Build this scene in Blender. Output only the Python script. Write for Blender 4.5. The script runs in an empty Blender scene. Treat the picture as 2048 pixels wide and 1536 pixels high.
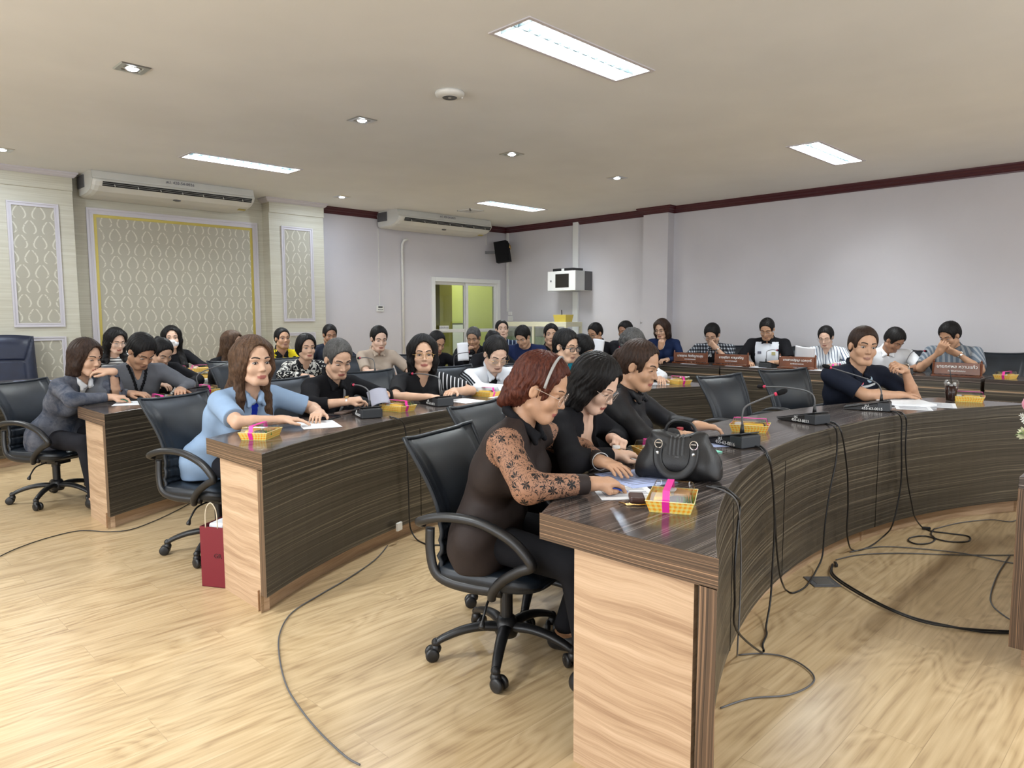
import bpy, math, random, os
import numpy as np
from mathutils import Vector, Matrix
random.seed(7)
rng = np.random.default_rng(7)
SC = bpy.context.scene
COL = SC.collection
PI = math.pi
# ------------------------------------------------------------------ camera
CAMH = 1.37
F_PX = 1424.0
YAW, PIT, ROL = (math.radians(a) for a in (45.23, 5.4, 0.185))
_f = Vector((math.sin(YAW) * math.cos(PIT), math.cos(YAW) * math.cos(PIT), -math.sin(PIT)))
_r = Vector((math.cos(YAW), -math.sin(YAW), 0))
_d = _f.cross(_r)
_r2 = _r * math.cos(ROL) + _d * math.sin(ROL)
_d2 = -_r * math.sin(ROL) + _d * math.cos(ROL)
cam = bpy.data.cameras.new('camera')
cam.sensor_width = 36.0
cam.lens = F_PX / 2048 * 36.0
cam.clip_start = 0.05
camo = bpy.data.objects.new('camera', cam)
COL.objects.link(camo)
camo.matrix_world = Matrix(((_r2.x, -_d2.x, -_f.x, 0), (_r2.y, -_d2.y, -_f.y, 0), (_r2.z, -_d2.z, -_f.z, CAMH), (0, 0, 0, 1)))
SC.camera = camo
# ------------------------------------------------------------------ world, colour management, lights
wd = bpy.data.worlds.new('world'); SC.world = wd; wd.use_nodes = True
wd.node_tree.nodes['Background'].inputs[0].default_value = (0.75, 0.86, 1, 1)
wd.node_tree.nodes['Background'].inputs[1].default_value = 1.0
SC.view_settings.view_transform = 'Standard'
SC.view_settings.look = 'None'
SC.view_settings.gamma = 1.0
SC.view_settings.use_curve_mapping = False
SC.view_settings.exposure = 0.32
SC.cycles.max_bounces = 6
SC.cycles.diffuse_bounces = 3
SC.cycles.glossy_bounces = 3
SC.cycles.transmission_bounces = 4
SC.cycles.transparent_max_bounces = 8
SC.cycles.caustics_reflective = False
SC.cycles.caustics_refractive = False
SC.cycles.use_denoising = True
def area(name, loc, rot, sx, sy, power, col=(1, 1, 1), spread=PI):
    l = bpy.data.lights.new(name, 'AREA'); l.shape = 'RECTANGLE'; l.size = sx; l.size_y = sy
    l.energy = power; l.color = col; l.spread = spread
    o = bpy.data.objects.new(name, l); COL.objects.link(o); o.location = loc; o.rotation_euler = rot
    return o
# daylight through the window walls behind and beside the photographer
area('window_daylight', (-3.35, 2.4, 1.75), (0, -PI / 2, 0), 1.7, 7.0, 165, (0.94, 0.97, 1.0))
area('window_daylight', (2.5, -3.35, 1.75), (PI / 2, 0, 0), 8.0, 1.7, 125, (0.94, 0.97, 1.0))
ZC = 3.05
TROFFERS = [(3.66, 3.03), (3.60, 7.70), (7.72, 3.02), (7.87, 7.79), (-0.6, 3.03), (-0.6, 7.70), (3.66, -1.2), (7.72, -1.2)]
for x, y in TROFFERS:
    area('troffer_light', (x, y, ZC + 0.088), (0, 0, 0), 1.12, 0.25, 82, (0.92, 0.98, 1.0))
SPOTS = [(1.74, 5.33), (3.56, 5.33), (5.38, 5.33), (7.20, 5.33), (5.55, 8.85), (1.6, 8.75)]
for x, y in SPOTS:
    area('spot_light', (x, y, ZC - 0.045), (0, 0, 0), 0.07, 0.07, 12, (0.74, 0.85, 1.0))
# ------------------------------------------------------------------ helpers
def tag(o, label=None, cat=None, group=None, kind=None):
    if label: o['label'] = label
    if cat: o['category'] = cat
    if group: o['group'] = group
    if kind: o['kind'] = kind
    return o
def thing(name, label, cat, loc=(0, 0, 0), rz=0.0, group=None):
    o = bpy.data.objects.new(name, None); COL.objects.link(o)
    o.empty_display_size = 0.1
    o.location = loc; o.rotation_euler = (0, 0, rz)
    return tag(o, label, cat, group)
def dup(root, loc, rz=0.0, label=None, group=None):
    def cp(o, par):
        c = o.copy(); COL.objects.link(c)
        for k in ('label', 'group'):
            pass
        if par is not None: c.parent = par
        for ch in KIDS.get(o.name, []):
            cp(ch, c)
        return c
    r = cp(root, None)
    r.location = loc; r.rotation_euler = (0, 0, rz)
    if label: r['label'] = label
    if group: r['group'] = group
    return r
KIDS = {}
class G:
    def __init__(s): s.v = []; s.f = []; s.m = []; s.uv = []; s.has_uv = False
    def add(s, vs, fs, mi=0, uvs=None):
        n = len(s.v); s.v += [tuple(v) for v in vs]
        for i, f in enumerate(fs):
            s.f.append(tuple(n + a for a in f)); s.m.append(mi)
            if uvs is not None: s.uv.append(uvs[i]); s.has_uv = True
            else: s.uv.append([(0, 0)] * len(f))
        return s
    def box(s, c, d, M=None, mi=0):
        cx, cy, cz = c; x, y, z = d[0] / 2, d[1] / 2, d[2] / 2
        vs = [Vector((a * x, b * y, e * z)) for e in (-1, 1) for b in (-1, 1) for a in (-1, 1)]
        if M is not None: vs = [M @ v for v in vs]
        vs = [(v.x + cx, v.y + cy, v.z + cz) for v in vs]
        return s.add(vs, [(0, 2, 3, 1), (4, 5, 7, 6), (0, 1, 5, 4), (2, 6, 7, 3), (0, 4, 6, 2), (1, 3, 7, 5)], mi)
    def tube(s, pts, r, n=8, closed=False, mi=0, caps=True, sx=1.0, up=None):
        pts = [Vector(p) for p in pts]; N = len(pts)
        rs = r if isinstance(r, (list, tuple)) else [r] * N
        T = []
        for i in range(N):
            a = pts[(i - 1) % N] if (closed or i > 0) else pts[i]
            b = pts[(i + 1) % N] if (closed or i < N - 1) else pts[i]
            t = (b - a); T.append(t.normalized() if t.length > 1e-9 else Vector((0, 0, 1)))
        u = Vector(up) if up else (Vector((0, 0, 1)) if abs(T[0].z) < 0.9 else Vector((1, 0, 0)))
        vs = []
        for i in range(N):
            u = (u - T[i] * u.dot(T[i]))
            u = u.normalized() if u.length > 1e-6 else T[i].orthogonal().normalized()
            w = T[i].cross(u)
            for k in range(n):
                a = 2 * PI * k / n
                vs.append(pts[i] + (u * math.cos(a) * sx + w * math.sin(a)) * rs[i])
        fs = []
        for i in range(N if closed else N - 1):
            j = (i + 1) % N
            for k in range(n):
                l = (k + 1) % n
                fs.append((i * n + k, i * n + l, j * n + l, j * n + k))
        if caps and not closed:
            fs.append(tuple(range(n - 1, -1, -1))); fs.append(tuple((N - 1) * n + k for k in range(n)))
        return s.add(vs, fs, mi)
    def lathe(s, prof, c=(0, 0, 0), n=24, mi=0, M=None):
        vs = []; fs = []
        for r, z in prof:
            for k in range(n):
                a = 2 * PI * k / n
                v = Vector((r * math.cos(a), r * math.sin(a), z))
                if M is not None: v = M @ v
                vs.append((v.x + c[0], v.y + c[1], v.z + c[2]))
        for i in range(len(prof) - 1):
            for k in range(n):
                l = (k + 1) % n
                fs.append((i * n + k, i * n + l, (i + 1) * n + l, (i + 1) * n + k))
        if prof[0][0] > 1e-6: fs.append(tuple(range(n - 1, -1, -1)))
        if prof[-1][0] > 1e-6: fs.append(tuple((len(prof) - 1) * n + k for k in range(n)))
        return s.add(vs, fs, mi)
    def prism(s, poly, z0, z1, M=None, c=(0, 0, 0), mi=0):
        n = len(poly); vs = [Vector((p[0], p[1], z0)) for p in poly] + [Vector((p[0], p[1], z1)) for p in poly]
        if M is not None: vs = [M @ v for v in vs]
        vs = [v + Vector(c) for v in vs]
        return s.add(vs, [tuple(range(n - 1, -1, -1)), tuple(range(n, 2 * n))] + [(i, (i + 1) % n, n + (i + 1) % n, n + i) for i in range(n)], mi)
    def grid(s, fn, nu, nv, mi=0, closed_u=False, uv=False):
        vs = [fn(i / nu, j / nv) for j in range(nv + 1) for i in range(nu + 1)]
        fs = [(j * (nu + 1) + i, j * (nu + 1) + i + 1, (j + 1) * (nu + 1) + i + 1, (j + 1) * (nu + 1) + i) for j in range(nv) for i in range(nu)]
        uvs = None
        if uv: uvs = [[(i / nu, j / nv), ((i + 1) / nu, j / nv), ((i + 1) / nu, (j + 1) / nv), (i / nu, (j + 1) / nv)] for j in range(nv) for i in range(nu)]
        return s.add(vs, fs, mi, uvs)
    def sphere(s, c, r, n=16, m=10, M=None, mi=0):
        rr = r if isinstance(r, (tuple, list)) else (r, r, r)
        def fn(u, v):
            a = u * 2 * PI; b = v * PI
            p = Vector((rr[0] * math.cos(a) * math.sin(b), rr[1] * math.sin(a) * math.sin(b), -rr[2] * math.cos(b)))
            if M is not None: p = M @ p
            return (p.x + c[0], p.y + c[1], p.z + c[2])
        return s.grid(fn, n, m, mi)
    def build(s, name, mats, parent=None, smooth=False, bevel=0.0, seg=2, solid=0.0, weld=False, subsurf=0):
        me = bpy.data.meshes.new(name); me.from_pydata(s.v, [], s.f)
        if s.has_uv:
            ul = me.uv_layers.new(name='UVMap')
            flat = [c for f in s.uv for p in f for c in p]
            ul.data.foreach_set('uv', flat)
        for m in (mats if isinstance(mats, (list, tuple)) else [mats]): me.materials.append(m)
        me.polygons.foreach_set('material_index', s.m)
        if smooth: me.polygons.foreach_set('use_smooth', [True] * len(s.f))
        me.update()
        o = bpy.data.objects.new(name, me); COL.objects.link(o)
        if parent is not None:
            o.parent = parent; KIDS.setdefault(parent.name, []).append(o)
        if weld:
            w = o.modifiers.new('weld', 'WELD'); w.merge_threshold = 1e-5
        if solid:
            sm = o.modifiers.new('solid', 'SOLIDIFY'); sm.thickness = solid; sm.offset = 0
        if bevel:
            b = o.modifiers.new('bevel', 'BEVEL'); b.width = bevel; b.segments = seg; b.limit_method = 'ANGLE'; b.angle_limit = 0.6
            b.harden_normals = False
        if subsurf:
            q = o.modifiers.new('sub', 'SUBSURF'); q.levels = subsurf; q.render_levels = subsurf
        return o
def catmull(pts, k=6):
    P = [Vector(p) for p in pts]; out = []
    for i in range(len(P) - 1):
        a = P[max(i - 1, 0)]; b = P[i]; c = P[i + 1]; d = P[min(i + 2, len(P) - 1)]
        for j in range(k):
            t = j / k
            out.append(0.5 * ((2 * b) + (c - a) * t + (2 * a - 5 * b + 4 * c - d) * t * t + (-a + 3 * b - 3 * c + d) * t ** 3))
    out.append(P[-1]); return out
def text_mesh(name, body, size, M, mat, parent=None, depth=0.0006, align='CENTER', shear=0.0):
    cu = bpy.data.curves.new(name, 'FONT'); cu.body = body; cu.size = size; cu.align_x = align; cu.align_y = 'CENTER'
    cu.extrude = depth; cu.resolution_u = 3; cu.shear = shear
    t = bpy.data.objects.new('tmp', cu); COL.objects.link(t)
    dg = bpy.context.evaluated_depsgraph_get()
    me = bpy.data.meshes.new_from_object(t.evaluated_get(dg))
    bpy.data.objects.remove(t); me.name = name
    me.transform(M); me.materials.clear(); me.materials.append(mat)
    o = bpy.data.objects.new(name, me); COL.objects.link(o)
    if parent is not None:
        o.parent = parent; KIDS.setdefault(parent.name, []).append(o)
    return o
def frame(o, x, y, z):
    x, y, z = Vector(x), Vector(y), Vector(z)
    return Matrix(((x.x, y.x, z.x, o[0]), (x.y, y.y, z.y, o[1]), (x.z, y.z, z.z, o[2]), (0, 0, 0, 1)))
# ------------------------------------------------------------------ materials
class N:
    def __init__(s, name):
        s.m = bpy.data.materials.new(name); s.m.use_nodes = True; s.t = s.m.node_tree
        s.b = s.t.nodes['Principled BSDF']; s.out = s.t.nodes['Material Output']
    def n(s, typ, **kw):
        o = s.t.nodes.new(typ)
        for k, v in kw.items(): setattr(o, k, v)
        return o
    def l(s, a, b): s.t.links.new(a, b)
    def math(s, op, a, b=0.5, c=None):
        m = s.n('ShaderNodeMath', operation=op)
        for i, x in enumerate((a, b, c)):
            if x is None: continue
            if isinstance(x, (int, float)): m.inputs[i].default_value = x
            else: s.l(x, m.inputs[i])
        return m.outputs[0]
    def ramp(s, fac, stops, interp='LINEAR'):
        r = s.n('ShaderNodeValToRGB'); r.color_ramp.interpolation = interp
        e = r.color_ramp.elements
        while len(e) < len(stops): e.new(0.5)
        for i, (p, c) in enumerate(stops):
            e[i].position = p; e[i].color = (c[0], c[1], c[2], 1)
        s.l(fac, r.inputs[0]); return r.outputs[0]
    def mix(s, fac, a, b, blend='MIX'):
        m = s.n('ShaderNodeMix', data_type='RGBA', blend_type=blend)
        for sock, x in ((m.inputs[0], fac), (m.inputs[6], a), (m.inputs[7], b)):
            if isinstance(x, (int, float)): sock.default_value = x
            elif isinstance(x, tuple): sock.default_value = (x[0], x[1], x[2], 1)
            else: s.l(x, sock)
        return m.outputs[2]
    def coord(s, kind='Object', scale=(1, 1, 1), rot=(0, 0, 0), loc=(0, 0, 0)):
        c = s.n('ShaderNodeTexCoord'); m = s.n('ShaderNodeMapping')
        m.inputs['Scale'].default_value = scale; m.inputs['Rotation'].default_value = rot; m.inputs['Location'].default_value = loc
        s.l(c.outputs[kind], m.inputs[0]); return m.outputs[0]
    def noise(s, vec, scale, detail=3, rough=0.5, dist=0.0):
        t = s.n('ShaderNodeTexNoise'); t.inputs['Scale'].default_value = scale; t.inputs['Detail'].default_value = detail
        t.inputs['Roughness'].default_value = rough; t.inputs['Distortion'].default_value = dist
        if vec is not None: s.l(vec, t.inputs['Vector'])
        return t.outputs['Fac']
    def bump(s, h, strength=0.2, dist=0.01):
        b = s.n('ShaderNodeBump'); b.inputs['Strength'].default_value = strength; b.inputs['Distance'].default_value = dist
        s.l(h, b.inputs['Height']); s.l(b.outputs[0], s.b.inputs['Normal'])
    def set(s, base=None, rough=None, metal=None, spec=None, coat=None, sheen=None, alpha=None):
        for k, v in (('Base Color', base), ('Roughness', rough), ('Metallic', metal), ('Specular IOR Level', spec), ('Coat Weight', coat), ('Sheen Weight', sheen), ('Alpha', alpha)):
            if v is None: continue
            i = s.b.inputs[k]
            if isinstance(v, (int, float)): i.default_value = v
            elif isinstance(v, tuple): i.default_value = (v[0], v[1], v[2], 1)
            else: s.l(v, i)
        return s
def plain(name, col, rough=0.5, metal=0.0, spec=0.5, nz=0.0, nscale=30, bump=0.0, coat=0.0, sheen=0.0):
    a = N(name); a.set(rough=rough, metal=metal, spec=spec, coat=coat, sheen=sheen)
    if nz or bump:
        f = a.noise(a.coord(), nscale, 4)
        c2 = tuple(max(0, x * (1 - nz)) for x in col); c3 = tuple(min(1, x * (1 + nz)) for x in col)
        a.set(base=a.ramp(f, [(0.3, c2), (0.7, c3)]))
        if bump: a.bump(f, bump, 0.004)
    else: a.set(base=tuple(col))
    return a.m
def emis(name, col, st):
    a = N(name); a.set(base=(0.8, 0.8, 0.8)); a.b.inputs['Emission Color'].default_value = (*col, 1); a.b.inputs['Emission Strength'].default_value = st
    return a.m
def zebrano(name, dark, mid, light, sc=1.0, rough=0.3):
    # laminate with long irregular dark and light veins; UV: u along the grain, v across it (metres)
    a = N(name); v = a.coord('UV', (0.55, 1, 1))
    warp = a.noise(v, 1.6, 2); wv = a.math('MULTIPLY', a.math('SUBTRACT', warp, 0.5), 0.05)
    sep = a.n('ShaderNodeSeparateXYZ'); a.l(v, sep.inputs[0])
    cb = a.n('ShaderNodeCombineXYZ'); a.l(sep.outputs[0], cb.inputs[0]); a.l(a.math('ADD', sep.outputs[1], wv), cb.inputs[1])
    m1 = a.n('ShaderNodeMapping'); m1.inputs['Scale'].default_value = (0.5, 70 * sc, 1); a.l(cb.outputs[0], m1.inputs[0])
    m2 = a.n('ShaderNodeMapping'); m2.inputs['Scale'].default_value = (0.9, 230 * sc, 1); a.l(cb.outputs[0], m2.inputs[0])
    n1 = a.noise(m1.outputs[0], 1.0, 3, 0.6); n2 = a.noise(m2.outputs[0], 1.0, 2, 0.5)
    f = a.math('ADD', a.math('MULTIPLY', n1, 0.52), a.math('MULTIPLY', n2, 0.48))
    col = a.ramp(f, [(0.40, dark), (0.47, mid), (0.535, mid), (0.60, light)])
    a.set(base=col, rough=rough); a.bump(f, 0.05, 0.002); return a.m
M = {}
M['zeb_front'] = zebrano('zebrano_front', (0.012, 0.010, 0.008), (0.040, 0.034, 0.026), (0.155, 0.132, 0.096), 1.0, 0.33)
M['zeb_top'] = zebrano('zebrano_top', (0.022, 0.018, 0.017), (0.068, 0.055, 0.050), (0.27, 0.23, 0.21), 1.4, 0.16)
M['zeb_edge'] = zebrano('zebrano_edge', (0.022, 0.013, 0.009), (0.10, 0.060, 0.036), (0.36, 0.215, 0.125), 2.0, 0.35)
def lightwood():
    a = N('light_oak_laminate'); v = a.coord('UV', (1.2, 1, 1))
    w = a.math('MULTIPLY', a.noise(v, 2.2, 2), 0.07)
    sep = a.n('ShaderNodeSeparateXYZ'); a.l(v, sep.inputs[0])
    cb = a.n('ShaderNodeCombineXYZ'); a.l(sep.outputs[0], cb.inputs[0]); a.l(a.math('ADD', sep.outputs[1], w), cb.inputs[1])
    m1 = a.n('ShaderNodeMapping'); m1.inputs['Scale'].default_value = (1.0, 34, 1); a.l(cb.outputs[0], m1.inputs[0])
    m2 = a.n('ShaderNodeMapping'); m2.inputs['Scale'].default_value = (4, 260, 1); a.l(cb.outputs[0], m2.inputs[0])
    f = a.math('ADD', a.math('MULTIPLY', a.noise(m1.outputs[0], 1, 4, 0.6), 0.7), a.math('MULTIPLY', a.noise(m2.outputs[0], 1, 2), 0.3))
    a.set(base=a.ramp(f, [(0.32, (0.36, 0.225, 0.135)), (0.5, (0.52, 0.355, 0.225)), (0.66, (0.64, 0.46, 0.31))]), rough=0.45); a.bump(f, 0.06, 0.002)
    return a.m
M['oak'] = lightwood()
def floor_mat():
    a = N('wood_floor'); v = a.coord('Object', (1, 1, 1), (0, 0, math.radians(0)))
    br = a.n('ShaderNodeTexBrick'); br.offset = 0.37; br.inputs['Scale'].default_value = 1.0
    br.inputs['Brick Width'].default_value = 1.22; br.inputs['Row Height'].default_value = 0.195; br.inputs['Mortar Size'].default_value = 0.0012
    br.inputs['Color1'].default_value = (0.0, 0, 0, 1); br.inputs['Color2'].default_value = (1, 1, 1, 1); br.inputs['Mortar'].default_value = (0.5, 0.5, 0.5, 1)
    a.l(v, br.inputs[0])
    bid = a.n('ShaderNodeSeparateColor'); a.l(br.outputs['Color'], bid.inputs[0])
    sep = a.n('ShaderNodeSeparateXYZ'); a.l(v, sep.inputs[0])
    cb = a.n('ShaderNodeCombineXYZ'); a.l(sep.outputs[0], cb.inputs[0]); a.l(sep.outputs[1], cb.inputs[1]); a.l(a.math('MULTIPLY', bid.outputs[0], 7.0), cb.inputs[2])
    m0 = a.n('ShaderNodeMapping'); m0.inputs['Scale'].default_value = (0.9, 3.4, 1); a.l(cb.outputs[0], m0.inputs[0])
    n0 = a.noise(m0.outputs[0], 1.0, 2, 0.5, 0.6)
    rings = a.math('FRACT', a.math('MULTIPLY', n0, 13.0))
    rings = a.math('ABSOLUTE', a.math('SUBTRACT', rings, 0.5))
    m1 = a.n('ShaderNodeMapping'); m1.inputs['Scale'].default_value = (2.0, 55, 1); a.l(cb.outputs[0], m1.inputs[0])
    n1 = a.noise(m1.outputs[0], 1.0, 3, 0.55)
    f = a.math('ADD', a.math('MULTIPLY', rings, 0.36), a.math('MULTIPLY', n1, 0.72))
    c = a.ramp(f, [(0.22, (0.33, 0.215, 0.11)), (0.42, (0.51, 0.365, 0.20)), (0.62, (0.62, 0.465, 0.275))])
    c = a.mix(a.math('MULTIPLY', bid.outputs[0], 0.22), c, (0.48, 0.36, 0.22))
    c = a.mix(a.math('MULTIPLY', br.outputs['Fac'], 0.35), c, (0.25, 0.17, 0.1))
    a.set(base=c, rough=0.3, spec=0.45); a.bump(n1, 0.03, 0.002); return a.m
M['floor'] = floor_mat()
def wall_mat(name, c, nz=0.03):
    a = N(name); v = a.coord(); f = a.noise(v, 1.3, 3)
    a.set(base=a.ramp(f, [(0.3, tuple(x * (1 - nz) for x in c)), (0.7, tuple(min(1, x * (1 + nz)) for x in c))]), rough=0.85, spec=0.2)
    a.bump(a.noise(v, 220, 2), 0.04, 0.001); return a.m
M['wall'] = wall_mat('pale_pink_wall_paint', (0.59, 0.568, 0.588))
M['ceil'] = wall_mat('white_ceiling_paint', (0.80, 0.80, 0.785))
M['lime'] = wall_mat('lime_yellow_paint', (0.66, 0.70, 0.22))
M['olive'] = wall_mat('olive_paint', (0.36, 0.32, 0.07))
M['maroon'] = plain('maroon_cornice_paint', (0.065, 0.008, 0.012), 0.35)
def creamwood():
    a = N('cream_woodgrain_laminate'); v = a.coord('Object', (1.5, 1.5, 70))
    f = a.noise(v, 1.0, 4, 0.6)
    a.set(base=a.ramp(f, [(0.3, (0.50, 0.47, 0.37)), (0.7, (0.62, 0.60, 0.50))]), rough=0.5); return a.m
M['cream'] = creamwood()
def damask():
    # staggered rows of pale ogee drops on a taupe ground
    a = N('ogee_wallpaper'); v = a.coord('Object')
    sep = a.n('ShaderNodeSeparateXYZ'); a.l(v, sep.inputs[0])
    W, H = 0.187, 0.165
    row = a.math('DIVIDE', sep.outputs[2], H)
    rf = a.math('FLOOR', row); ry = a.math('SUBTRACT', a.math('FRACT', row), 0.5)
    sh = a.math('MULTIPLY', a.math('MODULO', a.math('ABSOLUTE', rf), 2.0), 0.5)
    cx = a.math('SUBTRACT', a.math('FRACT', a.math('ADD', a.math('DIVIDE', sep.outputs[0], W), sh)), 0.5)
    ax = a.math('ABSOLUTE', cx)
    # drop outline: half width as a function of height (wide low, pointed top)
    t = a.math('ADD', ry, 0.5)
    hw = a.math('MULTIPLY', a.math('POWER', a.math('SINE', a.math('MULTIPLY', a.math('POWER', t, 0.62), PI)), 0.8), 0.33)
    d = a.math('ABSOLUTE', a.math('SUBTRACT', ax, hw))
    line = a.math('SUBTRACT', 1.0, a.math('SMOOTH_MIN', a.math('MULTIPLY', d, 15.0), 1.0, 0.1))
    gate = a.math('MULTIPLY', a.math('GREATER_THAN', t, 0.06), a.math('LESS_THAN', t, 0.94))
    br = a.math('GREATER_THAN', a.noise(v, 60, 1), 0.36)
    fac = a.math('MULTIPLY', a.math('MULTIPLY', line, gate), br)
    a.set(base=a.mix(fac, (0.42, 0.395, 0.32), (0.68, 0.66, 0.55)), rough=0.75, spec=0.2); return a.m
M['damask'] = damask()
M['gold'] = plain('gold_foil_tape', (0.50, 0.40, 0.09), 0.35, 0.3)
M['lilac_trim'] = plain('pale_lilac_moulding_paint', (0.60, 0.57, 0.60), 0.5)
M['white'] = plain('white_paint', (0.78, 0.78, 0.76), 0.45)
M['whiteplastic'] = plain('white_plastic', (0.72, 0.71, 0.67), 0.4, nz=0.03)
M['acbody'] = plain('aged_white_plastic', (0.66, 0.65, 0.60), 0.4, nz=0.03, nscale=4)
M['black'] = plain('black_plastic', (0.012, 0.012, 0.013), 0.38, nz=0.2)
M['blackmatte'] = plain('black_matte', (0.006, 0.006, 0.007), 0.8, spec=0.2)
M['housing'] = plain('slate_plastic', (0.034, 0.037, 0.042), 0.45)
M['grille'] = plain('dark_slot', (0.01, 0.01, 0.01), 0.8)
M['greyplastic'] = plain('grey_plastic', (0.10, 0.10, 0.105), 0.45)
M['steel'] = plain('brushed_steel', (0.6, 0.6, 0.58), 0.3, 1.0)
M['chrome'] = plain('chrome', (0.8, 0.8, 0.8), 0.12, 1.0)
M['goldmetal'] = plain('gold_metal', (0.75, 0.5, 0.2), 0.25, 1.0)
def leather(name, c, rough=0.34, bs=0.25):
    a = N(name); v = a.coord(); f = a.noise(v, 9, 3); a.b.inputs['Specular IOR Level'].default_value = .4; vo = a.n('ShaderNodeTexVoronoi'); vo.inputs['Scale'].default_value = 420; a.l(v, vo.inputs['Vector'])
    a.set(base=a.ramp(f, [(0.3, tuple(x * 0.8 for x in c)), (0.7, tuple(x * 1.25 for x in c))]), rough=a.math('ADD', a.math('MULTIPLY', f, 0.16), rough - 0.08), spec=0.5)
    a.bump(vo.outputs['Distance'], bs, 0.0006); return a.m
M['leather'] = leather('black_leatherette', (0.008, 0.012, 0.018), 0.42)
M['leather_nb'] = leather('navy_leatherette', (0.013, 0.018, 0.04))
M['bagleather'] = leather('handbag_leather', (0.006, 0.006, 0.007), 0.46, 0.5)
M['paper'] = plain('white_paper', (0.80, 0.81, 0.84), 0.7)
M['paperblue'] = plain('pale_blue_paper', (0.42, 0.50, 0.78), 0.7)
M['mint'] = plain('mint_green_folder', (0.20, 0.62, 0.48), 0.5)
M['ink'] = plain('printed_ink', (0.12, 0.12, 0.16), 0.8)
M['pink'] = plain('pink_ribbon', (0.82, 0.03, 0.34), 0.35)
M['ring'] = plain('red_light_ring', (0.62, 0.03, 0.09), 0.3)
M['white_ink'] = plain('white_lettering', (0.85, 0.85, 0.83), 0.6)
M['red'] = plain('dark_red_card', (0.16, 0.006, 0.016), 0.5)
M['blue'] = plain('blue_plastic', (0.006, 0.05, 0.75), 0.28)
M['signwood'] = plain('varnished_teak', (0.13, 0.036, 0.012), 0.25, nz=0.25, nscale=14, coat=0.4)
def clearplastic(name='clear_plastic', col=(1, 1, 1), k=0.10):
    a = N(name); t = a.n('ShaderNodeBsdfTransparent'); g = a.n('ShaderNodeBsdfGlossy'); g.inputs['Roughness'].default_value = 0.06
    t.inputs[0].default_value = (*[0.96 * x for x in col], 1)
    fr = a.n('ShaderNodeFresnel'); fr.inputs[0].default_value = 1.5
    ms = a.n('ShaderNodeMixShader'); a.l(a.math('ADD', a.math('MULTIPLY', fr.outputs[0], 0.45), k * 0.5), ms.inputs[0]); a.l(t.outputs[0], ms.inputs[1]); a.l(g.outputs[0], ms.inputs[2])
    a.l(ms.outputs[0], a.out.inputs[0]); return a.m
M['clear'] = clearplastic()
M['glass'] = clearplastic('window_glass', (0.93, 0.97, 0.9), 0.06)
def gingham():
    a = N('yellow_gingham_card'); v = a.coord('UV', (1, 1, 1))
    sep = a.n('ShaderNodeSeparateXYZ'); a.l(v, sep.inputs[0])
    def st(x): return a.math('GREATER_THAN', a.math('FRACT', a.math('MULTIPLY', x, 70.0)), 0.5)
    f = a.math('MULTIPLY', a.math('ADD', st(sep.outputs[0]), st(sep.outputs[1])), 0.5)
    a.set(base=a.ramp(f, [(0.0, (0.80, 0.66, 0.22)), (0.5, (0.86, 0.56, 0.10)), (1.0, (0.88, 0.33, 0.02))]), rough=0.5); return a.m
M['gingham'] = gingham()
# ------------------------------------------------------------------ room shell
XL, XR, YN, YB = -3.5, 9.72, -3.5, 9.8
def struct(g, name, mats, parent=None, **kw):
    o = g.build(name, mats, parent, **kw)
    if parent is None: o['kind'] = 'structure'
    return o
def boxg(g, x0, x1, y0, y1, z0, z1, mi=0):
    return g.box(((x0 + x1) / 2, (y0 + y1) / 2, (z0 + z1) / 2), (x1 - x0, y1 - y0, z1 - z0), None, mi)
struct(boxg(G(), XL - .2, XR + 1.8, YN - .2, YB + 2.6, -0.1, 0), 'floor', M['floor'])
TL, TW = 1.20, 0.285      # troffer opening
holes = [(x - TL / 2, x + TL / 2, y - TW / 2, y + TW / 2) for x, y in TROFFERS]
xs = sorted({XL - .2, XR + .2, *[h[0] for h in holes], *[h[1] for h in holes]}); ys = sorted({YN - .2, YB + .1, *[h[2] for h in holes], *[h[3] for h in holes]})
g = G()
for i in range(len(xs) - 1):
    for j in range(len(ys) - 1):
        cx, cy = (xs[i] + xs[i + 1]) / 2, (ys[j] + ys[j + 1]) / 2
        if any(h[0] < cx < h[1] and h[2] < cy < h[3] for h in holes): continue
        g.add([(xs[i], ys[j], ZC), (xs[i + 1], ys[j], ZC), (xs[i + 1], ys[j + 1], ZC), (xs[i], ys[j + 1], ZC)], [(0, 3, 2, 1)])
struct(g, 'ceiling', M['ceil'])
struct(boxg(G(), XL - .2, XR + .2, YN - .2, YB + .1, ZC + .2, ZC + .25), 'ceiling_slab', M['ceil'])['label'] = 'hidden upper slab over the ceiling'
# back wall with the sliding door opening
DX0, DX1, DZ = 7.93, 9.50, 2.02
g = G(); boxg(g, 5.70, DX0, YB, YB + .12, 0, ZC); boxg(g, DX1, XR + .2, YB, YB + .12, 0, ZC); boxg(g, DX0, DX1, YB, YB + .12, DZ, ZC)
struct(g, 'wall_back', M['wall'])
struct(boxg(G(), XR, XR + .12, YN, YB + .12, 0, ZC), 'wall_right', M['wall'])
g = G(); boxg(g, XL - .12, XL, YN, YB, 0, .85); boxg(g, XL - .12, XL, YN, YB, 2.65, ZC); boxg(g, XL - .12, XL, YN, -1.2, .85, 2.65); boxg(g, XL - .12, XL, 6.0, YB, .85, 2.65)
struct(g, 'wall_left', M['wall'])
g = G(); boxg(g, XL, XR, YN - .12, YN, 0, .85); boxg(g, XL, XR, YN - .12, YN, 2.65, ZC); boxg(g, XL, -1.6, YN - .12, YN, .85, 2.65); boxg(g, 6.6, XR, YN - .12, YN, .85, 2.65)
struct(g, 'wall_front', M['wall'])
g = G()
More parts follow.
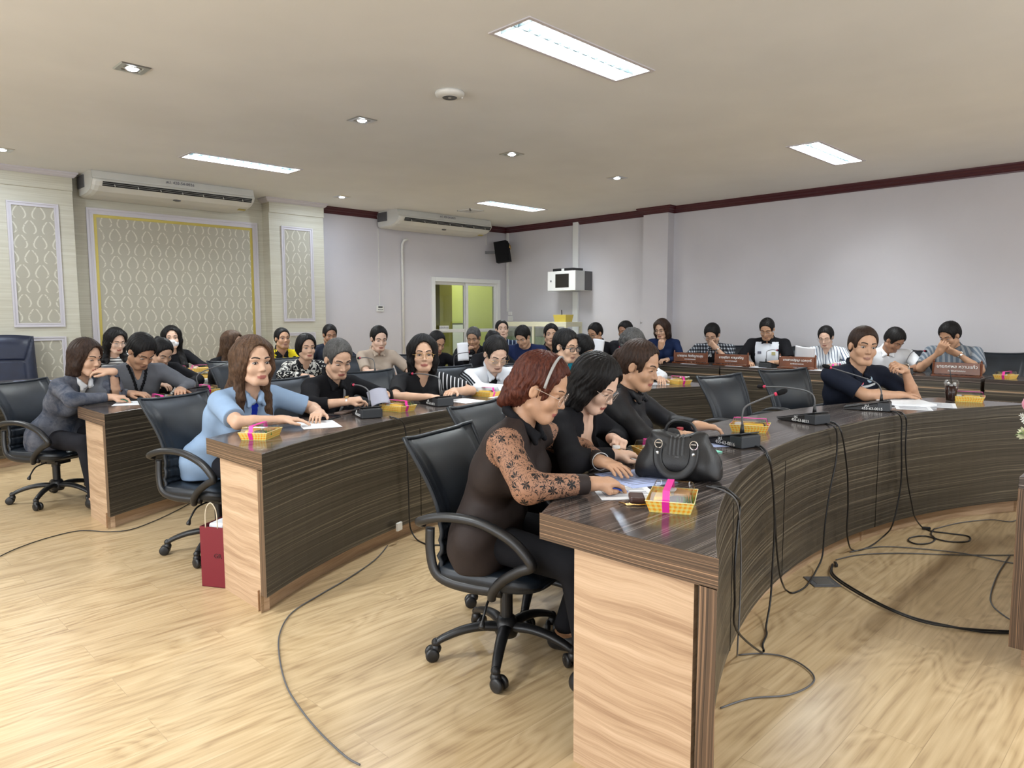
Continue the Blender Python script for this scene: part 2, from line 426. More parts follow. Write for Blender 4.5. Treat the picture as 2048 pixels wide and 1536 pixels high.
for k in range(5):
    y = -1.2 + 1.8 * k; boxg(g, XL - .07, XL - .02, y - .03, y + .03, .85, 2.65)
boxg(g, XL - .07, XL - .02, -1.2, 6.0, .85, .91); boxg(g, XL - .07, XL - .02, -1.2, 6.0, 2.59, 2.65)
struct(g, 'window_1', M['white'])
g = G()
for k in range(5):
    x = -1.6 + 2.05 * k; boxg(g, x - .03, x + .03, YN - .07, YN - .02, .85, 2.65)
boxg(g, -1.6, 6.6, YN - .07, YN - .02, .85, .91); boxg(g, -1.6, 6.6, YN - .07, YN - .02, 2.59, 2.65)
struct(g, 'window_2', M['white'])
# column on the right wall
CX, CY0, CY1 = 9.555, 6.10, 6.55
struct(boxg(G(), CX, XR, CY0, CY1, 0, ZC), 'wall_column', M['wall'])
# maroon cornice: stepped profile swept along the wall tops
def cornice(name, path, prof, mat, kind='structure'):
    # path: list of xy points (open), prof: (out, down) pairs, outwards = to the left of the travelling direction
    g = G(); P = [Vector((p[0], p[1])) for p in path]; n = len(P); rows = []
    for i in range(n):
        d0 = (P[i] - P[i - 1]).normalized() if i > 0 else (P[1] - P[0]).normalized()
        d1 = (P[i + 1] - P[i]).normalized() if i < n - 1 else d0
        n0 = Vector((-d0.y, d0.x)); n1 = Vector((-d1.y, d1.x)); b = (n0 + n1); b = b / max(0.3, b.dot(n0)) if i not in (0, n - 1) else n0
        rows.append([(P[i].x + b.x * o, P[i].y + b.y * o, ZC - dn) for o, dn in prof])
    m = len(prof); vs = [v for r in rows for v in r]
    fs = [(i * m + j, (i + 1) * m + j, (i + 1) * m + j + 1, i * m + j + 1) for i in range(n - 1) for j in range(m - 1)]
    fs += [tuple(range(m)), tuple(range((n - 1) * m + m - 1, (n - 1) * m - 1, -1))]
    g.add(vs, fs); o = g.build(name, mat); o['kind'] = kind; return o
MP = [(0.0, 0.0), (0.085, 0.0), (0.085, 0.018), (0.068, 0.03), (0.062, 0.045), (0.035, 0.062), (0.03, 0.075), (0.014, 0.085), (0.012, 0.10), (0.0, 0.10)]
cornice('trim_1', [(XR, YN), (XR, CY0), (CX, CY0), (CX, CY1), (XR, CY1), (XR, YB), (5.70, YB)], MP, M['maroon'])
# cream panelled wall section with an alcove and two pilasters
PY = 9.60
A0, A1, A2, P1x = -3.5, 2.41, 4.83, 5.69
struct(boxg(G(), A0, A1, PY, YB + .12, 0, ZC), 'wall_panelling', M['cream'])
struct(boxg(G(), A2, P1x, PY, YB + .12, 0, ZC), 'wall_pilaster', M['cream'])
struct(boxg(G(), A1, A2, YB, YB + .12, 0, ZC), 'wall_alcove', M['cream'])
CP = [(0.0, 0.0), (0.06, 0.0), (0.06, 0.015), (0.045, 0.028), (0.04, 0.04), (0.02, 0.06), (0.0, 0.065)]
cornice('trim_2', [(A1, YB), (A1, PY), (A0, PY)], CP, M['lilac_trim'])
cornice('trim_3', [(P1x, YB), (P1x, PY), (A2, PY), (A2, YB)], CP, M['lilac_trim'])
g = G(); boxg(g, A0, A1, PY - .022, PY, 2.84, 2.988); boxg(g, A2 - .0, P1x, PY - .022, PY, 2.845, 2.988)
struct(g, 'trim_4', M['cream'])
def moulding(name, x0, x1, z0, z1, y, mat, w=.045, inner=None):
    # stepped picture-frame moulding
    g = G()
    for a, b, t in ((0, w * .35, .022), (w * .35, w * .7, .013), (w * .7, w, .018)):
        for (p, q, r, s_) in ((x0 + a, x1 - a, z1 - b, z1 - a), (x0 + a, x1 - a, z0 + a, z0 + b), (x0 + a, x0 + b, z0 + b, z1 - b), (x1 - b, x1 - a, z0 + b, z1 - b)):
            boxg(g, p, q, y - t, y, r, s_)
    o = struct(g, name, mat)
    return o
moulding('trim_5', 1.755, 2.255, 1.27, 2.67, PY, M['lilac_trim']); moulding('trim_6', 1.755, 2.255, .25, 1.158, PY, M['lilac_trim'])
moulding('trim_7', 5.005, 5.50, 1.31, 2.67, PY, M['lilac_trim']); moulding('trim_8', 5.005, 5.50, .25, 1.15, PY, M['lilac_trim'])
moulding('trim_9', .25, 1.15, 1.27, 2.67, PY, M['lilac_trim']); moulding('trim_10', .25, 1.15, .25, 1.158, PY, M['lilac_trim'])
moulding('trim_11', 2.59, 4.745, .25, 2.70, YB, M['lilac_trim'], .075)
for i, (a, b, c, d, y) in enumerate(((1.80, 2.21, 1.315, 2.625, PY), (1.80, 2.21, .295, 1.113, PY), (5.05, 5.455, 1.355, 2.625, PY), (5.05, 5.455, .295, 1.105, PY), (.295, 1.105, 1.315, 2.625, PY), (.295, 1.105, .295, 1.113, PY), (2.665, 4.67, .325, 2.625, YB))):
    struct(boxg(G(), a, b, y - .006, y, c, d), 'wall_paper_panel', M['damask'])
g = G(); w = .035
for a, b, c, d in ((2.665, 4.67, 2.59, 2.625), (2.665, 4.67, .325, .36), (2.665, 2.70, .36, 2.59), (4.635, 4.67, .36, 2.59)): boxg(g, a, b, YB - .009, YB - .006, c, d)
struct(g, 'trim_12', M['gold'])
g = G(); boxg(g, 5.70, DX0 - .05, YB - .015, YB, 0, .1); boxg(g, XR - .015, XR, YN, YB, 0, .1)
struct(g, 'baseboard_back', M['white'])
# ---- sliding door and the lime room behind it
dr = bpy.data.objects.new('door_1', None); COL.objects.link(dr); dr['kind'] = 'structure'
g = G(); boxg(g, DX0 - .045, DX0 + .03, YB - .03, YB + .12, 0, DZ + .045); boxg(g, DX1 - .03, DX1 + .045, YB - .03, YB + .12, 0, DZ + .045); boxg(g, DX0 + .03, DX1 - .03, YB - .03, YB + .12, DZ - .03, DZ + .045)
g.build('door_frame', M['white'], dr, bevel=.004)
def leaf(x0, x1, y):
    g = G(); boxg(g, x0, x0 + .06, y, y + .035, .02, DZ - .03); boxg(g, x1 - .06, x1, y, y + .035, .02, DZ - .03)
    boxg(g, x0 + .06, x1 - .06, y, y + .035, .02, .12); boxg(g, x0 + .06, x1 - .06, y, y + .035, DZ - .08, DZ - .03); boxg(g, x0 + .06, x1 - .06, y, y + .035, 1.09, 1.15)
    lf = g.build('door_leaf', M['white'], dr, bevel=.003)
    g = G(); boxg(g, x0 + .06, x1 - .06, y + .014, y + .02, .12, 1.09); boxg(g, x0 + .06, x1 - .06, y + .014, y + .02, 1.15, DZ - .08)
    g.build('pane', M['glass'], lf)
leaf(DX0 + .03, 8.75, YB + .05); leaf(8.70, DX1 - .03, YB + .01)
struct(boxg(G(), 9.20, 11.3, YB + 1.5, YB + 1.6, 0, ZC), 'wall_lobby_back', M['lime'])
struct(boxg(G(), 11.2, 11.3, YB + .12, YB + 1.6, 0, ZC), 'wall_lobby_right', M['lime'])
g = G(); boxg(g, 7.2, 9.0, YB + 1.2, YB + 1.3, 0, ZC); boxg(g, 7.2, 7.3, YB + .12, YB + 1.2, 0, ZC)
struct(g, 'wall_lobby_left', M['olive'])
struct(boxg(G(), 8.86, 9.17, YB + .95, YB + 1.5, 0, ZC), 'wall_lobby_pier', M['olive'])
struct(boxg(G(), 7.2, 11.3, YB + .12, YB + 1.6, ZC, ZC + .05), 'ceiling_lobby', M['ceil'])
area('lobby_light', (9.9, YB + .75, ZC - .05), (0, 0, 0), .8, .3, 26, (1, 0.98, 0.9))
t = thing('notice_sign', 'small white door notice with dark Thai lettering hung on the glass door', 'sign', (8.17, YB + .0, 1.165))
g = G(); g.box((0, 0, 0), (.215, .004, .10)); g.build('sign_board', M['white'], t)
text_mesh('lettering', 'เปิดประชุม', .052, frame((0, -.0035, .012), (1, 0, 0), (0, 0, 1), (0, -1, 0)), M['ink'], t)
t = thing('whiteboard', 'dark framed pale board leaning in the lime room behind the door', 'board', (9.74, YB + 1.46, .2))
g = G(); g.box((0, 0, .52), (.34, .03, 1.04)); g.build('frame', M['greyplastic'], t); g = G(); g.box((0, -.018, .52), (.28, .006, .98)); g.build('board', M['paper'], t)
# ------------------------------------------------------------------ ceiling fittings
def troffer():
    t = thing('ceiling_light', 'x', 'light')
    x, y = TL / 2, TW / 2
    g = G()   # housing, open below
    vs = [(-x, -y, 0), (x, -y, 0), (x, y, 0), (-x, y, 0), (-x, -y, .10), (x, -y, .10), (x, y, .10), (-x, y, .10)]
    g.add(vs, [(4, 5, 6, 7), (0, 1, 5, 4), (1, 2, 6, 5), (2, 3, 7, 6), (3, 0, 4, 7)])
    g.build('housing', M['white'], t)
    g = G(); w = .028
    for a in (((-x - w, x + w), (-y - w, -y)), ((-x - w, x + w), (y, y + w)), ((-x - w, -x), (-y, y)), ((x, x + w), (-y, y))):
        boxg(g, a[0][0], a[0][1], a[1][0], a[1][1], -.008, 0)
    g.build('frame', M['lilac_trim'], t, bevel=.002)
    g = G()
    for s in (-.068, .068): g.tube([(-.57, s, .055), (.57, s, .055)], .013, 10)
    g.build('lamp_tube', TUBE, t, smooth=True)
    g = G()
    def fin(u, v, c0):
        return (c0, v, u)
    for s0 in (-y, 0.0):
        s1 = s0 + y
        for k in range(13):
            c = -x + TL * (k + .5) / 13
            def f(u, v): 
                yy = s0 + .008 + (y - .016) * u; dip = 1 - abs(2 * u - 1)
                zz = (.004 + .030 * (1 - dip * .0)) ; return (c + (0.012 * (v - .5)) * 2 * (0.4 + v), yy, .002 + .036 * (1 - v) * (0.35 + .65 * abs(2 * u - 1) ** 1.5))
            n = 8; vs = []
            for i in range(n + 1):
                u = i / n; yy = s0 + .006 + (y - .012) * u; h = .012 + .03 * abs(2 * u - 1) ** 2
                vs += [(c - .002, yy, .002), (c + .002, yy, .002), (c, yy, .002 + h)]
            g.add(vs, [(3 * i + a, 3 * i + b, 3 * i + 3 + b, 3 * i + 3 + a) for i in range(n) for a, b in ((0, 1), (1, 2), (2, 0))])
    boxg(g, -x, x, -.004, .004, .002, .045)
    g.build('louvre', M['louvre'], t)
    return t
M['louvre'] = plain('satin_aluminium_louvre', (0.018, 0.034, 0.040), 0.5, 0.0)
TUBE = emis('fluorescent_tube', (0.86, 0.98, 1.0), 4.0)
TLAB = ['large recessed twin tube ceiling light nearest the camera, above the front desk', 'recessed louvred ceiling light in front of the left air conditioner', 'bright recessed ceiling light at upper right beside the pink wall', 'far recessed ceiling light near the right air conditioner',
        'recessed ceiling light above the left end of the near aisle', 'recessed ceiling light above the far left desks', 'recessed ceiling light behind the camera position', 'recessed ceiling light behind and right of the camera']
tp = None
for i, (x, y) in enumerate(TROFFERS[:4]):
    if tp is None: tp = troffer(); tp.location = (x, y, ZC); tp['label'] = TLAB[0]; tp['group'] = 'recessed fluorescent ceiling lights'
    else: dup(tp, (x, y, ZC), 0, TLAB[i])
SL = ['square recessed spotlight at upper left, above the left aisle', 'square recessed spotlight left of the round ceiling access point', 'square recessed spotlight in the middle of the ceiling', 'square recessed spotlight rightmost in its row of four', 'small recessed spotlight between the two air conditioners', 'recessed spotlight at the left edge near the cream wall']
sp = None
BULB = emis('spotlight_bulb', (0.80, 0.90, 1.0), 30.0)
for i, (x, y) in enumerate(SPOTS):
    if sp is None:
        sp = thing('ceiling_spotlight', SL[0], 'light', (x, y, ZC), 0, 'square recessed spotlights')
        g = G(); q = .095
        g.add([(a * q, b * q, z) for z, q in ((0, .095), (-.008, .088), (-.008, .058), (-.002, .052)) for a, b in ((-1, -1), (1, -1), (1, 1), (-1, 1))], [(r * 4 + i, r * 4 + (i + 1) % 4, r * 4 + 4 + (i + 1) % 4, r * 4 + 4 + i) for r in range(3) for i in range(4)])
        g.build('bezel', M['steel'], sp)
        G().lathe([(.055, -.003), (.05, -.01), (.045, -.004)], n=20).build('reflector', M['chrome'], sp, smooth=True)
        G().lathe([(0.0, -.018), (.02, -.017), (.034, -.012), (.04, -.004)], n=20).build('bulb', BULB, sp, smooth=True)
    else: dup(sp, (x, y, ZC), 0, SL[i])
t = thing('access_point', 'round white wireless access point mounted on the ceiling', 'access point', (3.60, 4.22, ZC))
G().lathe([(.105, 0), (.112, -.012), (.105, -.03), (.075, -.040), (0, -.043)], n=36).build('body', M['whiteplastic'], t, smooth=True)
G().lathe([(.05, -.0425), (.053, -.0445), (.056, -.0418)], n=30).build('ring', M['greyplastic'], t, smooth=True)
G().sphere((.08, -.05, -.034), .007, 8, 6).build('indicator', M['white'], t, smooth=True)
t = thing('ceiling_vent', 'small square white ceiling vent in front of the far air conditioner', 'vent', (7.70, 8.55, ZC))
g = G()
for k, q in enumerate((.15, .115, .08, .045)):
    for a in ((-q, q, -q, -q + .014), (-q, q, q - .014, q), (-q, -q + .014, -q, q), (q - .014, q, -q, q)): boxg(g, a[0], a[1], a[2], a[3], -.016 + k * .002, 0)
g.build('grille_vanes', M['whiteplastic'], t); boxg(G(), -.14, .14, -.14, .14, -.004, -.001).build('backing', M['grille'], t)
# ------------------------------------------------------------------ air conditioners
def aircon(loc, L, label, num):
    t = thing('air_conditioner', label, 'air conditioner', loc, 0, 'ceiling mounted air conditioners')
    # profile in (y, z): y=0 at the wall side, front at -0.62
    h = L / 2
    prof = [(-.02, 0), (-.56, 0), (-.58, -.075), (-.575, -.09), (-.62, -.10), (-.635, -.125), (-.60, -.175), (-.52, -.225), (-.38, -.255), (-.15, -.262), (-.03, -.255)]
    g = G(); n = len(prof)
    X = [-h, -h + .03, -h + .07, h - .07, h - .03, h]; S = [.90, .97, 1, 1, .97, .90]
    vs = []
    for x, s in zip(X, S):
        for (y, z) in prof: vs.append((x, -.3 + (y + .3) * (s if z < -.09 else 1), z * (s if z < -.09 else 1)))
    fs = [(i * n + j, i * n + (j + 1) % n, (i + 1) * n + (j + 1) % n, (i + 1) * n + j) for i in range(len(X) - 1) for j in range(n)]
    fs += [tuple(range(n)), tuple(range((len(X) - 1) * n + n - 1, (len(X) - 1) * n - 1, -1))]
    g.add(vs, fs); g.build('casing', M['acbody'], t, bevel=.006)
    g = G()
    for k in range(3):
        f0, f1 = .03 + k * .33, .03 + k * .33 + .27
        a = Vector((-.636, -.125)); b = Vector((-.600, -.177))
        p = a.lerp(b, f0); q = a.lerp(b, f1)
        g.add([(-h + .1, p.x - .004, p.y), (h - .05, p.x - .004, p.y), (h - .05, q.x - .004, q.y), (-h + .1, q.x - .004, q.y)], [(0, 3, 2, 1)])
    g.build('outlet_slot', M['grille'], t)
    g = G()
    for k in range(7):
        x = -h + .1 + (L - .15) * (k + .5) / 7; g.box((x, -.622, -.152), (.008, .006, .05), Matrix.Rotation(math.radians(-34), 3, 'X'))
    g.build('louvre_blade', M['acbody'], t)
    g = G(); g.sphere((0.0, -.50, -.2345), (.05, .02, .008), 20, 8, Matrix.Rotation(math.radians(-28), 3, 'X')); g.build('badge', M['greyplastic'], t, smooth=True)
    text_mesh('lettering', num, .05, frame((.02, -.577, -.040), (1, 0, 0), (0, -.24, .97), (0, -.97, -.24)), M['ink'], t)
    g = G(); g.box((h - .10, -.42, -.252), (.10, .05, .004), Matrix.Rotation(math.radians(-12), 3, 'X')); g.build('energy_label', M['gold'], t)
    g = G(); boxg(g, -h - .012, -h + .01, -.30, -.05, -.16, -.02); boxg(g, h - .01, h + .012, -.30, -.05, -.16, -.02); g.build('bracket', M['greyplastic'], t)
    return t
aircon((3.47, YB - .02, ZC), 1.92, 'white ceiling mounted air conditioner above the wallpapered alcove on the left', 'สป. 420-54-0026')
aircon((7.76, YB - .02, ZC), 2.0, 'white ceiling mounted air conditioner above the sliding door wall', 'สป. 420-54-0025')
# ------------------------------------------------------------------ wall fittings
def cable(name, label, pts, r, mat, k=5, cat='cable', group=None, flat=None):
    o = G().tube(catmull(pts, k), r, 6).build(name, mat, smooth=True); return tag(o, label, cat, group)
o = G().tube([(7.26, YB - .02, .1), (7.262, YB - .02, 2.52), (7.262, YB - .025, 2.58), (7.275, YB - .06, 2.64), (7.33, YB - .09, 2.66)], .022, 10).build('drain_pipe', M['whiteplastic'], smooth=True)
tag(o, 'white drain pipe running down the wall below the far air conditioner', 'pipe')
o = boxg(G(), 6.797, 6.809, YB - .008, YB, 1.56, 2.80).build('cable_trunking', M['whiteplastic']); tag(o, 'thin white trunking running down to the thermostat', 'trunking')
t = thing('thermostat', 'small white wall thermostat with dark display left of the pipe', 'thermostat', (6.803, YB, 1.51))
boxg(G(), -.07, .07, -.022, 0, -.05, .05).build('case', M['whiteplastic'], t, bevel=.004); boxg(G(), -.04, .045, -.024, -.021, .012, .034).build('display', M['black'], t)
g = G()
for k in range(4): boxg(g, -.045 + k * .025, -.028 + k * .025, -.025, -.021, -.022, -.010)
g.build('button', M['greyplastic'], t)
o = boxg(G(), XR - .03, XR, YB - .085, YB - .045, 1.47, ZC - .1).build('cable_trunking', M['whiteplastic']); tag(o, 'white vertical trunking in the room corner behind the loudspeaker', 'trunking')
t = thing('light_switch', 'white switch plates in the corner beside the sliding door', 'switch', (XR, YB - .12, 1.38))
boxg(G(), -.012, 0, -.07, .06, -.09, .0).build('plate', M['white'], t, bevel=.003); boxg(G(), -.02, 0, -.05, .04, .02, .085).build('socket', M['white'], t, bevel=.003)
g = G(); [boxg(g, -.016, -.01, -.05 + k * .032, -.028 + k * .032, -.07, -.02) for k in range(3)]; g.build('rocker', M['whiteplastic'], t)
o = boxg(G(), XR - .045, XR, 7.98, 8.10, .1, 1.80); boxg(o, XR - .045, XR, 7.98, 8.10, 2.16, ZC - .02); o = o.build('cable_trunking', M['white'], bevel=.004)
tag(o, 'wide white vertical trunking passing behind the wall cabinet', 'trunking')
t = thing('rack_cabinet', 'grey wall mounted network cabinet with glass door', 'cabinet', (9.30, 7.70, 1.81))
boxg(G(), .0, .40, 0, .62, 0, .33).build('body', plain('light_grey_enamel', (0.62, 0.64, 0.63), .4), t, bevel=.004)
boxg(G(), .22, .42, -.004, .0, .005, .325).build('rear_frame', M['greyplastic'], t)
dd = boxg(G(), -.03, 0, .0, .62, 0, .33).build('door', M['white'], t, bevel=.004)
boxg(G(), -.033, -.029, .14, .44, .05, .28).build('pane', plain('tinted_glass', (0.02, 0.018, 0.014), .08), dd)
boxg(G(), -.04, -.03, .53, .55, .15, .18).build('lock', M['greyplastic'], dd)
t = thing('recorder_box', 'black recorder lying on top of the wall cabinet', 'recorder', (9.36, 7.82, 2.142))
boxg(G(), 0, .26, 0, .46, 0, .05).build('case', M['black'], t, bevel=.003); boxg(G(), -.002, .0, .20, .26, .006, .044).build('sticker', M['white'], t)
# loudspeaker, turned to face the room
t = thing('loudspeaker', 'black loudspeaker mounted high in the corner by the right air conditioner', 'speaker', (9.33, 9.50, 2.56), math.radians(35))
Rt = Matrix.Rotation(math.radians(-8), 3, 'X')
G().prism([(-.13, -.12), (.13, -.12), (.10, .12), (-.10, .12)], -.19, .19, Rt).build('cabinet', M['blackmatte'], t, bevel=.006)
G().box((0, -.127, .0), (.235, .012, .35), Rt).build('grille', M['blackmatte'], t, bevel=.004)
g = G(); g.lathe([(.0, .02), (.03, .015), (.055, 0)], (0, -.145, .09), 20, 0, Rt @ Matrix.Rotation(PI / 2, 3, 'X')); g.build('horn', M['goldmetal'], t, smooth=True)
G().box((.06, -.118, -.15), (.06, .02, .014), Rt).build('badge', M['steel'], t)
g = G(); g.box((0.06, .21, 0), (.05, .24, .05)); g.build('bracket', M['greyplastic'], t)
o = boxg(G(), 9.20, 9.21, YB - .01, YB, 2.7, 2.96).build('cable_trunking', M['whiteplastic']); tag(o, 'short thin wire cover above the loudspeaker', 'trunking')
o = G().tube([(XR - .01, 6.66, 1.27), (XR - .05, 6.66, 1.25), (XR - .05, 6.66, 1.28)], .005, 6).build('wall_hook', M['steel']); tag(o, 'small metal hook on the wall left of the column', 'hook')
# glass display cabinet in the far corner
t = thing('display_cabinet', 'cream aluminium and glass cabinet standing by the far wall', 'cabinet', (8.98, 8.35, 0))
g = G(); boxg(g, 0, .42, -.70, .80, 0, .78); boxg(g, 0, .42, -.70, .80, 1.20, 1.28)
for y in (-.70, .03, .76): boxg(g, 0, .04, y, y + .04, .78, 1.20); boxg(g, .38, .42, y, y + .04, .78, 1.20)
g.build('frame', plain('cream_aluminium', (0.66, 0.64, 0.47), .4), t, bevel=.003)
boxg(G(), .012, .018, -.66, .76, .80, 1.18).build('glass_front', M['glass'], t)
boxg(G(), .05, .40, -.62, .72, .78, 1.02).build('papers_inside', plain('sage_folders', (0.42, 0.50, 0.42), .7), t)
t = thing('storage_basket', 'small yellow basket on top of the glass cabinet', 'basket', (9.20, 7.90, 1.28))
G().add([(-.08, -.12, 0), (.08, -.12, 0), (.08, .12, 0), (-.08, .12, 0), (-.10, -.14, .12), (.10, -.14, .12), (.10, .14, .12), (-.10, .14, .12)], [(0, 3, 2, 1), (0, 1, 5, 4), (1, 2, 6, 5), (2, 3, 7, 6), (3, 0, 4, 7)]).build('bin', plain('mustard_plastic', (0.55, 0.42, 0.07), .5), t, solid=.005)
g = G(); [g.tube([(-.03 + .03 * k, .02 * k, .02), (-.05 + .04 * k, .03 * k, .2)], .004, 5) for k in range(3)]; g.build('pens', M['black'], t)
# ------------------------------------------------------------------ desks
RF, RR_ = 4.21, 4.57
DZT = 0.76
def yf(x): return math.sqrt(RF * RF - x * x) - RF
def yr(x): return .55 + math.sqrt(RR_ * RR_ - x * x) - RR_
def curved_desk(label, loc, x0, x1, name='curved_desk', joints=(-1.0, 0.1, 1.2)):
    t = thing(name, label, 'desk', loc, 0, 'curved conference desks')
    n = 44; X = [x0 + (x1 - x0) * i / n for i in range(n + 1)]; z0, z1 = DZT - .078, DZT
    arc = [0.0]
    for i in range(n): arc.append(arc[-1] + math.hypot(X[i + 1] - X[i], yf(X[i + 1]) - yf(X[i])))
    # tabletop: 0 top, 1 front edge, 2 band
    g = G(); vs = []
    for x in X: vs += [(x, yf(x), z1), (x, yr(x), z1), (x, yr(x), z0), (x, yf(x), z0)]
    fs = []; uv = []; mi = []
    def face(f, u, m): g.add([vs[k] for k in f], [(0, 1, 2, 3)], m, [u])
    for i in range(n):
        a, b = 4 * i, 4 * i + 4
        face((a, b, b + 1, a + 1), [(vs[k][0], vs[k][1]) for k in (a, b, b + 1, a + 1)], 0)
        face((a + 3, b + 3, b, a), [(arc[i], z0), (arc[i + 1], z0), (arc[i + 1], z1), (arc[i], z1)], 1)
        face((a + 1, b + 1, b + 2, a + 2), [(arc[i], z1 + 3), (arc[i + 1], z1 + 3), (arc[i + 1], z0 + 3), (arc[i], z0 + 3)], 2)
        face((a + 2, b + 2, b + 3, a + 3), [(vs[k][0], vs[k][1]) for k in (a + 2, b + 2, b + 3, a + 3)], 0)
    for a, o in ((0, (0, 3, 2, 1)), (4 * n, (0, 1, 2, 3))):
        face([a + k for k in o], [(vs[a + k][1], vs[a + k][2] * 1.0 + 7) for k in o], 2)
    g.build('tabletop', [M['zeb_top'], M['zeb_front'], M['zeb_edge']], t, weld=True, bevel=.0025)
    # front panel, flush under the front edge
    g = G(); tk = .052; zb = .09
    vs = []
    for x in X: vs += [(x, yf(x), z0), (x, yf(x) + tk, z0), (x, yf(x) + tk, zb), (x, yf(x), zb)]
    for i in range(n):
        a, b = 4 * i, 4 * i + 4
        face((a + 3, b + 3, b, a), [(arc[i], zb), (arc[i + 1], zb), (arc[i + 1], z0), (arc[i], z0)], 0)
        face((a + 1, b + 1, b + 2, a + 2), [(arc[i], z0 + 3), (arc[i + 1], z0 + 3), (arc[i + 1], zb + 3), (arc[i], zb + 3)], 0)
        face((a + 2, b + 2, b + 3, a + 3), [(arc[i], 0)] * 4, 0)
    for a, o in ((0, (0, 3, 2, 1)), (4 * n, (0, 1, 2, 3))):
        face([a + k for k in o], [(vs[a + k][2], vs[a + k][1] + 9) for k in o], 1)
    g.build('front_panel', [M['zeb_front'], M['zeb_edge']], t, weld=True, bevel=.002)
    g = G()
    for x in joints:
        if x0 < x < x1: g.box((x, yf(x) - .0005, .38), (.003, .003, .58), Matrix.Rotation(-math.asin(x / RF), 3, 'Z'))
    if g.v: g.build('joint_line', M['blackmatte'], t)
    # light oak plinth strip and pedestals
    g = G()
    for i in range(n):
        xa, xb = X[i], X[i + 1]
        q = [(xa, yf(xa) + .06, 0), (xb, yf(xb) + .06, 0), (xb, yf(xb) + .06, .1), (xa, yf(xa) + .06, .1), (xa, yf(xa) + .09, 0), (xb, yf(xb) + .09, 0), (xb, yf(xb) + .09, .1), (xa, yf(xa) + .09, .1)]
        g.add(q, [(0, 1, 2, 3), (5, 4, 7, 6)], 0, [[(arc[i], 0), (arc[i + 1], 0), (arc[i + 1], .1), (arc[i], .1)]] * 2)
    g.build('plinth', M['oak'], t)
    nped = max(2, int(round((x1 - x0) / 1.3)) + 1)
    for k in range(nped):
        s = k / (nped - 1)
        xc = x0 + .012 + .018 + (x1 - x0 - .06) * s
        a = yf(xc) + tk + .002; b = yr(xc) - .145
        g = G(); zt = z0 - .001
        P = [(xc - .018, a), (xc + .018, a), (xc + .018, b), (xc - .018, b)]
        vv = [(p[0], p[1], 0) for p in P] + [(p[0], p[1], zt) for p in P]
        def U(f): return [(vv[q][1] + .1 * k if abs(P[f[0] % 4][0] - P[f[1] % 4][0]) < 1e-6 else vv[q][0], vv[q][2]) for q in f]
        F = [(0, 1, 5, 4), (1, 2, 6, 5), (2, 3, 7, 6), (3, 0, 4, 7), (4, 5, 6, 7)]
        g.add(vv, F, 0, [U(f) for f in F]); g.build('end_panel' if k in (0, nped - 1) else 'support_panel', M['oak'], t)
    return t
D1 = (3.80, 1.48, 0); D2 = (3.645, 3.64, 0); D3 = (3.56, 5.62, 0)
curved_desk('front curved dark wood desk, nearest the camera, with the black handbag on it', D1, -2.2, 2.2, joints=(-1.35, -.45, .75))
curved_desk('second curved dark wood desk, where the woman in the blue shirt sits', D2, -2.2, 2.2, joints=(-.9, .6))
curved_desk('third curved dark wood desk, where the woman in the grey jacket sits', D3, -2.2, 2.2, joints=(-.9, .6))
curved_desk('far left curved desk with papers in front of the tall executive chair', (2.8, 8.12, 0), -2.2, -.55, joints=(-1.1,))
def straight_desk(label, loc, L, rz=0.0, dep=.60, group=None, sign=1, apron=True):
    # local: front face looks to -x, length along y from 0 to L
    t = thing('straight_desk', label, 'desk', loc, rz, group)
    def slab(g, x0, x1, y0, y1, z0, z1, m=0):
        vs = [(x, y, z) for z in (z0, z1) for y in (y0, y1) for x in (x0, x1)]
        for f in ((0, 2, 3, 1), (4, 5, 7, 6), (0, 1, 5, 4), (2, 6, 7, 3), (0, 4, 6, 2), (1, 3, 7, 5)):
            p = [vs[k] for k in f]
            if len({q[2] for q in p}) == 1: u = [(q[1], q[0]) for q in p]
            elif len({q[0] for q in p}) == 1: u = [(q[1], q[2]) for q in p]
            else: u = [(q[0], q[2] + 5) for q in p]
            g.add(p, [(0, 1, 2, 3)], m, [u])
    g = G(); slab(g, 0, dep, 0, L, DZT - .04, DZT); g.build('tabletop', M['zeb_top'], t, weld=True, bevel=.002)
    g = G()
    if apron:
        slab(g, .0, .04, 0, L, .655, DZT - .04); g.build('apron', M['zeb_front'], t, weld=True)
        g = G(); slab(g, .012, .03, 0.002, L - .002, .640, .655); g.build('light_strip', M['oak'], t)
        g = G(); slab(g, .0, .04, 0, L, .03, .640); g.build('front_panel', M['zeb_front'], t, weld=True, bevel=.002)
    else:
        slab(g, 0, .04, 0, L, .09, DZT - .04); g.build('front_panel', M['zeb_front'], t, weld=True, bevel=.002)
    for y in (0, L - .03):
        g = G(); slab(g, .045, dep - .02, y + .004, y + .034 if y == 0 else y + .026, 0, DZT - .042); g.build('end_panel', M['zeb_edge'] if apron else M['oak'], t)
    return t
gsd = 'straight desks along the pink wall'
straight_desk('long straight desk by the pink wall holding the four wooden nameplates, left unit', (8.0, 4.35, 0), 1.05, group=gsd)
straight_desk('long straight desk by the pink wall, middle unit under the nameplates', (8.0, 3.0, 0), 1.33, group=gsd)
straight_desk('straight desk by the pink wall under the rightmost wooden nameplate', (8.0, 1.60, 0), 1.38, group=gsd)
straight_desk('straight desk at the right edge of the picture with a snack box on it', (8.02, -.6, 0), 2.17, group=gsd)
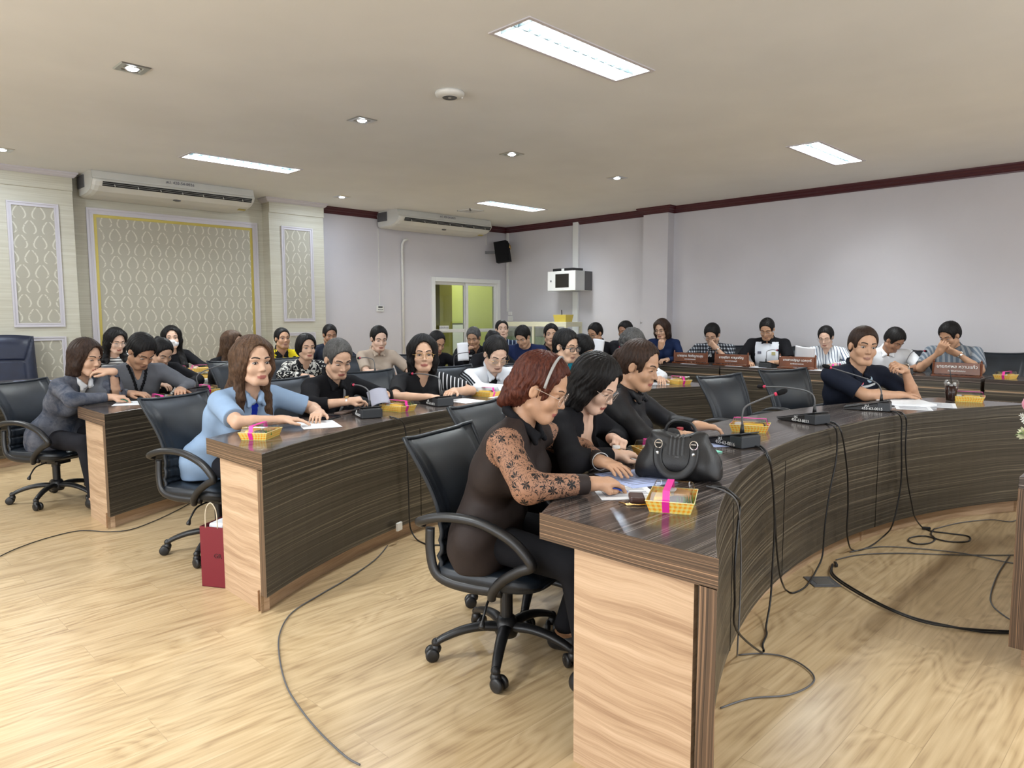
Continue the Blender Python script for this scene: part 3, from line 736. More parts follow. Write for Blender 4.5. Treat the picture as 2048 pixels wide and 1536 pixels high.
# presenters' table at the right edge: front panel faces away from the camera, waterfall end faces the camera side
t = thing('presenter_table', 'dark wood table at the right edge with the flower vase on it', 'table', (3.235, .505, 0))
def uvbox(g, x0, x1, y0, y1, z0, z1, m=0, vert=False):
    vs = [(x, y, z) for z in (z0, z1) for y in (y0, y1) for x in (x0, x1)]
    for f in ((0, 2, 3, 1), (4, 5, 7, 6), (0, 1, 5, 4), (2, 6, 7, 3), (0, 4, 6, 2), (1, 3, 7, 5)):
        p = [vs[k] for k in f]
        if len({q[2] for q in p}) == 1: u = [(q[0], q[1]) for q in p]
        elif len({q[0] for q in p}) == 1: u = [(q[2], q[1]) if vert else (q[1], q[2]) for q in p]
        else: u = [(q[2], q[0]) if vert else (q[0], q[2]) for q in p]
        g.add(p, [(0, 1, 2, 3)], m, [u])
    return g
uvbox(G(), 0, 2.4, -.60, 0, DZT - .045, DZT).build('tabletop', M['zeb_top'], t, weld=True, bevel=.002)
uvbox(G(), 0, 2.4, -.07, 0, .09, DZT - .045, 0, True).build('front_panel', M['zeb_edge'], t, weld=True, bevel=.002)
uvbox(G(), .015, .05, -.56, -.072, 0, DZT - .047).build('end_panel', M['oak'], t)
uvbox(G(), 2.35, 2.385, -.56, -.072, 0, DZT - .047).build('end_panel', M['oak'], t)
uvbox(G(), .06, 2.34, -.06, -.035, 0, .088).build('plinth', M['oak'], t)
# ------------------------------------------------------------------ office chair, faces +y
def office_chair(first_label, group='black swivel office chairs'):
    t = thing('office_chair', first_label, 'chair', (0, 0, 0), 0, group)
    # --- backrest: leather front with three seams, plastic shell behind
    def backpt(u, v, off):
        s = (u - .5) * 2
        z = .43 + v * .50
        w = .215 + .035 * v ** 2 - .02 * math.sin(PI * v) ** 2
        w *= 1.0 + .02 * math.sin(v * PI)
        yb = -.205 - .055 * v - .085 * v * v + .03 * math.sin(v * PI)          # lean back
        wrap = .035 * abs(s) ** 2.2
        top = .018 * (abs(s) ** 3) * v ** 4
        return s * w, yb + wrap + off, z + top
    def front(u, v):
        s = (u - .5) * 2
        x, y, z = backpt(u, v, 0)
        pad = .040 * (1 - abs(s) ** 5) * (1 - abs(2 * v - 1) ** 7)
        for c in (.12, .24, .36):
            pad -= .016 * math.exp(-((v - c) / .012) ** 2)
        pad -= .008 * math.exp(-((abs(s) - .80) / .03) ** 2) * (v > .05)
        return (x, y + pad, z)
    g = G(); g.grid(front, 30, 74); g.build('backrest', M['leather'], t, smooth=True)
    def back(u, v):
        x, y, z = backpt(1 - u, v, -.030 + .018 * abs((u - .5) * 2) ** 4 + .014 * abs(2 * v - 1) ** 8)
        return (x * .985, y, z)
    g = G(); g.grid(back, 16, 24); g.build('back_shell', M['black'], t, smooth=True)
    edge = [front(0.0, v / 24) for v in range(25)] + [front(u / 20, 1.0) for u in range(1, 21)] + [front(1.0, 1 - v / 24) for v in range(1, 25)]
    g = G(); g.tube(edge, .010, 8); g.build('piping', M['leather'], t, smooth=True)
    # --- seat
    def seat(u, v):
        a = u * 2 * PI
        ex = lambda c: math.copysign(abs(c) ** .45, c)
        cx, cy = ex(math.cos(a)), ex(math.sin(a))
        prof = [(0.0, .452), (.5, .450), (.86, .452), (.97, .443), (1.0, .420), (.97, .392), (.80, .372), (0.0, .362)]
        k = v * (len(prof) - 1); i = min(int(k), len(prof) - 2); f = k - i
        r = prof[i][0] * (1 - f) + prof[i + 1][0] * f; z = prof[i][1] * (1 - f) + prof[i + 1][1] * f
        x = cx * .245 * r * (1 - .04 * cy); y = cy * .235 * r + .01
        dip = .012 * (1 - min(1, (x / .2) ** 2 + (y / .2) ** 2)) if v < .5 else 0
        wf = -.018 * max(0, (y - .14) / .1) if v < .6 else 0
        return (x, y, z - dip + wf + .012)
    g = G(); g.grid(seat, 40, 21); g.build('seat', M['leather'], t, smooth=True)
    g = G(); g.box((0, -.01, .372), (.22, .24, .03)); g.box((0, .0, .35), (.12, .16, .04)); g.build('seat_plate', M['black'], t, bevel=.006)
    # side wings joining seat and back
    for s in (-1, 1):
        g = G(); g.tube(catmull([(s * .225, .10, .40), (s * .235, -.08, .40), (s * .232, -.18, .425), (s * .222, -.215, .50), (s * .212, -.222, .60)], 5), [.014] * 21, 8, sx=1.6); g.build('side_wing', M['black'], t, smooth=True)
    # --- armrests: loop from the back down to the seat
    for s in (-1, 1):
        p = catmull([(s * .225, -.245, .615), (s * .262, -.235, .635), (s * .272, -.12, .668), (s * .275, .03, .668), (s * .275, .16, .625), (s * .275, .235, .565), (s * .272, .245, .535), (s * .27, .20, .512), (s * .265, .13, .465), (s * .26, .085, .415), (s * .245, .07, .378)], 6)
        n = len(p); g = G(); g.tube(p, [.0165 + .004 * math.sin(PI * i / n) for i in range(n)], 10, sx=1.0); g.build('armrest', M['black'], t, smooth=True)
    # --- column and base
    g = G(); g.lathe([(.026, .16), (.026, .26), (.030, .26), (.030, .30)], n=20); g.build('column', M['black'], t, smooth=False)
    g = G(); g.lathe([(.0145, .12), (.0145, .36)], n=14); g.build('gas_lift', M['chrome'], t)
    g = G(); g.lathe([(0, .075), (.042, .08), (.050, .10), (.046, .135), (.034, .16), (0, .162)], n=24)
    for k in range(5):
        a = 2 * PI * k / 5 + .35; c, s_ = math.cos(a), math.sin(a)
        p = [(r * c, r * s_, z) for r, z in ((.03, .118), (.10, .125), (.18, .115), (.25, .092), (.285, .074))]
        g.tube(catmull(p, 4), [.027 - .010 * i / 16 for i in range(17)], 10, sx=.75)
        g.sphere((.287 * c, .287 * s_, .072), .019, 10, 8)
    g.build('star_base', M['black'], t, smooth=True)
    for k in range(5):
        a = 2 * PI * k / 5 + .35; c, s_ = math.cos(a), math.sin(a); b = a + 1.1 + k * 1.3
        g = G(); Rz = Matrix.Rotation(b, 3, 'Z'); cx, cy = .287 * c, .287 * s_
        for w in (-.017, .017):
            Mx = Rz @ Matrix.Rotation(PI / 2, 3, 'X')
            off = Rz @ Vector((.016, w, 0))
            g.lathe([(0, -.010), (.020, -.010), (.0275, -.006), (.0275, .006), (.020, .010), (0, .010)], (cx + off.x, cy + off.y, .0276), 18, 0, Mx)
        g.lathe([(.0, .074), (.014, .072), (.022, .050), (.018, .035), (0, .034)], (cx, cy, 0), 12)
        g.build('caster', M['black'], t, smooth=True)
    g = G(); g.tube(catmull([(.08, 0, .345), (.18, .02, .34), (.235, .03, .30), (.262, .035, .262)], 4), [.005] * 10 + [.010, .013, .010], 8); g.build('lever', M['black'], t, smooth=True)
    for o in KIDS[t.name]:
        if o.name.split('.')[0] not in ('column', 'gas_lift', 'star_base', 'caster'): o.location.z = -.045
    return t
# ------------------------------------------------------------------ executive chair at far left
def exec_chair(label, loc, rz):
    t = thing('executive_chair', label, 'chair', loc, rz)
    def fr(u, v):
        s = (u - .5) * 2; z = .45 + .72 * v; w = .285 - .02 * v
        pad = .06 * (1 - abs(s) ** 6) * (1 - abs(2 * v - 1) ** 8)
        for c in (.62,): pad -= .02 * math.exp(-((v - c) / .012) ** 2) * (abs(s) < .62)
        pad -= .02 * math.exp(-((abs(s) - .62) / .025) ** 2) * (v < .62)
        dd = abs(abs(s) - (.62 + (v - .62) / .38 * .38)); pad -= .02 * math.exp(-(dd / .025) ** 2) * (v > .62)
        return (s * w, -.24 - .14 * v + pad, z + .02 * (1 - s * s) * v)
    G().grid(fr, 40, 50).build('backrest', M['leather_nb'], t, smooth=True)
    G().grid(lambda u, v: ((.5 - u) * .56, -.27 - .14 * v, .45 + .72 * v), 8, 8).build('back_shell', M['leather_nb'], t, smooth=True)
    g = G(); g.box((0, 0, .44), (.54, .52, .13)); g.build('seat', M['leather_nb'], t, bevel=.04, seg=4)
    for s in (-1, 1):
        g = G(); g.tube(catmull([(s * .29, -.27, .60), (s * .31, -.1, .68), (s * .31, .12, .68), (s * .30, .22, .60), (s * .28, .18, .42)], 5), .026, 8); g.build('armrest', M['black'], t, smooth=True)
    G().lathe([(.03, .08), (.03, .40)], n=14).build('column', M['black'], t)
    g = G()
    for k in range(5):
        a = 2 * PI * k / 5; g.tube([(0, 0, .1), (.30 * math.cos(a), .30 * math.sin(a), .06)], [.03, .02], 8); g.sphere((.30 * math.cos(a), .30 * math.sin(a), .03), .03, 10, 8)
    g.build('star_base', M['black'], t, smooth=True)
exec_chair('tall navy executive chair behind the far left desk', (1.62, 9.10, 0), math.radians(178))
# blue plastic stool / chair
def blue_chair(label, loc, rz):
    t = thing('plastic_chair', label, 'chair', loc, rz, 'blue plastic chairs')
    g = G(); g.grid(lambda u, v: ((u - .5) * .40, -.20 + .40 * v, .43 + .012 * math.sin(u * PI) * -1), 8, 8); g.build('seat', M['blue'], t, smooth=True, solid=.012)
    g = G()
    def bk(u, v):
        s = (u - .5) * 2
        return (s * (.20 - .015 * v), -.20 - .07 * v + .03 * (s * s), .43 + .33 * v - .03 * v * abs(s) ** 3)
    nu, nv = 12, 8
    vs = [bk(i / nu, j / nv) for j in range(nv + 1) for i in range(nu + 1)]
    fs = [(j * (nu + 1) + i, j * (nu + 1) + i + 1, (j + 1) * (nu + 1) + i + 1, (j + 1) * (nu + 1) + i) for j in range(nv) for i in range(nu) if not (4 <= i < 8 and j == 5) and not (j < 2 and 3 <= i < 9)]
    g.add(vs, fs); g.build('backrest', M['blue'], t, smooth=True, solid=.012)
    for sx in (-1, 1):
        for sy in (-1, 1):
            g = G(); g.tube([(sx * .17, sy * .17, .43), (sx * .20, sy * .20, 0)], [.025, .018], 8); g.build('leg', M['blue'], t, smooth=True)
# ------------------------------------------------------------------ implicit surface modeller (people, bags)
F32 = np.float32
def _caps(P, a, b, ra, rb):
    ba = b - a; l2 = float(ba @ ba)
    pa = P - a
    if l2 < 1e-10: return np.sqrt((pa * pa).sum(-1)) - max(ra, rb)
    t = np.clip((pa @ ba) / l2, 0, 1)
    q = pa - t[..., None] * ba
    return np.sqrt((q * q).sum(-1)) - (ra + t * (rb - ra))
class SDF:
    def __init__(s): s.p = []
    def cap(s, a, b, ra, rb=None, k=.012, op='u', M=None, mul=1.0):
        s.p.append(('c', np.array(a, F32), np.array(b, F32), ra, ra if rb is None else rb, k, op, None if M is None else np.array(M, F32), mul)); return s
    def ell(s, c, R, r, k=.012, op='u'):
        s.p.append(('e', np.array(c, F32), np.array(R, F32), np.array(r, F32), 0, k, op, None, 1.0)); return s
    def plane(s, c, n, k=.004):     # removes the side the normal points to
        n = np.array(n, F32); n = n / np.linalg.norm(n)
        s.p.append(('p', np.array(c, F32), n, 0, 0, k, 'p', None, 1.0)); return s
    def fn(s, f): s.p.append(('f', f, None, 0, 0, 0, 'f', None, 1.0)); return s
    def _d(s, p, P):
        if p[0] == 'c':
            if p[7] is not None: return _caps(P @ p[7].T, p[7] @ p[1], p[7] @ p[2], p[3], p[4]) * p[8]
            return _caps(P, p[1], p[2], p[3], p[4])
        if p[0] == 'e':
            q = (P - p[1]) @ p[2]
            k0 = np.sqrt(((q / p[3]) ** 2).sum(-1)); k1 = np.sqrt(((q / (p[3] ** 2)) ** 2).sum(-1))
            return k0 * (k0 - 1) / np.maximum(k1, 1e-6)
        if p[0] == 'p': return (P - p[1]) @ p[2]
    def eval(s, P, cen=None, rad=0.0):
        d = np.full(P.shape[:-1], 9.0, F32)
        for p in s.p:
            k = p[5]
            if p[0] == 'f': d = d + p[1](P); continue
            if cen is not None:
                dc = s._d(p, cen)
                if p[6] == 'u': m = dc < rad * 1.5 + k
                elif p[6] == 's': m = dc < rad * 1.5 + k
                else: m = dc > -rad * 1.5 - k
                idx = np.nonzero(m)[0]
                if len(idx) == 0: continue
                full = len(idx) == len(m)
                Q = P if full else P[idx]; dd = d if full else d[idx]
            else: Q = P; dd = d; full = True; idx = None
            e = s._d(p, Q).astype(F32)
            if p[6] == 'u':
                h = np.maximum(k - np.abs(dd - e), 0) / k; r = np.minimum(dd, e) - h * h * k * .25
            elif p[6] == 's':
                e = -e; h = np.maximum(k - np.abs(dd - e), 0) / k; r = np.maximum(dd, e) + h * h * k * .25
            else:
                h = np.maximum(k - np.abs(dd - e), 0) / k; r = np.maximum(dd, e) + h * h * k * .25
            if full: d = r
            else: d[idx] = r
        return d
    def bounds(s):
        lo = np.full(3, 9e9); hi = -lo
        for p in s.p:
            if p[6] != 'u': continue
            if p[0] == 'c':
                r = max(p[3], p[4]) * 1.25
                for q in (p[1], p[2]): lo = np.minimum(lo, q - r); hi = np.maximum(hi, q + r)
            elif p[0] == 'e':
                r = float(p[3].max()); lo = np.minimum(lo, p[1] - r); hi = np.maximum(hi, p[1] + r)
        return lo - .02, hi + .02
    def mesh(s, h):
        B = 8; H = h * B
        lo, hi = s.bounds(); n = np.ceil((hi - lo) / H).astype(int)
        I = np.stack(np.meshgrid(*[np.arange(k) for k in n], indexing='ij'), -1).reshape(-1, 3)
        C = (lo + (I + .5) * H).astype(F32)
        dc = s.eval(C)
        act = I[np.abs(dc) < H * 0.87 * 1.25 + .012]
        if len(act) == 0: return np.zeros((0, 3)), np.zeros((0, 4), int)
        cen = (lo + (act + .5) * H).astype(F32)
        r = np.arange(B + 1); L = np.stack(np.meshgrid(r, r, r, indexing='ij'), -1)
        P = (lo + (act[:, None, None, None, :] * B + L[None]) * h).astype(F32)
        nb = len(act)
        D = np.empty((nb, B + 1, B + 1, B + 1), F32); CH = 600
        for i in range(0, nb, CH):
            q = P[i:i + CH].reshape(-1, (B + 1) ** 3, 3)
            D[i:i + CH] = s.eval(q, cen[i:i + CH], H * .87).reshape(-1, B + 1, B + 1, B + 1)
        S = D < 0
        cs = [S[:, a:a + B, b:b + B, c:c + B] for a in (0, 1) for b in (0, 1) for c in (0, 1)]
        allin = cs[0].copy(); anyin = cs[0].copy()
        for c in cs[1:]: allin &= c; anyin |= c
        cross = anyin & ~allin
        bi, ci, cj, ck = np.nonzero(cross)
        cell = act[bi] * B + np.stack([ci, cj, ck], -1)
        acc = np.zeros((len(bi), 3)); cnt = np.zeros(len(bi))
        off = [(a, b, c) for a in (0, 1) for b in (0, 1) for c in (0, 1)]
        for o in off:
            for ax in range(3):
                if o[ax]: continue
                o2 = list(o); o2[ax] = 1
                d0 = D[bi, ci + o[0], cj + o[1], ck + o[2]]; d1 = D[bi, ci + o2[0], cj + o2[1], ck + o2[2]]
                m = (d0 < 0) != (d1 < 0)
                t = np.where(m, d0 / np.where(m, d0 - d1, 1), 0)
                v = np.array(o, float)[None] + np.zeros((len(bi), 3)); v[:, ax] += t
                acc += v * m[:, None]; cnt += m
        V = lo + (cell + acc / cnt[:, None]) * h
        nn = n * B + 2
        key = (cell[:, 0] * nn[1] + cell[:, 1]) * nn[2] + cell[:, 2]
        od = np.argsort(key); ks = key[od]
        def look(c):
            k = (c[:, 0] * nn[1] + c[:, 1]) * nn[2] + c[:, 2]
            p = np.clip(np.searchsorted(ks, k), 0, len(ks) - 1)
            return np.where(ks[p] == k, od[p], -1)
        Q = []
        for ax in range(3):
            sl0 = [slice(None)] + [slice(0, B)] * 3; sl1 = list(sl0); sl1[ax + 1] = slice(1, B + 1)
            a, b = S[tuple(sl0)], S[tuple(sl1)]
            for sgn in (0, 1):
                m = (a & ~b) if sgn else (~a & b)
                e0, e1, e2, e3 = np.nonzero(m)
                if len(e0) == 0: continue
                c = act[e0] * B + np.stack([e1, e2, e3], -1)
                u, w = (ax + 1) % 3, (ax + 2) % 3
                du = np.zeros(3, int); du[u] = 1; dw = np.zeros(3, int); dw[w] = 1
                q = np.stack([look(c), look(c - du), look(c - du - dw), look(c - dw)], -1)
                q = q[(q >= 0).all(1)]
                Q.append(q if sgn else q[:, ::-1])
        Qf = np.concatenate(Q) if Q else np.zeros((0, 4), int)
        return V, Qf
def np_mesh(name, V, Q, mats, parent=None, mi=None, keep_big=False):
    me = bpy.data.meshes.new(name); n = len(Q)
    me.vertices.add(len(V)); me.vertices.foreach_set('co', np.asarray(V, F32).ravel())
    me.loops.add(n * 4); me.loops.foreach_set('vertex_index', np.asarray(Q, np.int32).ravel())
    me.polygons.add(n); me.polygons.foreach_set('loop_start', np.arange(0, n * 4, 4, dtype=np.int32))
    try: me.polygons.foreach_set('loop_total', np.full(n, 4, np.int32))
    except Exception: pass
    for m in (mats if isinstance(mats, (list, tuple)) else [mats]): me.materials.append(m)
    if mi is not None: me.polygons.foreach_set('material_index', np.asarray(mi, np.int32))
    me.polygons.foreach_set('use_smooth', np.ones(n, bool))
    me.update(calc_edges=True); me.validate()
    o = bpy.data.objects.new(name, me); COL.objects.link(o)
    if parent is not None:
        o.parent = parent; KIDS.setdefault(parent.name, []).append(o)
        o.matrix_parent_inverse = parent.matrix_basis.inverted()
    return o
def biggest(V, Q):
    # keep the largest connected piece (drops crumbs of the cut)
    lab = np.arange(len(V)); 
    for _ in range(400):
        m = lab[Q].min(1); new = lab.copy()
        for c in range(4): np.minimum.at(new, Q[:, c], m)
        new = new[new]
        if (new == lab).all(): break
        lab = new
    u, c = np.unique(lab[Q[:, 0]], return_counts=True); b = u[c.argmax()]
    return V, Q[lab[Q[:, 0]] == b]
def nrm(v): v = np.array(v, float); return v / np.linalg.norm(v)
def rot_axis(v, ax, a):
    ax = nrm(ax); return v * math.cos(a) + np.cross(ax, v) * math.sin(a) + ax * (ax @ v) * (1 - math.cos(a))
# ------------------------------------------------------------------ fabrics, skin, hair
def skin(name, c):
    a = N(name); v = a.coord(); f = a.noise(v, 14, 4, .6); f2 = a.noise(v, 90, 2)
    a.set(base=a.ramp(f, [(.3, tuple(x * .88 for x in c)), (.7, tuple(min(1, x * 1.08) for x in c))]), rough=.46, spec=.4)
    a.b.inputs['Subsurface Weight'].default_value = 0.0
    a.bump(f2, .06, .001); return a.m
SK = [skin('skin_light', (.60, .37, .25)), skin('skin_tan', (.50, .285, .175)), skin('skin_brown', (.36, .19, .115)), skin('skin_fair', (.70, .46, .34))]
LIP = plain('lip', (.40, .135, .11), .45); LIPM = plain('lip_natural', (.34, .17, .125), .5)
EYEW = plain('eye_white', (.52, .49, .46), .35); IRIS = plain('iris', (.012, .007, .005), .3); BROW = plain('eyebrow_hair', (.035, .022, .016), .8)
def hairmat(name, c, c2, rough=.50):
    a = N(name); v = a.coord('Object', (1, 1, .22)); f = a.noise(v, 150, 3, .6); f2 = a.noise(v, 26, 3)
    a.set(base=a.mix(f2, a.ramp(f, [(.3, tuple(x * .55 for x in c)), (.7, c)]), a.ramp(f, [(.3, c), (.7, c2)])), rough=rough, spec=.16)
    a.bump(f, .55, .0025); return a.m
HB = hairmat('black_hair', (.006, .0055, .0055), (.018, .016, .016)); HD = hairmat('dark_brown_hair', (.022, .013, .010), (.075, .042, .028))
HR = hairmat('auburn_hair', (.045, .011, .008), (.17, .055, .032), .45); HN = hairmat('long_brown_hair', (.045, .025, .015), (.19, .105, .06)); HG = hairmat('greying_hair', (.05, .048, .046), (.17, .165, .16), .5)
def fabric(name, c, rough=.85, nz=.12, bump=.25, sheen=.0, spec=.15):
    a = N(name); v = a.coord(); f = a.noise(v, 11, 4); w = a.noise(v, 420, 2)
    a.set(base=a.ramp(f, [(.3, tuple(x * (1 - nz) for x in c)), (.7, tuple(min(1, x * (1 + nz)) for x in c))]), rough=rough, sheen=sheen, spec=spec)
    a.bump(w, bump, .0012); return a.m
def pattern(name, kind, c1, c2, sc=40., c3=None, thr=.5, ax=0):
    a = N(name); v = a.coord(); sep = a.n('ShaderNodeSeparateXYZ'); a.l(v, sep.inputs[0])
    def st(s_, k, t): return a.math('GREATER_THAN', a.math('FRACT', a.math('MULTIPLY', s_, k)), t)
    dg = a.math('ADD', sep.outputs[0], a.math('MULTIPLY', sep.outputs[1], -1.0)); hz = sep.outputs[2]
    if kind == 'hstripe': f = st(hz, sc, thr)
    elif kind == 'vstripe': f = st(dg, sc, thr)
    elif kind == 'plaid': f = a.math('MULTIPLY', a.math('ADD', st(hz, sc, thr), st(dg, sc, thr)), .5)
    elif kind == 'blot':
        n = a.noise(v, sc, 3, .55, 1.2); f = a.math('GREATER_THAN', n, thr)
    elif kind == 'mottle': f = a.noise(v, sc, 5, .7, .5)
    if kind == 'plaid': c = a.ramp(f, [(0, c1), (.5, c3 or c1), (1, c2)], 'CONSTANT' if False else 'LINEAR')
    elif kind == 'mottle': c = a.ramp(f, [(.35, c1), (.65, c2)])
    else: c = a.mix(f, c1, c2)
    a.set(base=c, rough=.85, spec=.2); a.bump(a.noise(v, 400, 2), .2, .001); return a.m
FB = fabric('black_cotton', (.009, .009, .011)); FBs = fabric('black_satin', (.007, .007, .009), .58, .1, .1, 0, .3); FNV = fabric('navy_cotton', (.012, .022, .065))
FW = fabric('white_cotton', (.74, .75, .77), .8, .03); TRS = fabric('dark_trousers', (.014, .014, .018)); FBR = fabric('dark_brown_chiffon', (.030, .022, .020), .6)
def lace_mat():
    a = N('black_floral_lace_over_skin'); v = a.coord()
    w = a.n('ShaderNodeTexVoronoi'); w.inputs['Scale'].default_value = 23; w.inputs['Randomness'].default_value = 1.0; a.l(v, w.inputs['Vector'])
    sub = a.n('ShaderNodeVectorMath', operation='SUBTRACT'); a.l(v, sub.inputs[0]); a.l(w.outputs['Position'], sub.inputs[1])
    sc = a.n('ShaderNodeSeparateXYZ'); a.l(sub.outputs[0], sc.inputs[0])
    hor = a.math('SQRT', a.math('ADD', a.math('MULTIPLY', sc.outputs[0], sc.outputs[0]), a.math('MULTIPLY', sc.outputs[1], sc.outputs[1])))
    an = a.math('ARCTAN2', sc.outputs[2], a.math('SUBTRACT', sc.outputs[0], sc.outputs[1]))
    pet = a.math('ABSOLUTE', a.math('SINE', a.math('MULTIPLY', an, 3.5)))
    thr = a.math('ADD', a.math('MULTIPLY', pet, .33), .08)
    fl = a.math('LESS_THAN', w.outputs['Distance'], thr)
    br = a.noise(v, 34, 2, .5, 2.2); stem = a.math('LESS_THAN', a.math('ABSOLUTE', a.math('SUBTRACT', br, .5)), .022)
    f = a.math('MAXIMUM', fl, stem)
    a.set(base=a.mix(f, (.30, .155, .095), (.008, .007, .007)), rough=.6, spec=.3); return a.m
LACE = lace_mat()
# ------------------------------------------------------------------ people
def basis_from(yaw_dir, up=(0, 0, 1)):
    f = nrm(yaw_dir); u = np.array(up, float); s = np.cross(f, u); s /= np.linalg.norm(s); u = np.cross(s, f)
    return np.stack([s, f, u], 1)       # columns: right, forward, up
def ik(A, B, l1, l2, pole):
    d = B - A; L = np.linalg.norm(d); mx = (l1 + l2) * .985
    if L > mx: B = A + d / L * mx; d = B - A; L = mx
    L = max(L, abs(l1 - l2) + .02)
    a = (l1 * l1 - l2 * l2 + L * L) / (2 * L); h = math.sqrt(max(1e-6, l1 * l1 - a * a)); u = d / np.linalg.norm(d)
    p = pole - u * (pole @ u); p = p / (np.linalg.norm(p) + 1e-9)
    return A + u * a + p * h, B
def hand(S, W, d, n, side, pose, sc=1.0, k=.007):
    # W wrist, d finger direction, n palm normal (palm faces n), side +1 right hand / -1 left; returns grip point
    d = nrm(d); n = nrm(n - d * (n @ d)); t = np.cross(n, d) * side      # towards the thumb for a palm-down hand
    t = nrm(t)
    curl = dict(flat=(12, 14, 10), rest=(22, 30, 22), pen=(48, 58, 30), fist=(62, 80, 50), clasp=(35, 50, 35), chin=(40, 60, 40), hold=(45, 35, 20))[pose]
    spread = dict(flat=.14, rest=.07, pen=.02, fist=0, clasp=.02, chin=.03, hold=.05)[pose]
    pl = .088 * sc
    for q, r in ((.030, .0130), (.010, .0145), (-.010, .0145), (-.028, .0125)):
        S.cap(W + t * q * .62 * sc, W + d * pl + t * q * sc - n * .001, .0165 * sc, r * sc * .86, .012)
    S.cap(W - d * .012, W + d * .03, .0225 * sc, .021 * sc, .016)
    tips = []
    for i, (q, L, r) in enumerate(((.030, .072, .0084), (.010, .080, .0087), (-.010, .074, .0083), (-.028, .058, .0074))):
        p = W + d * (pl - .002) + t * q * sc; fd = nrm(d + t * spread * (q / .03)); fac = 1.0 if pose != 'pen' else (.55, .85, 1.1, 1.2)[i]
        ax = np.cross(fd, n)
        ls = (L * .45, L * .31, L * .24)
        for j in range(3):
            fd = rot_axis(fd, ax, math.radians(curl[j] * fac))
            p2 = p + fd * ls[j] * sc; rr = r * (1 - .09 * j) * sc
            S.cap(p, p2, rr * 1.02, rr * .93, .0035 if j else .006); p = p2
        tips.append(p)
    # thumb from the side of the palm
    b = W + d * .022 * sc + t * .024 * sc
    td = nrm(d * .62 + t * .72 + n * (.25 if pose in ('flat', 'rest') else .55))
    if pose in ('pen', 'fist', 'chin', 'hold', 'clasp'): td = nrm(d * .80 + t * .45 + n * .62)
    p1 = b + td * .040 * sc; S.cap(b, p1, .0155 * sc, .0115 * sc, .012)
    td2 = rot_axis(td, np.cross(td, nrm(d - t * .55)), .35 if pose in ('flat', 'rest') else .8); p2 = p1 + td2 * .030 * sc; S.cap(p1, p2, .0108 * sc, .0095 * sc, .006)
    td3 = rot_axis(td2, np.cross(td2, nrm(d - t * .7)), .3); p3 = p2 + td3 * .024 * sc; S.cap(p2, p3, .0094 * sc, .0078 * sc, .004)
    return (tips[0] + p3) / 2, d, n, t
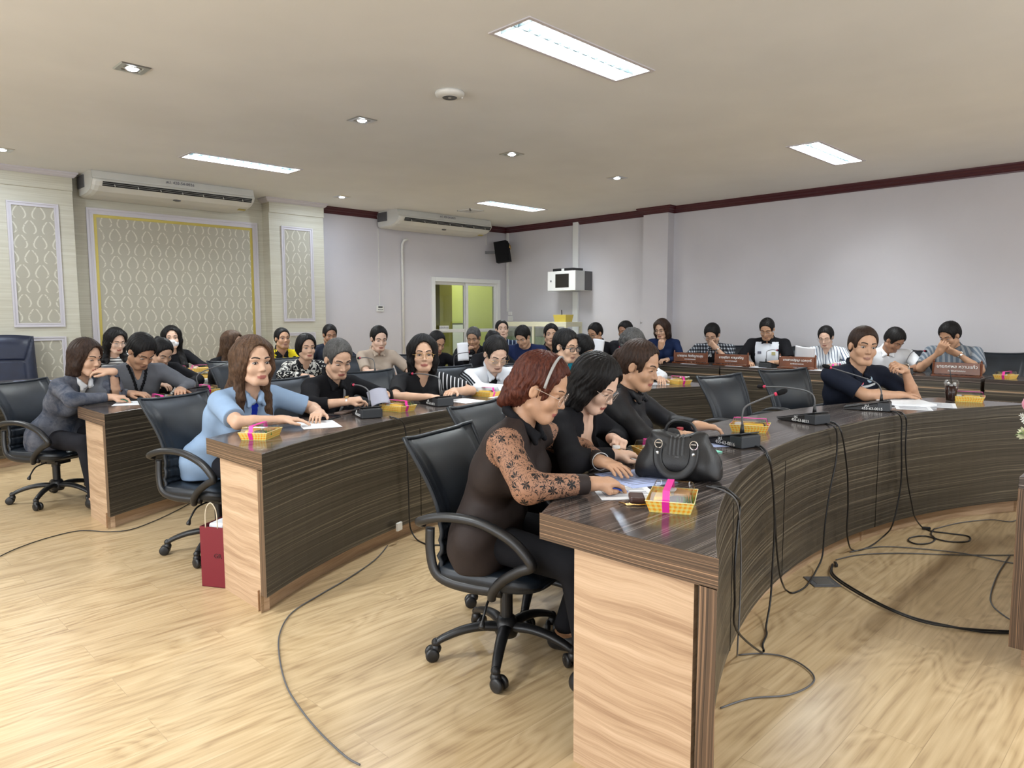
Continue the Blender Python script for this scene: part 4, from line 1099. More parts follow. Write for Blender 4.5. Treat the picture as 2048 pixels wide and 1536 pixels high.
def person(name_label, head, yaw, pitch=0., roll=0., body=None, hs=1.0, fem=True, skinm=0, hair='short', hairm=None, h=.006,
           top=None, inner=None, sleeve='long', neck='round', width=1.0, belly=0., R=None, L=None, lean=None, glasses=None, brow=1.0, eye=.8, collar=None,
           mask=False, ears=True, region=None, extras=(), group=None, bottom=None, seatz=.42, sleevem=None, lip=None, hem=True, legs=True, pelvis=None, hairlen=.2, age=0):
    """head: world position of the head centre; yaw: world direction (degrees, 0 = +y, clockwise) the face looks at; body: direction the torso faces"""
    Hc = np.array(head, float)
    fw = np.array([math.sin(math.radians(yaw)), math.cos(math.radians(yaw)), 0.])
    body = yaw if body is None else body
    bf = np.array([math.sin(math.radians(body)), math.cos(math.radians(body)), 0.]); bs = np.array([bf[1], -bf[0], 0.]); up = np.array([0, 0, 1.])
    fdir = fw * math.cos(math.radians(pitch)) - up * math.sin(math.radians(pitch))
    Rh = basis_from(fdir)
    if roll:
        a = math.radians(roll); s0, u0 = Rh[:, 0].copy(), Rh[:, 2].copy(); Rh[:, 0] = s0 * math.cos(a) - u0 * math.sin(a); Rh[:, 2] = u0 * math.cos(a) + s0 * math.sin(a)
    X = lambda *q: Hc + Rh @ (np.array(q, float) * hs)
    # neck base under the skull, behind the chin
    nb = X(0, -.03, -.075) + np.array([0, 0, -.075 * hs]) - bf * .028
    lp = .30 if lean is None else lean
    if pelvis is None:
        dz = nb[2] - (seatz + .09); tl = .50 * (1 if not fem else .96)
        ho = math.sqrt(max(.02 ** 2, tl * tl - dz * dz)) if dz < tl else .03
        ho = min(ho, .36)
        pv = np.array([nb[0], nb[1], 0]) - bf * ho; pv[2] = seatz + .095
    else: pv = np.array(pelvis, float)
    rt = bpy.data.objects.new('person', None); COL.objects.link(rt); rt.location = (pv[0], pv[1], 0); tag(rt, name_label, 'person', group)
    rt.empty_display_size = .1
    bpy.context.view_layer.update() if False else None
    sd = nrm(nb - pv); Bf = nrm(bf - sd * (bf @ sd)); Bs = bs
    sw = (.165 if fem else .190) * (.96 + .10 * (width - 1)) * hs
    mid = pv + (nb - pv) * .5 - Bf * .03
    Mx = np.stack([Bs, Bf / .70, sd], 0)          # stretched torso space
    shl = {s_: nb - sd * .045 + Bs * s_ * sw + Bf * .012 for s_ in (-1, 1)}
    W = width
    def torso(S, g, k=.05):
        S.cap(pv - Bs * .075 * W, pv + Bs * .075 * W, .128 * W + g, None, k, 'u', Mx, .8)
        S.cap(pv + sd * .05 + Bf * belly * .5, mid + Bf * belly, .135 * W + g, .128 * W + g, k, 'u', Mx, .8)
        c = pv + (nb - pv) * .66
        S.cap(c - Bs * .055 * W, c + Bs * .055 * W, (.122 if fem else .130) * W + g, None, k, 'u', Mx, .8)
        c2 = nb - sd * .075
        S.cap(c2 - Bs * (sw - .07), c2 + Bs * (sw - .07), .072 + g, None, .05)
        if fem:
            for s_ in (-1, 1): S.ell(pv + (nb - pv) * .62 + Bs * s_ * .072 * W + Bf * (.075 * W), np.stack([Bs, Bf, sd], 1), (.062 * W + g, .058 * W + g, .062 * W + g), .04)
        for s_ in (-1, 1): S.cap(nb + sd * .01, shl[s_] + sd * .012, .042 + g * .6, .040 + g * .6, .03)
    arms = {}
    up_l, fo_l = (.265, .235) if fem else (.285, .255)
    for s_, T in ((1, R), (-1, L)):
        if T is None: T = dict(p=(.14, .33, .02), pose='rest')
        if 'w' in T: tgt = np.array(T['w'], float)
        else:
            q = T['p']; tgt = np.array([nb[0], nb[1], 0]) + bs * s_ * q[0] + bf * q[1]; tgt[2] = DZT + .022 + q[2] if len(q) < 4 else q[2]
        A = shl[s_]
        dd = nrm(T.get('d', (bf - bs * s_ * .45)) if 'd' in T else bf - bs * s_ * .55)
        nn_ = np.array(T.get('n', (0, 0, -1)), float)
        pole = T.get('pole'); pole = (bs * s_ * .8 - bf * .25 + np.array([0, 0, -.55])) if pole is None else bs * s_ * pole[0] + bf * pole[1] + up * pole[2]
        E, Wp = ik(A, tgt, up_l, fo_l, pole)
        if E[2] < DZT + .045 and T.get('desk', True) and (E - pv) @ bf > .16: E = E + up * (DZT + .045 - E[2])
        arms[s_] = (A, E, Wp, dd, nn_, T.get('pose', 'rest'))
    # ---------------- body
    S = SDF()
    torso(S, -.012)
    S.cap(nb - sd * .02, X(0, -.022, -.055), .056 if fem else .062, .050 if fem else .057, .03)
    fs = .955 if fem else 1.0
    S.ell(X(0, -.012, .030), Rh, np.array((.0735, .093, .086)) * hs, .02)
    S.ell(X(0, .022, -.036), Rh, np.array((.0585 * fs, .064, .077 * fs)) * hs, .022)
    S.cap(X(-.020, .062, -.094 * fs), X(.020, .062, -.094 * fs), .0185 * fs * hs, None, .022)
    for s_ in (-1, 1):
        S.cap(X(s_ * .052 * fs, .0, -.062), X(s_ * .022, .055, -.094), .022 * hs * fs, .018 * hs, .022)
        S.ell(X(s_ * .037, .056, -.030), Rh, np.array((.024, .020, .024)) * hs, .018)
        S.cap(X(s_ * .012, .0775, .021), X(s_ * .046, .062, .020), .0085 * hs, .008 * hs, .014)
    S.cap(X(0, .077, .004), X(0, .0970, -.029), .0068 * hs, .0092 * hs, .013)
    for s_ in (-1, 1): S.ell(X(s_ * .0112, .087, -.0335), Rh, np.array((.0064, .0085, .0062)) * hs, .007)
    S.cap(X(-.010, .0795, -.060), X(.010, .0795, -.060), .0080 * hs, None, .012)
    S.cap(X(-.015, .0805, -.0628), X(.015, .0805, -.0628), .0044 * hs, None, .004); S.cap(X(-.009, .0825, -.0628), X(.009, .0825, -.0628), .0044 * hs, None, .004)
    S.cap(X(-.010, .0808, -.0712), X(.010, .0808, -.0712), .0052 * hs, None, .005)
    fine = h < .0045
    for s_ in (-1, 1):
        S.ell(X(s_ * .031, .086, .001), Rh, np.array((.0165, .0125, .0115)) * hs, .010, 's')
        if fine and eye < .6: S.ell(X(s_ * .031, .0675, .000), Rh, np.array((.0165, .0105, .0105)) * hs, .006)
        if ears and hair not in ('long', 'bob'):
            S.ell(X(s_ * .0765, -.006, -.008), Rh @ np.array([[math.cos(.35 * s_), -math.sin(.35 * s_), 0], [math.sin(.35 * s_), math.cos(.35 * s_), 0], [0, 0, 1]]), np.array((.0065, .016, .026)) * hs, .006)
            if fine: S.ell(X(s_ * .085, .000, -.006), Rh, np.array((.006, .009, .016)) * hs, .004, 's')
    grips = {}
    hsz = (.93 if fem else 1.03) * (1.0 if h < .005 else 1.08)
    for s_, (A, E, Wp, dd, nn_, pose) in arms.items():
        ar = (.044, .034) if fem else (.050, .040)
        S.cap(A, E, ar[0] * (1 + .35 * (W - 1)), ar[1] * (1 + .35 * (W - 1)), .02)
        m_ = E + (Wp - E) * .35
        S.cap(E, m_, ar[1] * (1 + .3 * (W - 1)), ar[1] * 1.0, .012); S.cap(m_, Wp, ar[1] * 1.0, .0225, .012)
        grips[s_] = hand(S, Wp, dd, nn_, s_, pose, hsz)
    hips = {}
    for s_ in (-1, 1):
        hp = pv + Bs * s_ * .09 - up * .02; kn = np.array([hp[0], hp[1], 0]) + bf * .40 + bs * s_ * .06; kn[2] = seatz + .055
        an = kn + bf * (.06 if s_ > 0 else -.12); an[2] = .085
        hips[s_] = (hp, kn, an)
        if legs:
            S.cap(hp, kn, .060, .046, .03); S.cap(kn, an, .044, .030, .02)
            S.cap(an, an + bf * .14 - up * .045, .032, .022, .02); S.cap(an - bf * .04 - up * .03, an, .028, .03, .02)
    V, Q = S.mesh(h); V, Q = biggest(V, Q)
    fc = V[Q].mean(1); lc = (fc - Hc) @ Rh / hs
    mi = np.zeros(len(Q), int)
    lipm = (np.abs(lc[:, 0]) < .0225) & (lc[:, 1] > .074) & (lc[:, 1] < .092) & (np.abs(lc[:, 2] + .0668) < .0098 - .16 * np.abs(lc[:, 0]))
    mi[lipm] = 1
    sk = SK[skinm]
    np_mesh('body', V, Q, [sk, lip or (LIP if fem else LIPM)], rt, mi)
    # ---------------- eyes, brows
    if eye > .05:
        Mh = Matrix(Rh.tolist()); q = hs * 1.0
        for s_ in (-1, 1):
            g = G(); c = X(s_ * .031, .0700, .0005)
            g.sphere(tuple(c), (.0135 * q, .0078 * q, .0068 * q * eye), 14, 8, Mh, 0)
            c = X(s_ * .031, .0712, -.0002 - .0018 * (1 - eye)); g.sphere(tuple(c), (.0074 * q, .0080 * q, .0070 * q * eye), 12, 8, Mh, 1)
            g.build('eye', [EYEW, IRIS], rt, smooth=True)
    g = G()
    for s_ in (-1, 1):
        bp = [X(s_ * x_, y_, z_) for x_, y_, z_ in ((.012, .0855, .0225), (.026, .0835, .0275), (.038, .0765, .0285), (.049, .0665, .0225))]
        g = G(); g.tube(catmull(bp, 3), [.0024 * hs * brow] * 4 + [.002 * hs * brow] * 5 + [.0008], 6, sx=1.5)
        lz = .0065 * eye - .001
        lp_ = [X(s_ * x_, y_, z_) for x_, y_, z_ in ((.0175, .0765, lz - .005), (.025, .0800, lz + .0015), (.034, .0795, lz + .0015), (.0445, .0735, lz - .004))]
        g.build('eyebrow', BROW, rt, smooth=True)
        g = G(); g.tube(catmull(lp_, 3), .0011 * hs * (1.3 if fem else .9), 5); g.build('eyelash', BROW, rt, smooth=True)
    # ---------------- hair
    hm = hairm or HB
    if hair != 'none':
        S = SDF(); T = .012
        vol = dict(short=.010, crop=.006, bob=.016, long=.015, slick=.007, bun=.007, pony=.008, pixie=.014, curly=.022, swept=.012)[hair]
        S.ell(X(0, -.016, .034), Rh, np.array((.0775 + vol, .0965 + vol, .0875 + vol)) * hs, .02)
        S.ell(X(0, -.050, .000), Rh, np.array((.066 + vol, .055 + vol, .07 + vol)) * hs, .02)
        if hair in ('pixie', 'curly'): S.ell(X(0, -.045, -.02), Rh, np.array((.078 + vol * .6, .06 + vol, .085)) * hs, .03)
        if hair == 'swept':
            S.ell(X(0, -.065, -.045), Rh, np.array((.074, .052, .062)) * hs, .03)
            for i in range(18):
                a = rng.uniform(-.95 * PI, -.05 * PI); z_ = rng.uniform(-.105, -.02)
                S.ell(X(.078 * math.cos(a), -.045 + .065 * math.sin(a), z_), Rh, np.array((.022, .022, .020)) * hs, .012)
        if hair == 'curly':
            for i in range(26):
                a = rng.uniform(0, 2 * PI); z_ = rng.uniform(-.085, .09); rr = .085 * math.sqrt(max(.1, 1 - ((z_ - .02) / .125) ** 2)) + .012
                px, py = rr * math.cos(a), rr * math.sin(a) * 1.05 - .02
                if py > .035 and z_ < .07: continue
                S.ell(X(px, py, z_), Rh, np.array((.024, .024, .022)) * hs, .014)
        if hair in ('bob', 'long'):
            lo_ = -.105 if hair == 'bob' else -.06
            for s_ in (-1, 1):
                S.cap(X(s_ * .062, .012, .06), X(s_ * .078, .008, lo_ * .5), .030 * hs, .026 * hs, .03)
                S.cap(X(s_ * .078, .008, lo_ * .5), X(s_ * .070, .010, lo_), .026 * hs, .022 * hs, .025)
                S.cap(X(s_ * .060, -.04, .03), X(s_ * .064, -.045, lo_ - .01), .045 * hs, .036 * hs, .03)
            S.cap(X(0, -.06, .03), X(0, -.068, lo_ - .015), .056 * hs, .046 * hs, .03)
        if hair == 'long':
            for s_ in (-1, 1):
                a_ = X(s_ * .072, -.01, -.05); b_ = shl[s_] * .35 + nb * .65 + Bf * .035 + Bs * s_ * .02
                c_ = b_ + Bf * (.095 * W + .04) - sd * hairlen + Bs * s_ * .025
                S.cap(a_, b_, .030, .034, .03); m_ = (b_ + c_) / 2 + Bf * .02; S.cap(b_, m_, .034, .028, .02); S.cap(m_, c_, .028, .010, .02); S.cap(b_ + Bs * s_ * .03, m_ + Bs * s_ * .03, .028, .022, .02); S.cap(m_ + Bs * s_ * .03, c_ + Bs * s_ * .035 + sd * .04, .022, .008, .02)
                S.cap(X(s_ * .045, -.05, -.04), nb - Bf * .085 + Bs * s_ * .07 - sd * hairlen * .7, .045, .022, .03)
            S.cap(X(0, -.06, -.04), nb - Bf * .09 - sd * hairlen * .8, .055, .026, .03)
        if hair == 'bun': S.ell(X(0, -.118, .050), Rh, np.array((.034, .032, .034)) * hs, .012)
        if hair == 'pony':
            S.ell(X(0, -.110, .020), Rh, np.array((.024, .02, .024)) * hs, .012)
            S.cap(X(0, -.125, .02), X(.0, -.15, -.05), .024, .026, .02); S.cap(X(.0, -.15, -.05), X(0, -.13, -.14), .026, .014, .02)
        # face opening and nape
        hl = dict(short=.095, crop=.100, bob=.098, long=.098, slick=.110, bun=.110, pony=.112, pixie=.096, curly=.092, swept=.110)[hair]
        fwid = dict(short=.080, crop=.084, bob=.064, long=.064, slick=.079, bun=.079, pony=.077, pixie=.072, curly=.066, swept=.080)[hair]
        if hair in ('short', 'crop', 'slick', 'bun', 'pony', 'swept'): S.ell(X(0, .118, hl - .110), Rh, np.array((.108, .088, .107)) * hs, .008, 's')
        else: S.ell(X(0, .103, hl - .110), Rh, np.array((fwid + .006, .097, .107)) * hs, .010, 's')
        if hair in ('short', 'crop', 'slick', 'bun', 'pony', 'swept'):
            for s_ in (-1, 1): S.cap(X(s_ * .10, .008, -.010), X(s_ * .085, .02, -.09), .036 * hs, .045 * hs, .008, 's')
            if hair != 'swept': S.plane(X(0, -.05, -.062), -Rh[:, 2] - .5 * Rh[:, 1] * 0, .01)
        if hair == 'pixie': S.plane(X(0, 0, -.092), -Rh[:, 2], .012)
        if hair == 'curly': S.plane(X(0, 0, -.105), -Rh[:, 2], .012)
        # strand relief
        w = {'short': .0024, 'crop': .001, 'curly': .004, 'swept': .0034}.get(hair, .0022)
        def strands(P):
            q = (P - Hc.astype(F32)) @ Rh.astype(F32)
            a = np.arctan2(q[..., 0], q[..., 1] + .02)
            return (w * np.sin(a * 23 + q[..., 2] * 30 + 2 * np.sin(q[..., 2] * 45)) * .6 + w * .5 * np.sin(a * 51 + 3 * np.sin(q[..., 2] * 60 + a * 3))).astype(F32)
        S.fn(strands)
        V, Q = S.mesh(max(h * .9, .0035)); V, Q = biggest(V, Q)
        np_mesh('hair', V, Q, hm, rt)
    # ---------------- garments
    tm = top or FB
    gs = max(h * 1.25, .0055)
    S = SDF(); gp = .004
    torso(S, gp)
    low = pv - up * .065
    S.cap(pv - Bs * .07 * W, pv + Bs * .07 * W, .130 * W + gp, None, .04, 'u', Mx, .8)
    S.cap(low - Bs * .07 * W + Bf * .02, low + Bs * .07 * W + Bf * .02, .125 * W + gp, None, .04, 'u', Mx, .8)
    S.plane(np.array([0, 0, seatz - .012]), (0, 0, -1), .01)
    cuts = []
    S2 = SDF()
    for s_, (A, E, Wp, dd, nn_, pose) in arms.items():
        r0, r1 = (.056, .050) if fem else (.062, .055); q = 1 + .32 * (W - 1)
        if sleeve == 'long':
            S.cap(A, E, r0 * q, r1 * q, .03)
            w_ = E + (Wp - E) * .93
            S.cap(E, w_, r1 * q * .98, .034, .025)
            cuts.append((Wp - (Wp - E) / np.linalg.norm(Wp - E) * .018, Wp - E))
        elif sleeve == '34':
            S.cap(A, E, r0 * q, r1 * q, .03); w_ = E + (Wp - E) * .55; S.cap(E, w_, r1 * q, .045, .025)
            cuts.append((E + (Wp - E) * .50, Wp - E))
        else:
            e_ = A + (E - A) * .86; S.cap(A, e_, r0 * q * 1.03, r1 * q * 1.12, .03)
            cuts.append((A + (E - A) * .80, E - A))
    # cuff cuts only act close to their own arm
    S3 = S
    def cutfn(P):
        return np.zeros(P.shape[:-1], F32)
    base_eval = S.eval
    cl = [(np.array(c, F32), np.array(nrm(n_), F32), np.array(arms[s_][2] if sleeve != 'short' else arms[s_][1], F32)) for (c, n_), s_ in zip(cuts, arms)]
    if neck in ('round', 'v', 'shirt', 'deep', 'openv', 'jacket'):
        S.cap(nb + sd * .05, X(0, -.02, -.06) + up * .03, .066 if neck != 'shirt' else .062, .075, .006, 's')
        if neck == 'round': S.ell(nb + Bf * .045 + sd * .02, np.stack([Bs, Bf, sd], 1), (.062, .06, .045), .008, 's')
        dpt = dict(v=.13, deep=.19, openv=.17, shirt=.085, round=0, jacket=.26)[neck]
        if dpt: S.cap(nb + Bf * .085, nb + Bf * (.135 + .02 * W) - sd * dpt, .046 if neck != 'jacket' else .052, .010 if neck != 'jacket' else .020, .006, 's')
    wr = (.0042 if fem else .0048)
    Bs32, Bf32, sd32, pv32 = Bs.astype(F32), Bf.astype(F32), sd.astype(F32), pv.astype(F32)
    ph = rng.uniform(0, 6, 4)
    def wrinkle(P):
        q = P - pv32; a = q @ Bs32; b = q @ Bf32; c = q @ sd32
        n1 = np.sin(c * 38 + 14 * a + 2.2 * np.sin(a * 17 + ph[0]) + ph[1]); n2 = np.sin(a * 55 - c * 24 + 2 * np.sin(c * 21 + ph[2]))
        amp = wr * (.35 + .65 * np.clip(1 - c / .5, 0, 1))
        return (amp * (.6 * n1 + .4 * n2)).astype(F32)
    S.fn(wrinkle)
    def ev(P, cen=None, rad=0.0):
        d = base_eval(P, cen, rad)
        for c, n_, w_ in cl:
            e = (P - c) @ n_
            near = ((P - w_) ** 2).sum(-1) < (.16 ** 2)
            d = np.where(near, np.maximum(d, e), d)
        return d.astype(F32)
    S.eval = ev
    V, Q = S.mesh(gs); V, Q = biggest(V, Q)
    mats = [tm]; mi = None
    fc = V[Q].mean(1); lc = np.stack([(fc - pv) @ Bs, (fc - pv) @ Bf, (fc - nb) @ sd], 1)
    if region or sleevem:
        mi = np.zeros(len(Q), int)
        if sleevem:
            mats.append(sleevem); dist = np.abs(lc[:, 0])
            mA = np.zeros(len(Q), bool)
            for s_, (A, E, Wp, *_r) in arms.items():
                for a_, b_, r_ in ((A - Bs * s_ * .012, E, .078), (E, Wp, .065)):
                    ba = b_ - a_; t_ = np.clip(((fc - a_) @ ba) / (ba @ ba), 0, 1); dd_ = np.linalg.norm(fc - a_ - t_[:, None] * ba, axis=1)
                    mA |= (dd_ < r_) & ((t_ > .02) | (a_ is E))
                cw = np.linalg.norm(fc - Wp, axis=1) < .072
                mA &= ~cw
            mA &= np.abs(lc[:, 0]) > sw - .035
            mi[mA] = 1
        for fn, m_ in (region or ()):
            mats.append(m_); mi[fn(lc, fc)] = len(mats) - 1
    np_mesh('shirt' if neck != 'jacket' else 'jacket', V, Q, mats, rt, mi)
    if collar is not None:
        S = SDF(); o = nb + sd * .030
        ring = [(0, -.068, .028), (.045, -.050, .022), (.066, -.006, .006), (.052, .052, -.020), (.022, .086, -.040)]
        for s_ in (-1, 1):
            pp = [o + Bs * s_ * a + Bf * b + sd * c for a, b, c in ring]
            for i in range(len(pp) - 1): S.cap(pp[i], pp[i + 1], .0125, .0125, .010); S.cap(pp[i] - sd * .014 + Bf * .0, pp[i + 1] - sd * .014, .010, .010, .012)
            tip = o + Bs * s_ * .054 + Bf * .096 * (.9 + .1 * W) - sd * .062
            S.cap(pp[-1], tip, .0085, .006, .012); S.cap(pp[-2], tip, .009, .006, .014); S.cap((pp[-1] + pp[-2]) / 2, tip, .009, .006, .012)
        V, Q = S.mesh(max(gs * .8, .004)); np_mesh('collar', V, Q, collar, rt)
    if inner is not None:
        S = SDF(); torso(S, -.004); S.cap(nb + sd * .05, X(0, -.02, -.06), .060, .07, .006, 's'); S.cap(nb + Bf * .085, nb + Bf * .13 - sd * .06, .034, .008, .006, 's')
        S.plane(pv + up * .1, -sd, .01)
        V, Q = S.mesh(gs); V, Q = biggest(V, Q); np_mesh('inner_shirt', V, Q, inner, rt)
    if legs:
        S = SDF()
        for s_ in (-1, 1):
            hp, kn, an = hips[s_]; S.cap(hp, kn, .078, .062, .03); S.cap(kn, an + up * .03, .060, .048, .02)
            S.plane(an + up * 0, (0, 0, -1), .005)
        S.cap(hips[1][0], hips[-1][0], .095, None, .04)
        S.plane(pv + up * .05, (0, 0, 1), .02)
        V, Q = S.mesh(max(gs, .009)); V, Q = biggest(V, Q); np_mesh('trousers', V, Q, bottom or TRS, rt)
        for s_ in (-1, 1):
            hp, kn, an = hips[s_]; S = SDF(); S.cap(an - bf * .045 - up * .045, an + bf * .15 - up * .052, .036, .034, .02); S.cap(an - bf * .03 - up * .03, an + bf * .03 - up * .03, .038, .038, .02)
            S.plane(np.array([0, 0, .006]), (0, 0, -1), .004); S.plane(an + up * .0, (0, 0, 1), .005)
            V, Q = S.mesh(.008); np_mesh('shoe', V, Q, M['black'], rt)
    if mask:
        S = SDF(); S.ell(X(0, .030, -.055), Rh, np.array((.064, .064, .060)) * hs, .01); S.cap(X(0, .07, -.02), X(0, .095, -.035), .014 * hs, .018 * hs, .02)
        S.plane(X(0, .02, -.05), -Rh[:, 1], .004); S.plane(X(0, 0, -.008), Rh[:, 2] - .3 * Rh[:, 1], .004)
        V, Q = S.mesh(.005); np_mesh('face_mask', V, Q, FW, rt)
    if glasses is not None:
        g = G(); rr = .0225 * hs
        for s_ in (-1, 1):
            c = np.array((s_ * .033, .094, -.004))
            if glasses[1] == 'round': ring = [X(c[0] + .0235 * math.cos(a), c[1] - .006 * abs(math.cos(a)) * (1 if s_ * math.cos(a) > 0 else 0), c[2] + .0215 * math.sin(a)) for a in np.linspace(0, 2 * PI, 20, endpoint=False)]
            else: ring = [X(c[0] + .0245 * math.copysign(abs(math.cos(a)) ** .5, math.cos(a)), c[1], c[2] + .0155 * math.copysign(abs(math.sin(a)) ** .5, math.sin(a))) for a in np.linspace(0, 2 * PI, 24, endpoint=False)]
            g.tube(ring, glasses[2] * hs, 6, closed=True)
            g.tube([X(s_ * .056, .090, .002), X(s_ * .074, .075, .004), X(s_ * .080, .00, .006), X(s_ * .080, -.018, -.008)], glasses[2] * hs, 6)
        g.tube([X(-.010, .096, .002), X(0, .098, .004), X(.010, .096, .002)], glasses[2] * hs, 6)
        gl = g.build('glasses', glasses[0], rt, smooth=True)
        g = G()
        for s_ in (-1, 1):
            g.add([X(s_ * .033 + .022 * math.cos(a), .094, -.004 + (.020 if glasses[1] == 'round' else .0145) * math.sin(a)) for a in np.linspace(0, 2 * PI, 16, endpoint=False)], [tuple(range(16))])
        g.build('lens', M['clear'], gl)
    bpy.context.view_layer.update()
    for ch in rt.children:
        ch.matrix_parent_inverse = Matrix.Translation((-pv[0], -pv[1], 0))
    return dict(root=rt, X=X, Rh=Rh, nb=nb, pv=pv, Bs=Bs, Bf=Bf, sd=sd, bf=bf, bs=bs, arms=arms, grips=grips, hs=hs, shl=shl)
def band(p, s_, mat, name, r=.029, w=.010, face=None, off=.018):
    A, E, Wp = p['arms'][s_][:3]; u = nrm(Wp - E); c = Wp - u * off
    a1 = nrm(np.cross(u, (0, 0, 1))); a2 = np.cross(u, a1)
    g = G(); g.grid(lambda q, v: tuple(c + (a1 * math.cos(q * 2 * PI) + a2 * math.sin(q * 2 * PI)) * r + u * (v - .5) * w), 20, 1)
    if face is not None:
        up_ = nrm(np.array([0, 0, 1.]) - u * u[2]); f = c + up_ * (r + .002)
        g.lathe([(0, -.004), (.015, -.004), (.015, .004), (0, .004)], tuple(f), 16, 1, Matrix(np.stack([nrm(np.cross(up_, u)), u, up_], 1).tolist()))
    o = g.build(name, [mat, face or mat], p['root'], smooth=False, solid=.0025)
    o.matrix_parent_inverse = Matrix.Translation((-p['pv'][0], -p['pv'][1], 0)); return o
from mathutils.bvhtree import BVHTree
def surf(p, a, c, lift=.003):
    if 'bvh' not in p:
        o = [x for x in p['root'].children if x.name.split('.')[0] in ('shirt', 'jacket')][0]
        p['bvh'] = BVHTree.FromPolygons([v.co.copy() for v in o.data.vertices], [tuple(f.vertices) for f in o.data.polygons])
    q = p['nb'] + p['Bs'] * a - p['sd'] * c + p['Bf'] * .6
    h = p['bvh'].ray_cast(Vector(q), Vector(-p['Bf']))
    if h[0] is None: return Vector(q - p['Bf'] * .45), Vector(p['Bf'])
    n = h[1] if h[1].dot(Vector(p['Bf'])) > 0 else -h[1]
    return h[0] + n * lift, n
def own(p, o):
    o.matrix_parent_inverse = Matrix.Translation((-p['pv'][0], -p['pv'][1], 0)); return o
def stripe(p, name, pts, w, mat):
    # ribbon laid on the garment through (a, c) chest coordinates
    P = []; g = G(); vs = []
    for (a0, c0), (a1, c1) in zip(pts[:-1], pts[1:]):
        for k in range(5): P.append((a0 + (a1 - a0) * k / 5, c0 + (c1 - c0) * k / 5))
    P.append(pts[-1])
    for a, c in P:
        vs += [tuple(surf(p, a, c - w / 2)[0]), tuple(surf(p, a, c + w / 2)[0])]
    g.add(vs, [(2 * i, 2 * i + 1, 2 * i + 3, 2 * i + 2) for i in range(len(P) - 1)])
    return own(p, g.build(name, mat, p['root'], solid=.002))
def chest_patch(p, name, a, c, w, hgt, mat, th=.004, fw=None):
    q, n = surf(p, a, c); z = Vector(p['sd']); x = z.cross(n).normalized() * -1; z = n.cross(x).normalized() * -1
    g = G(); g.box(tuple(q), (w, th, hgt), Matrix(((x.x, n.x, z.x), (x.y, n.y, z.y), (x.z, n.z, z.z)))); return own(p, g.build(name, mat, p['root']))
# ------------------------------------------------------------------ the people, nearest first
PEOPLE = 'all'
def want(k): return PEOPLE == 'all' or k in PEOPLE.split(',')
GR = {}
cob = plain('clear_spectacle_frame', (.62, .50, .42), .25, .5); dkf = plain('dark_spectacle_frame', (.01, .01, .012), .3)
def blackstrap(lc, fc): return None
PLIST = {}
def add(k, *a, **kw):
    if want(k): PLIST[k] = person(*a, **kw)
add('P1', 'woman in black blouse with floral lace sleeves and hairband writing at the front desk', (1.957, 1.786, 1.104), 152, 24, 0, 156, 1.04, skinm=1, hair='swept', hairm=HR, h=.0034,
    top=FBR, sleevem=LACE, neck='shirt', width=1.12, R=dict(w=(1.885, 1.485, .802), d=(.92, -.30, -.02), pose='pen', n=(.05, .1, -1), pole=(.9, .1, -.5)), L=dict(w=(2.165, 1.665, .812), d=(-.25, -.95, -.05), pose='flat', pole=(.9, .1, -.4)),
    collar=FB, glasses=(cob, 'round', .0011), eye=.45, brow=.5, pelvis=(1.90, 2.02, .54), bottom=FB, hem=True)
add('P2', 'woman with black bob and thin round glasses, right beside the lace sleeved woman', (2.400, 1.875, 1.082), 168, 32, 0, 165, 1.0, skinm=3, hair='bob', hairm=HB, h=.0038,
    top=FB, neck='v', width=1.05, R=dict(w=(2.335, 1.735, .805), d=(.85, -.45, -.02), pose='pen', pole=(.8, .1, -.5)), L=dict(w=(2.50, 1.86, .835), d=(-.5, -.8, .1), pose='fist', n=(-.3, .3, -1)), glasses=(cob, 'round', .0010), eye=.4, brow=.6)
add('P3', 'woman with a brown ponytail and black shirt writing at the front desk', (2.905, 2.000, 1.130), 170, 18, 0, 162, 1.0, skinm=1, hair='pony', hairm=HD, h=.0038,
    top=FBs, neck='shirt', collar=FBs, R=dict(w=(2.93, 1.80, .808), d=(.88, -.35, -.03), pose='pen', pole=(.8, .2, -.5)), L=dict(w=(3.17, 1.83, .822), d=(.55, -.75, -.08), pose='rest', pole=(.8, .1, -.5)), eye=.45, brow=.9)
add('P4', 'man in black polo with white chest stripe, hand at chin, at the front desk', (5.480, 1.835, 1.150), 228, 6, -5, 212, 1.16, fem=False, skinm=1, hair='crop', hairm=HD, h=.0045,
    top=fabric('black_navy_pique', (.010, .013, .024), .8), neck='shirt', collar=fabric('black_pique_collar', (.008, .010, .018)), sleeve='short', width=1.12, R=dict(w=(5.56, 1.60, .803), d=(.85, -.45, -.02), pose='flat', pole=(1, .1, -.4)), L=dict(w=(5.60, 1.585, .985), d=(-.72, .30, .35), n=(-.3, .6, -.6), pose='chin', pole=(.6, .1, -.9), desk=False), eye=.9)
add('P5', 'woman with long brown hair in a light blue polo with royal blue collar', (1.860, 3.940, 1.115), 178, 2, 0, 165, 1.17, skinm=0, hair='long', hairm=HN, h=.0045,
    top=fabric('light_blue_pique', (.25, .35, .50), .85, .06), neck='shirt', sleeve='short', width=1.28, belly=.03, R=dict(w=(1.88, 3.66, .806), d=(.88, -.40, -.05), pose='flat', pole=(1, 0, -.5)), L=dict(w=(2.17, 3.76, .806), d=(-.65, -.65, -.03), pose='rest', pole=(1, .1, -.5)),
    collar=fabric('light_blue_collar', (.25, .35, .50)), eye=.9, hairlen=.36, region=[(lambda l, f: (np.abs(l[:, 0]) < .022 + .05 * np.clip(l[:, 2] + .06, -1, .1)) & (l[:, 1] > .07) & (l[:, 2] > -.20) & (l[:, 2] < .1), fabric('royal_blue_placket', (.01, .03, .36)))], seatz=.44)
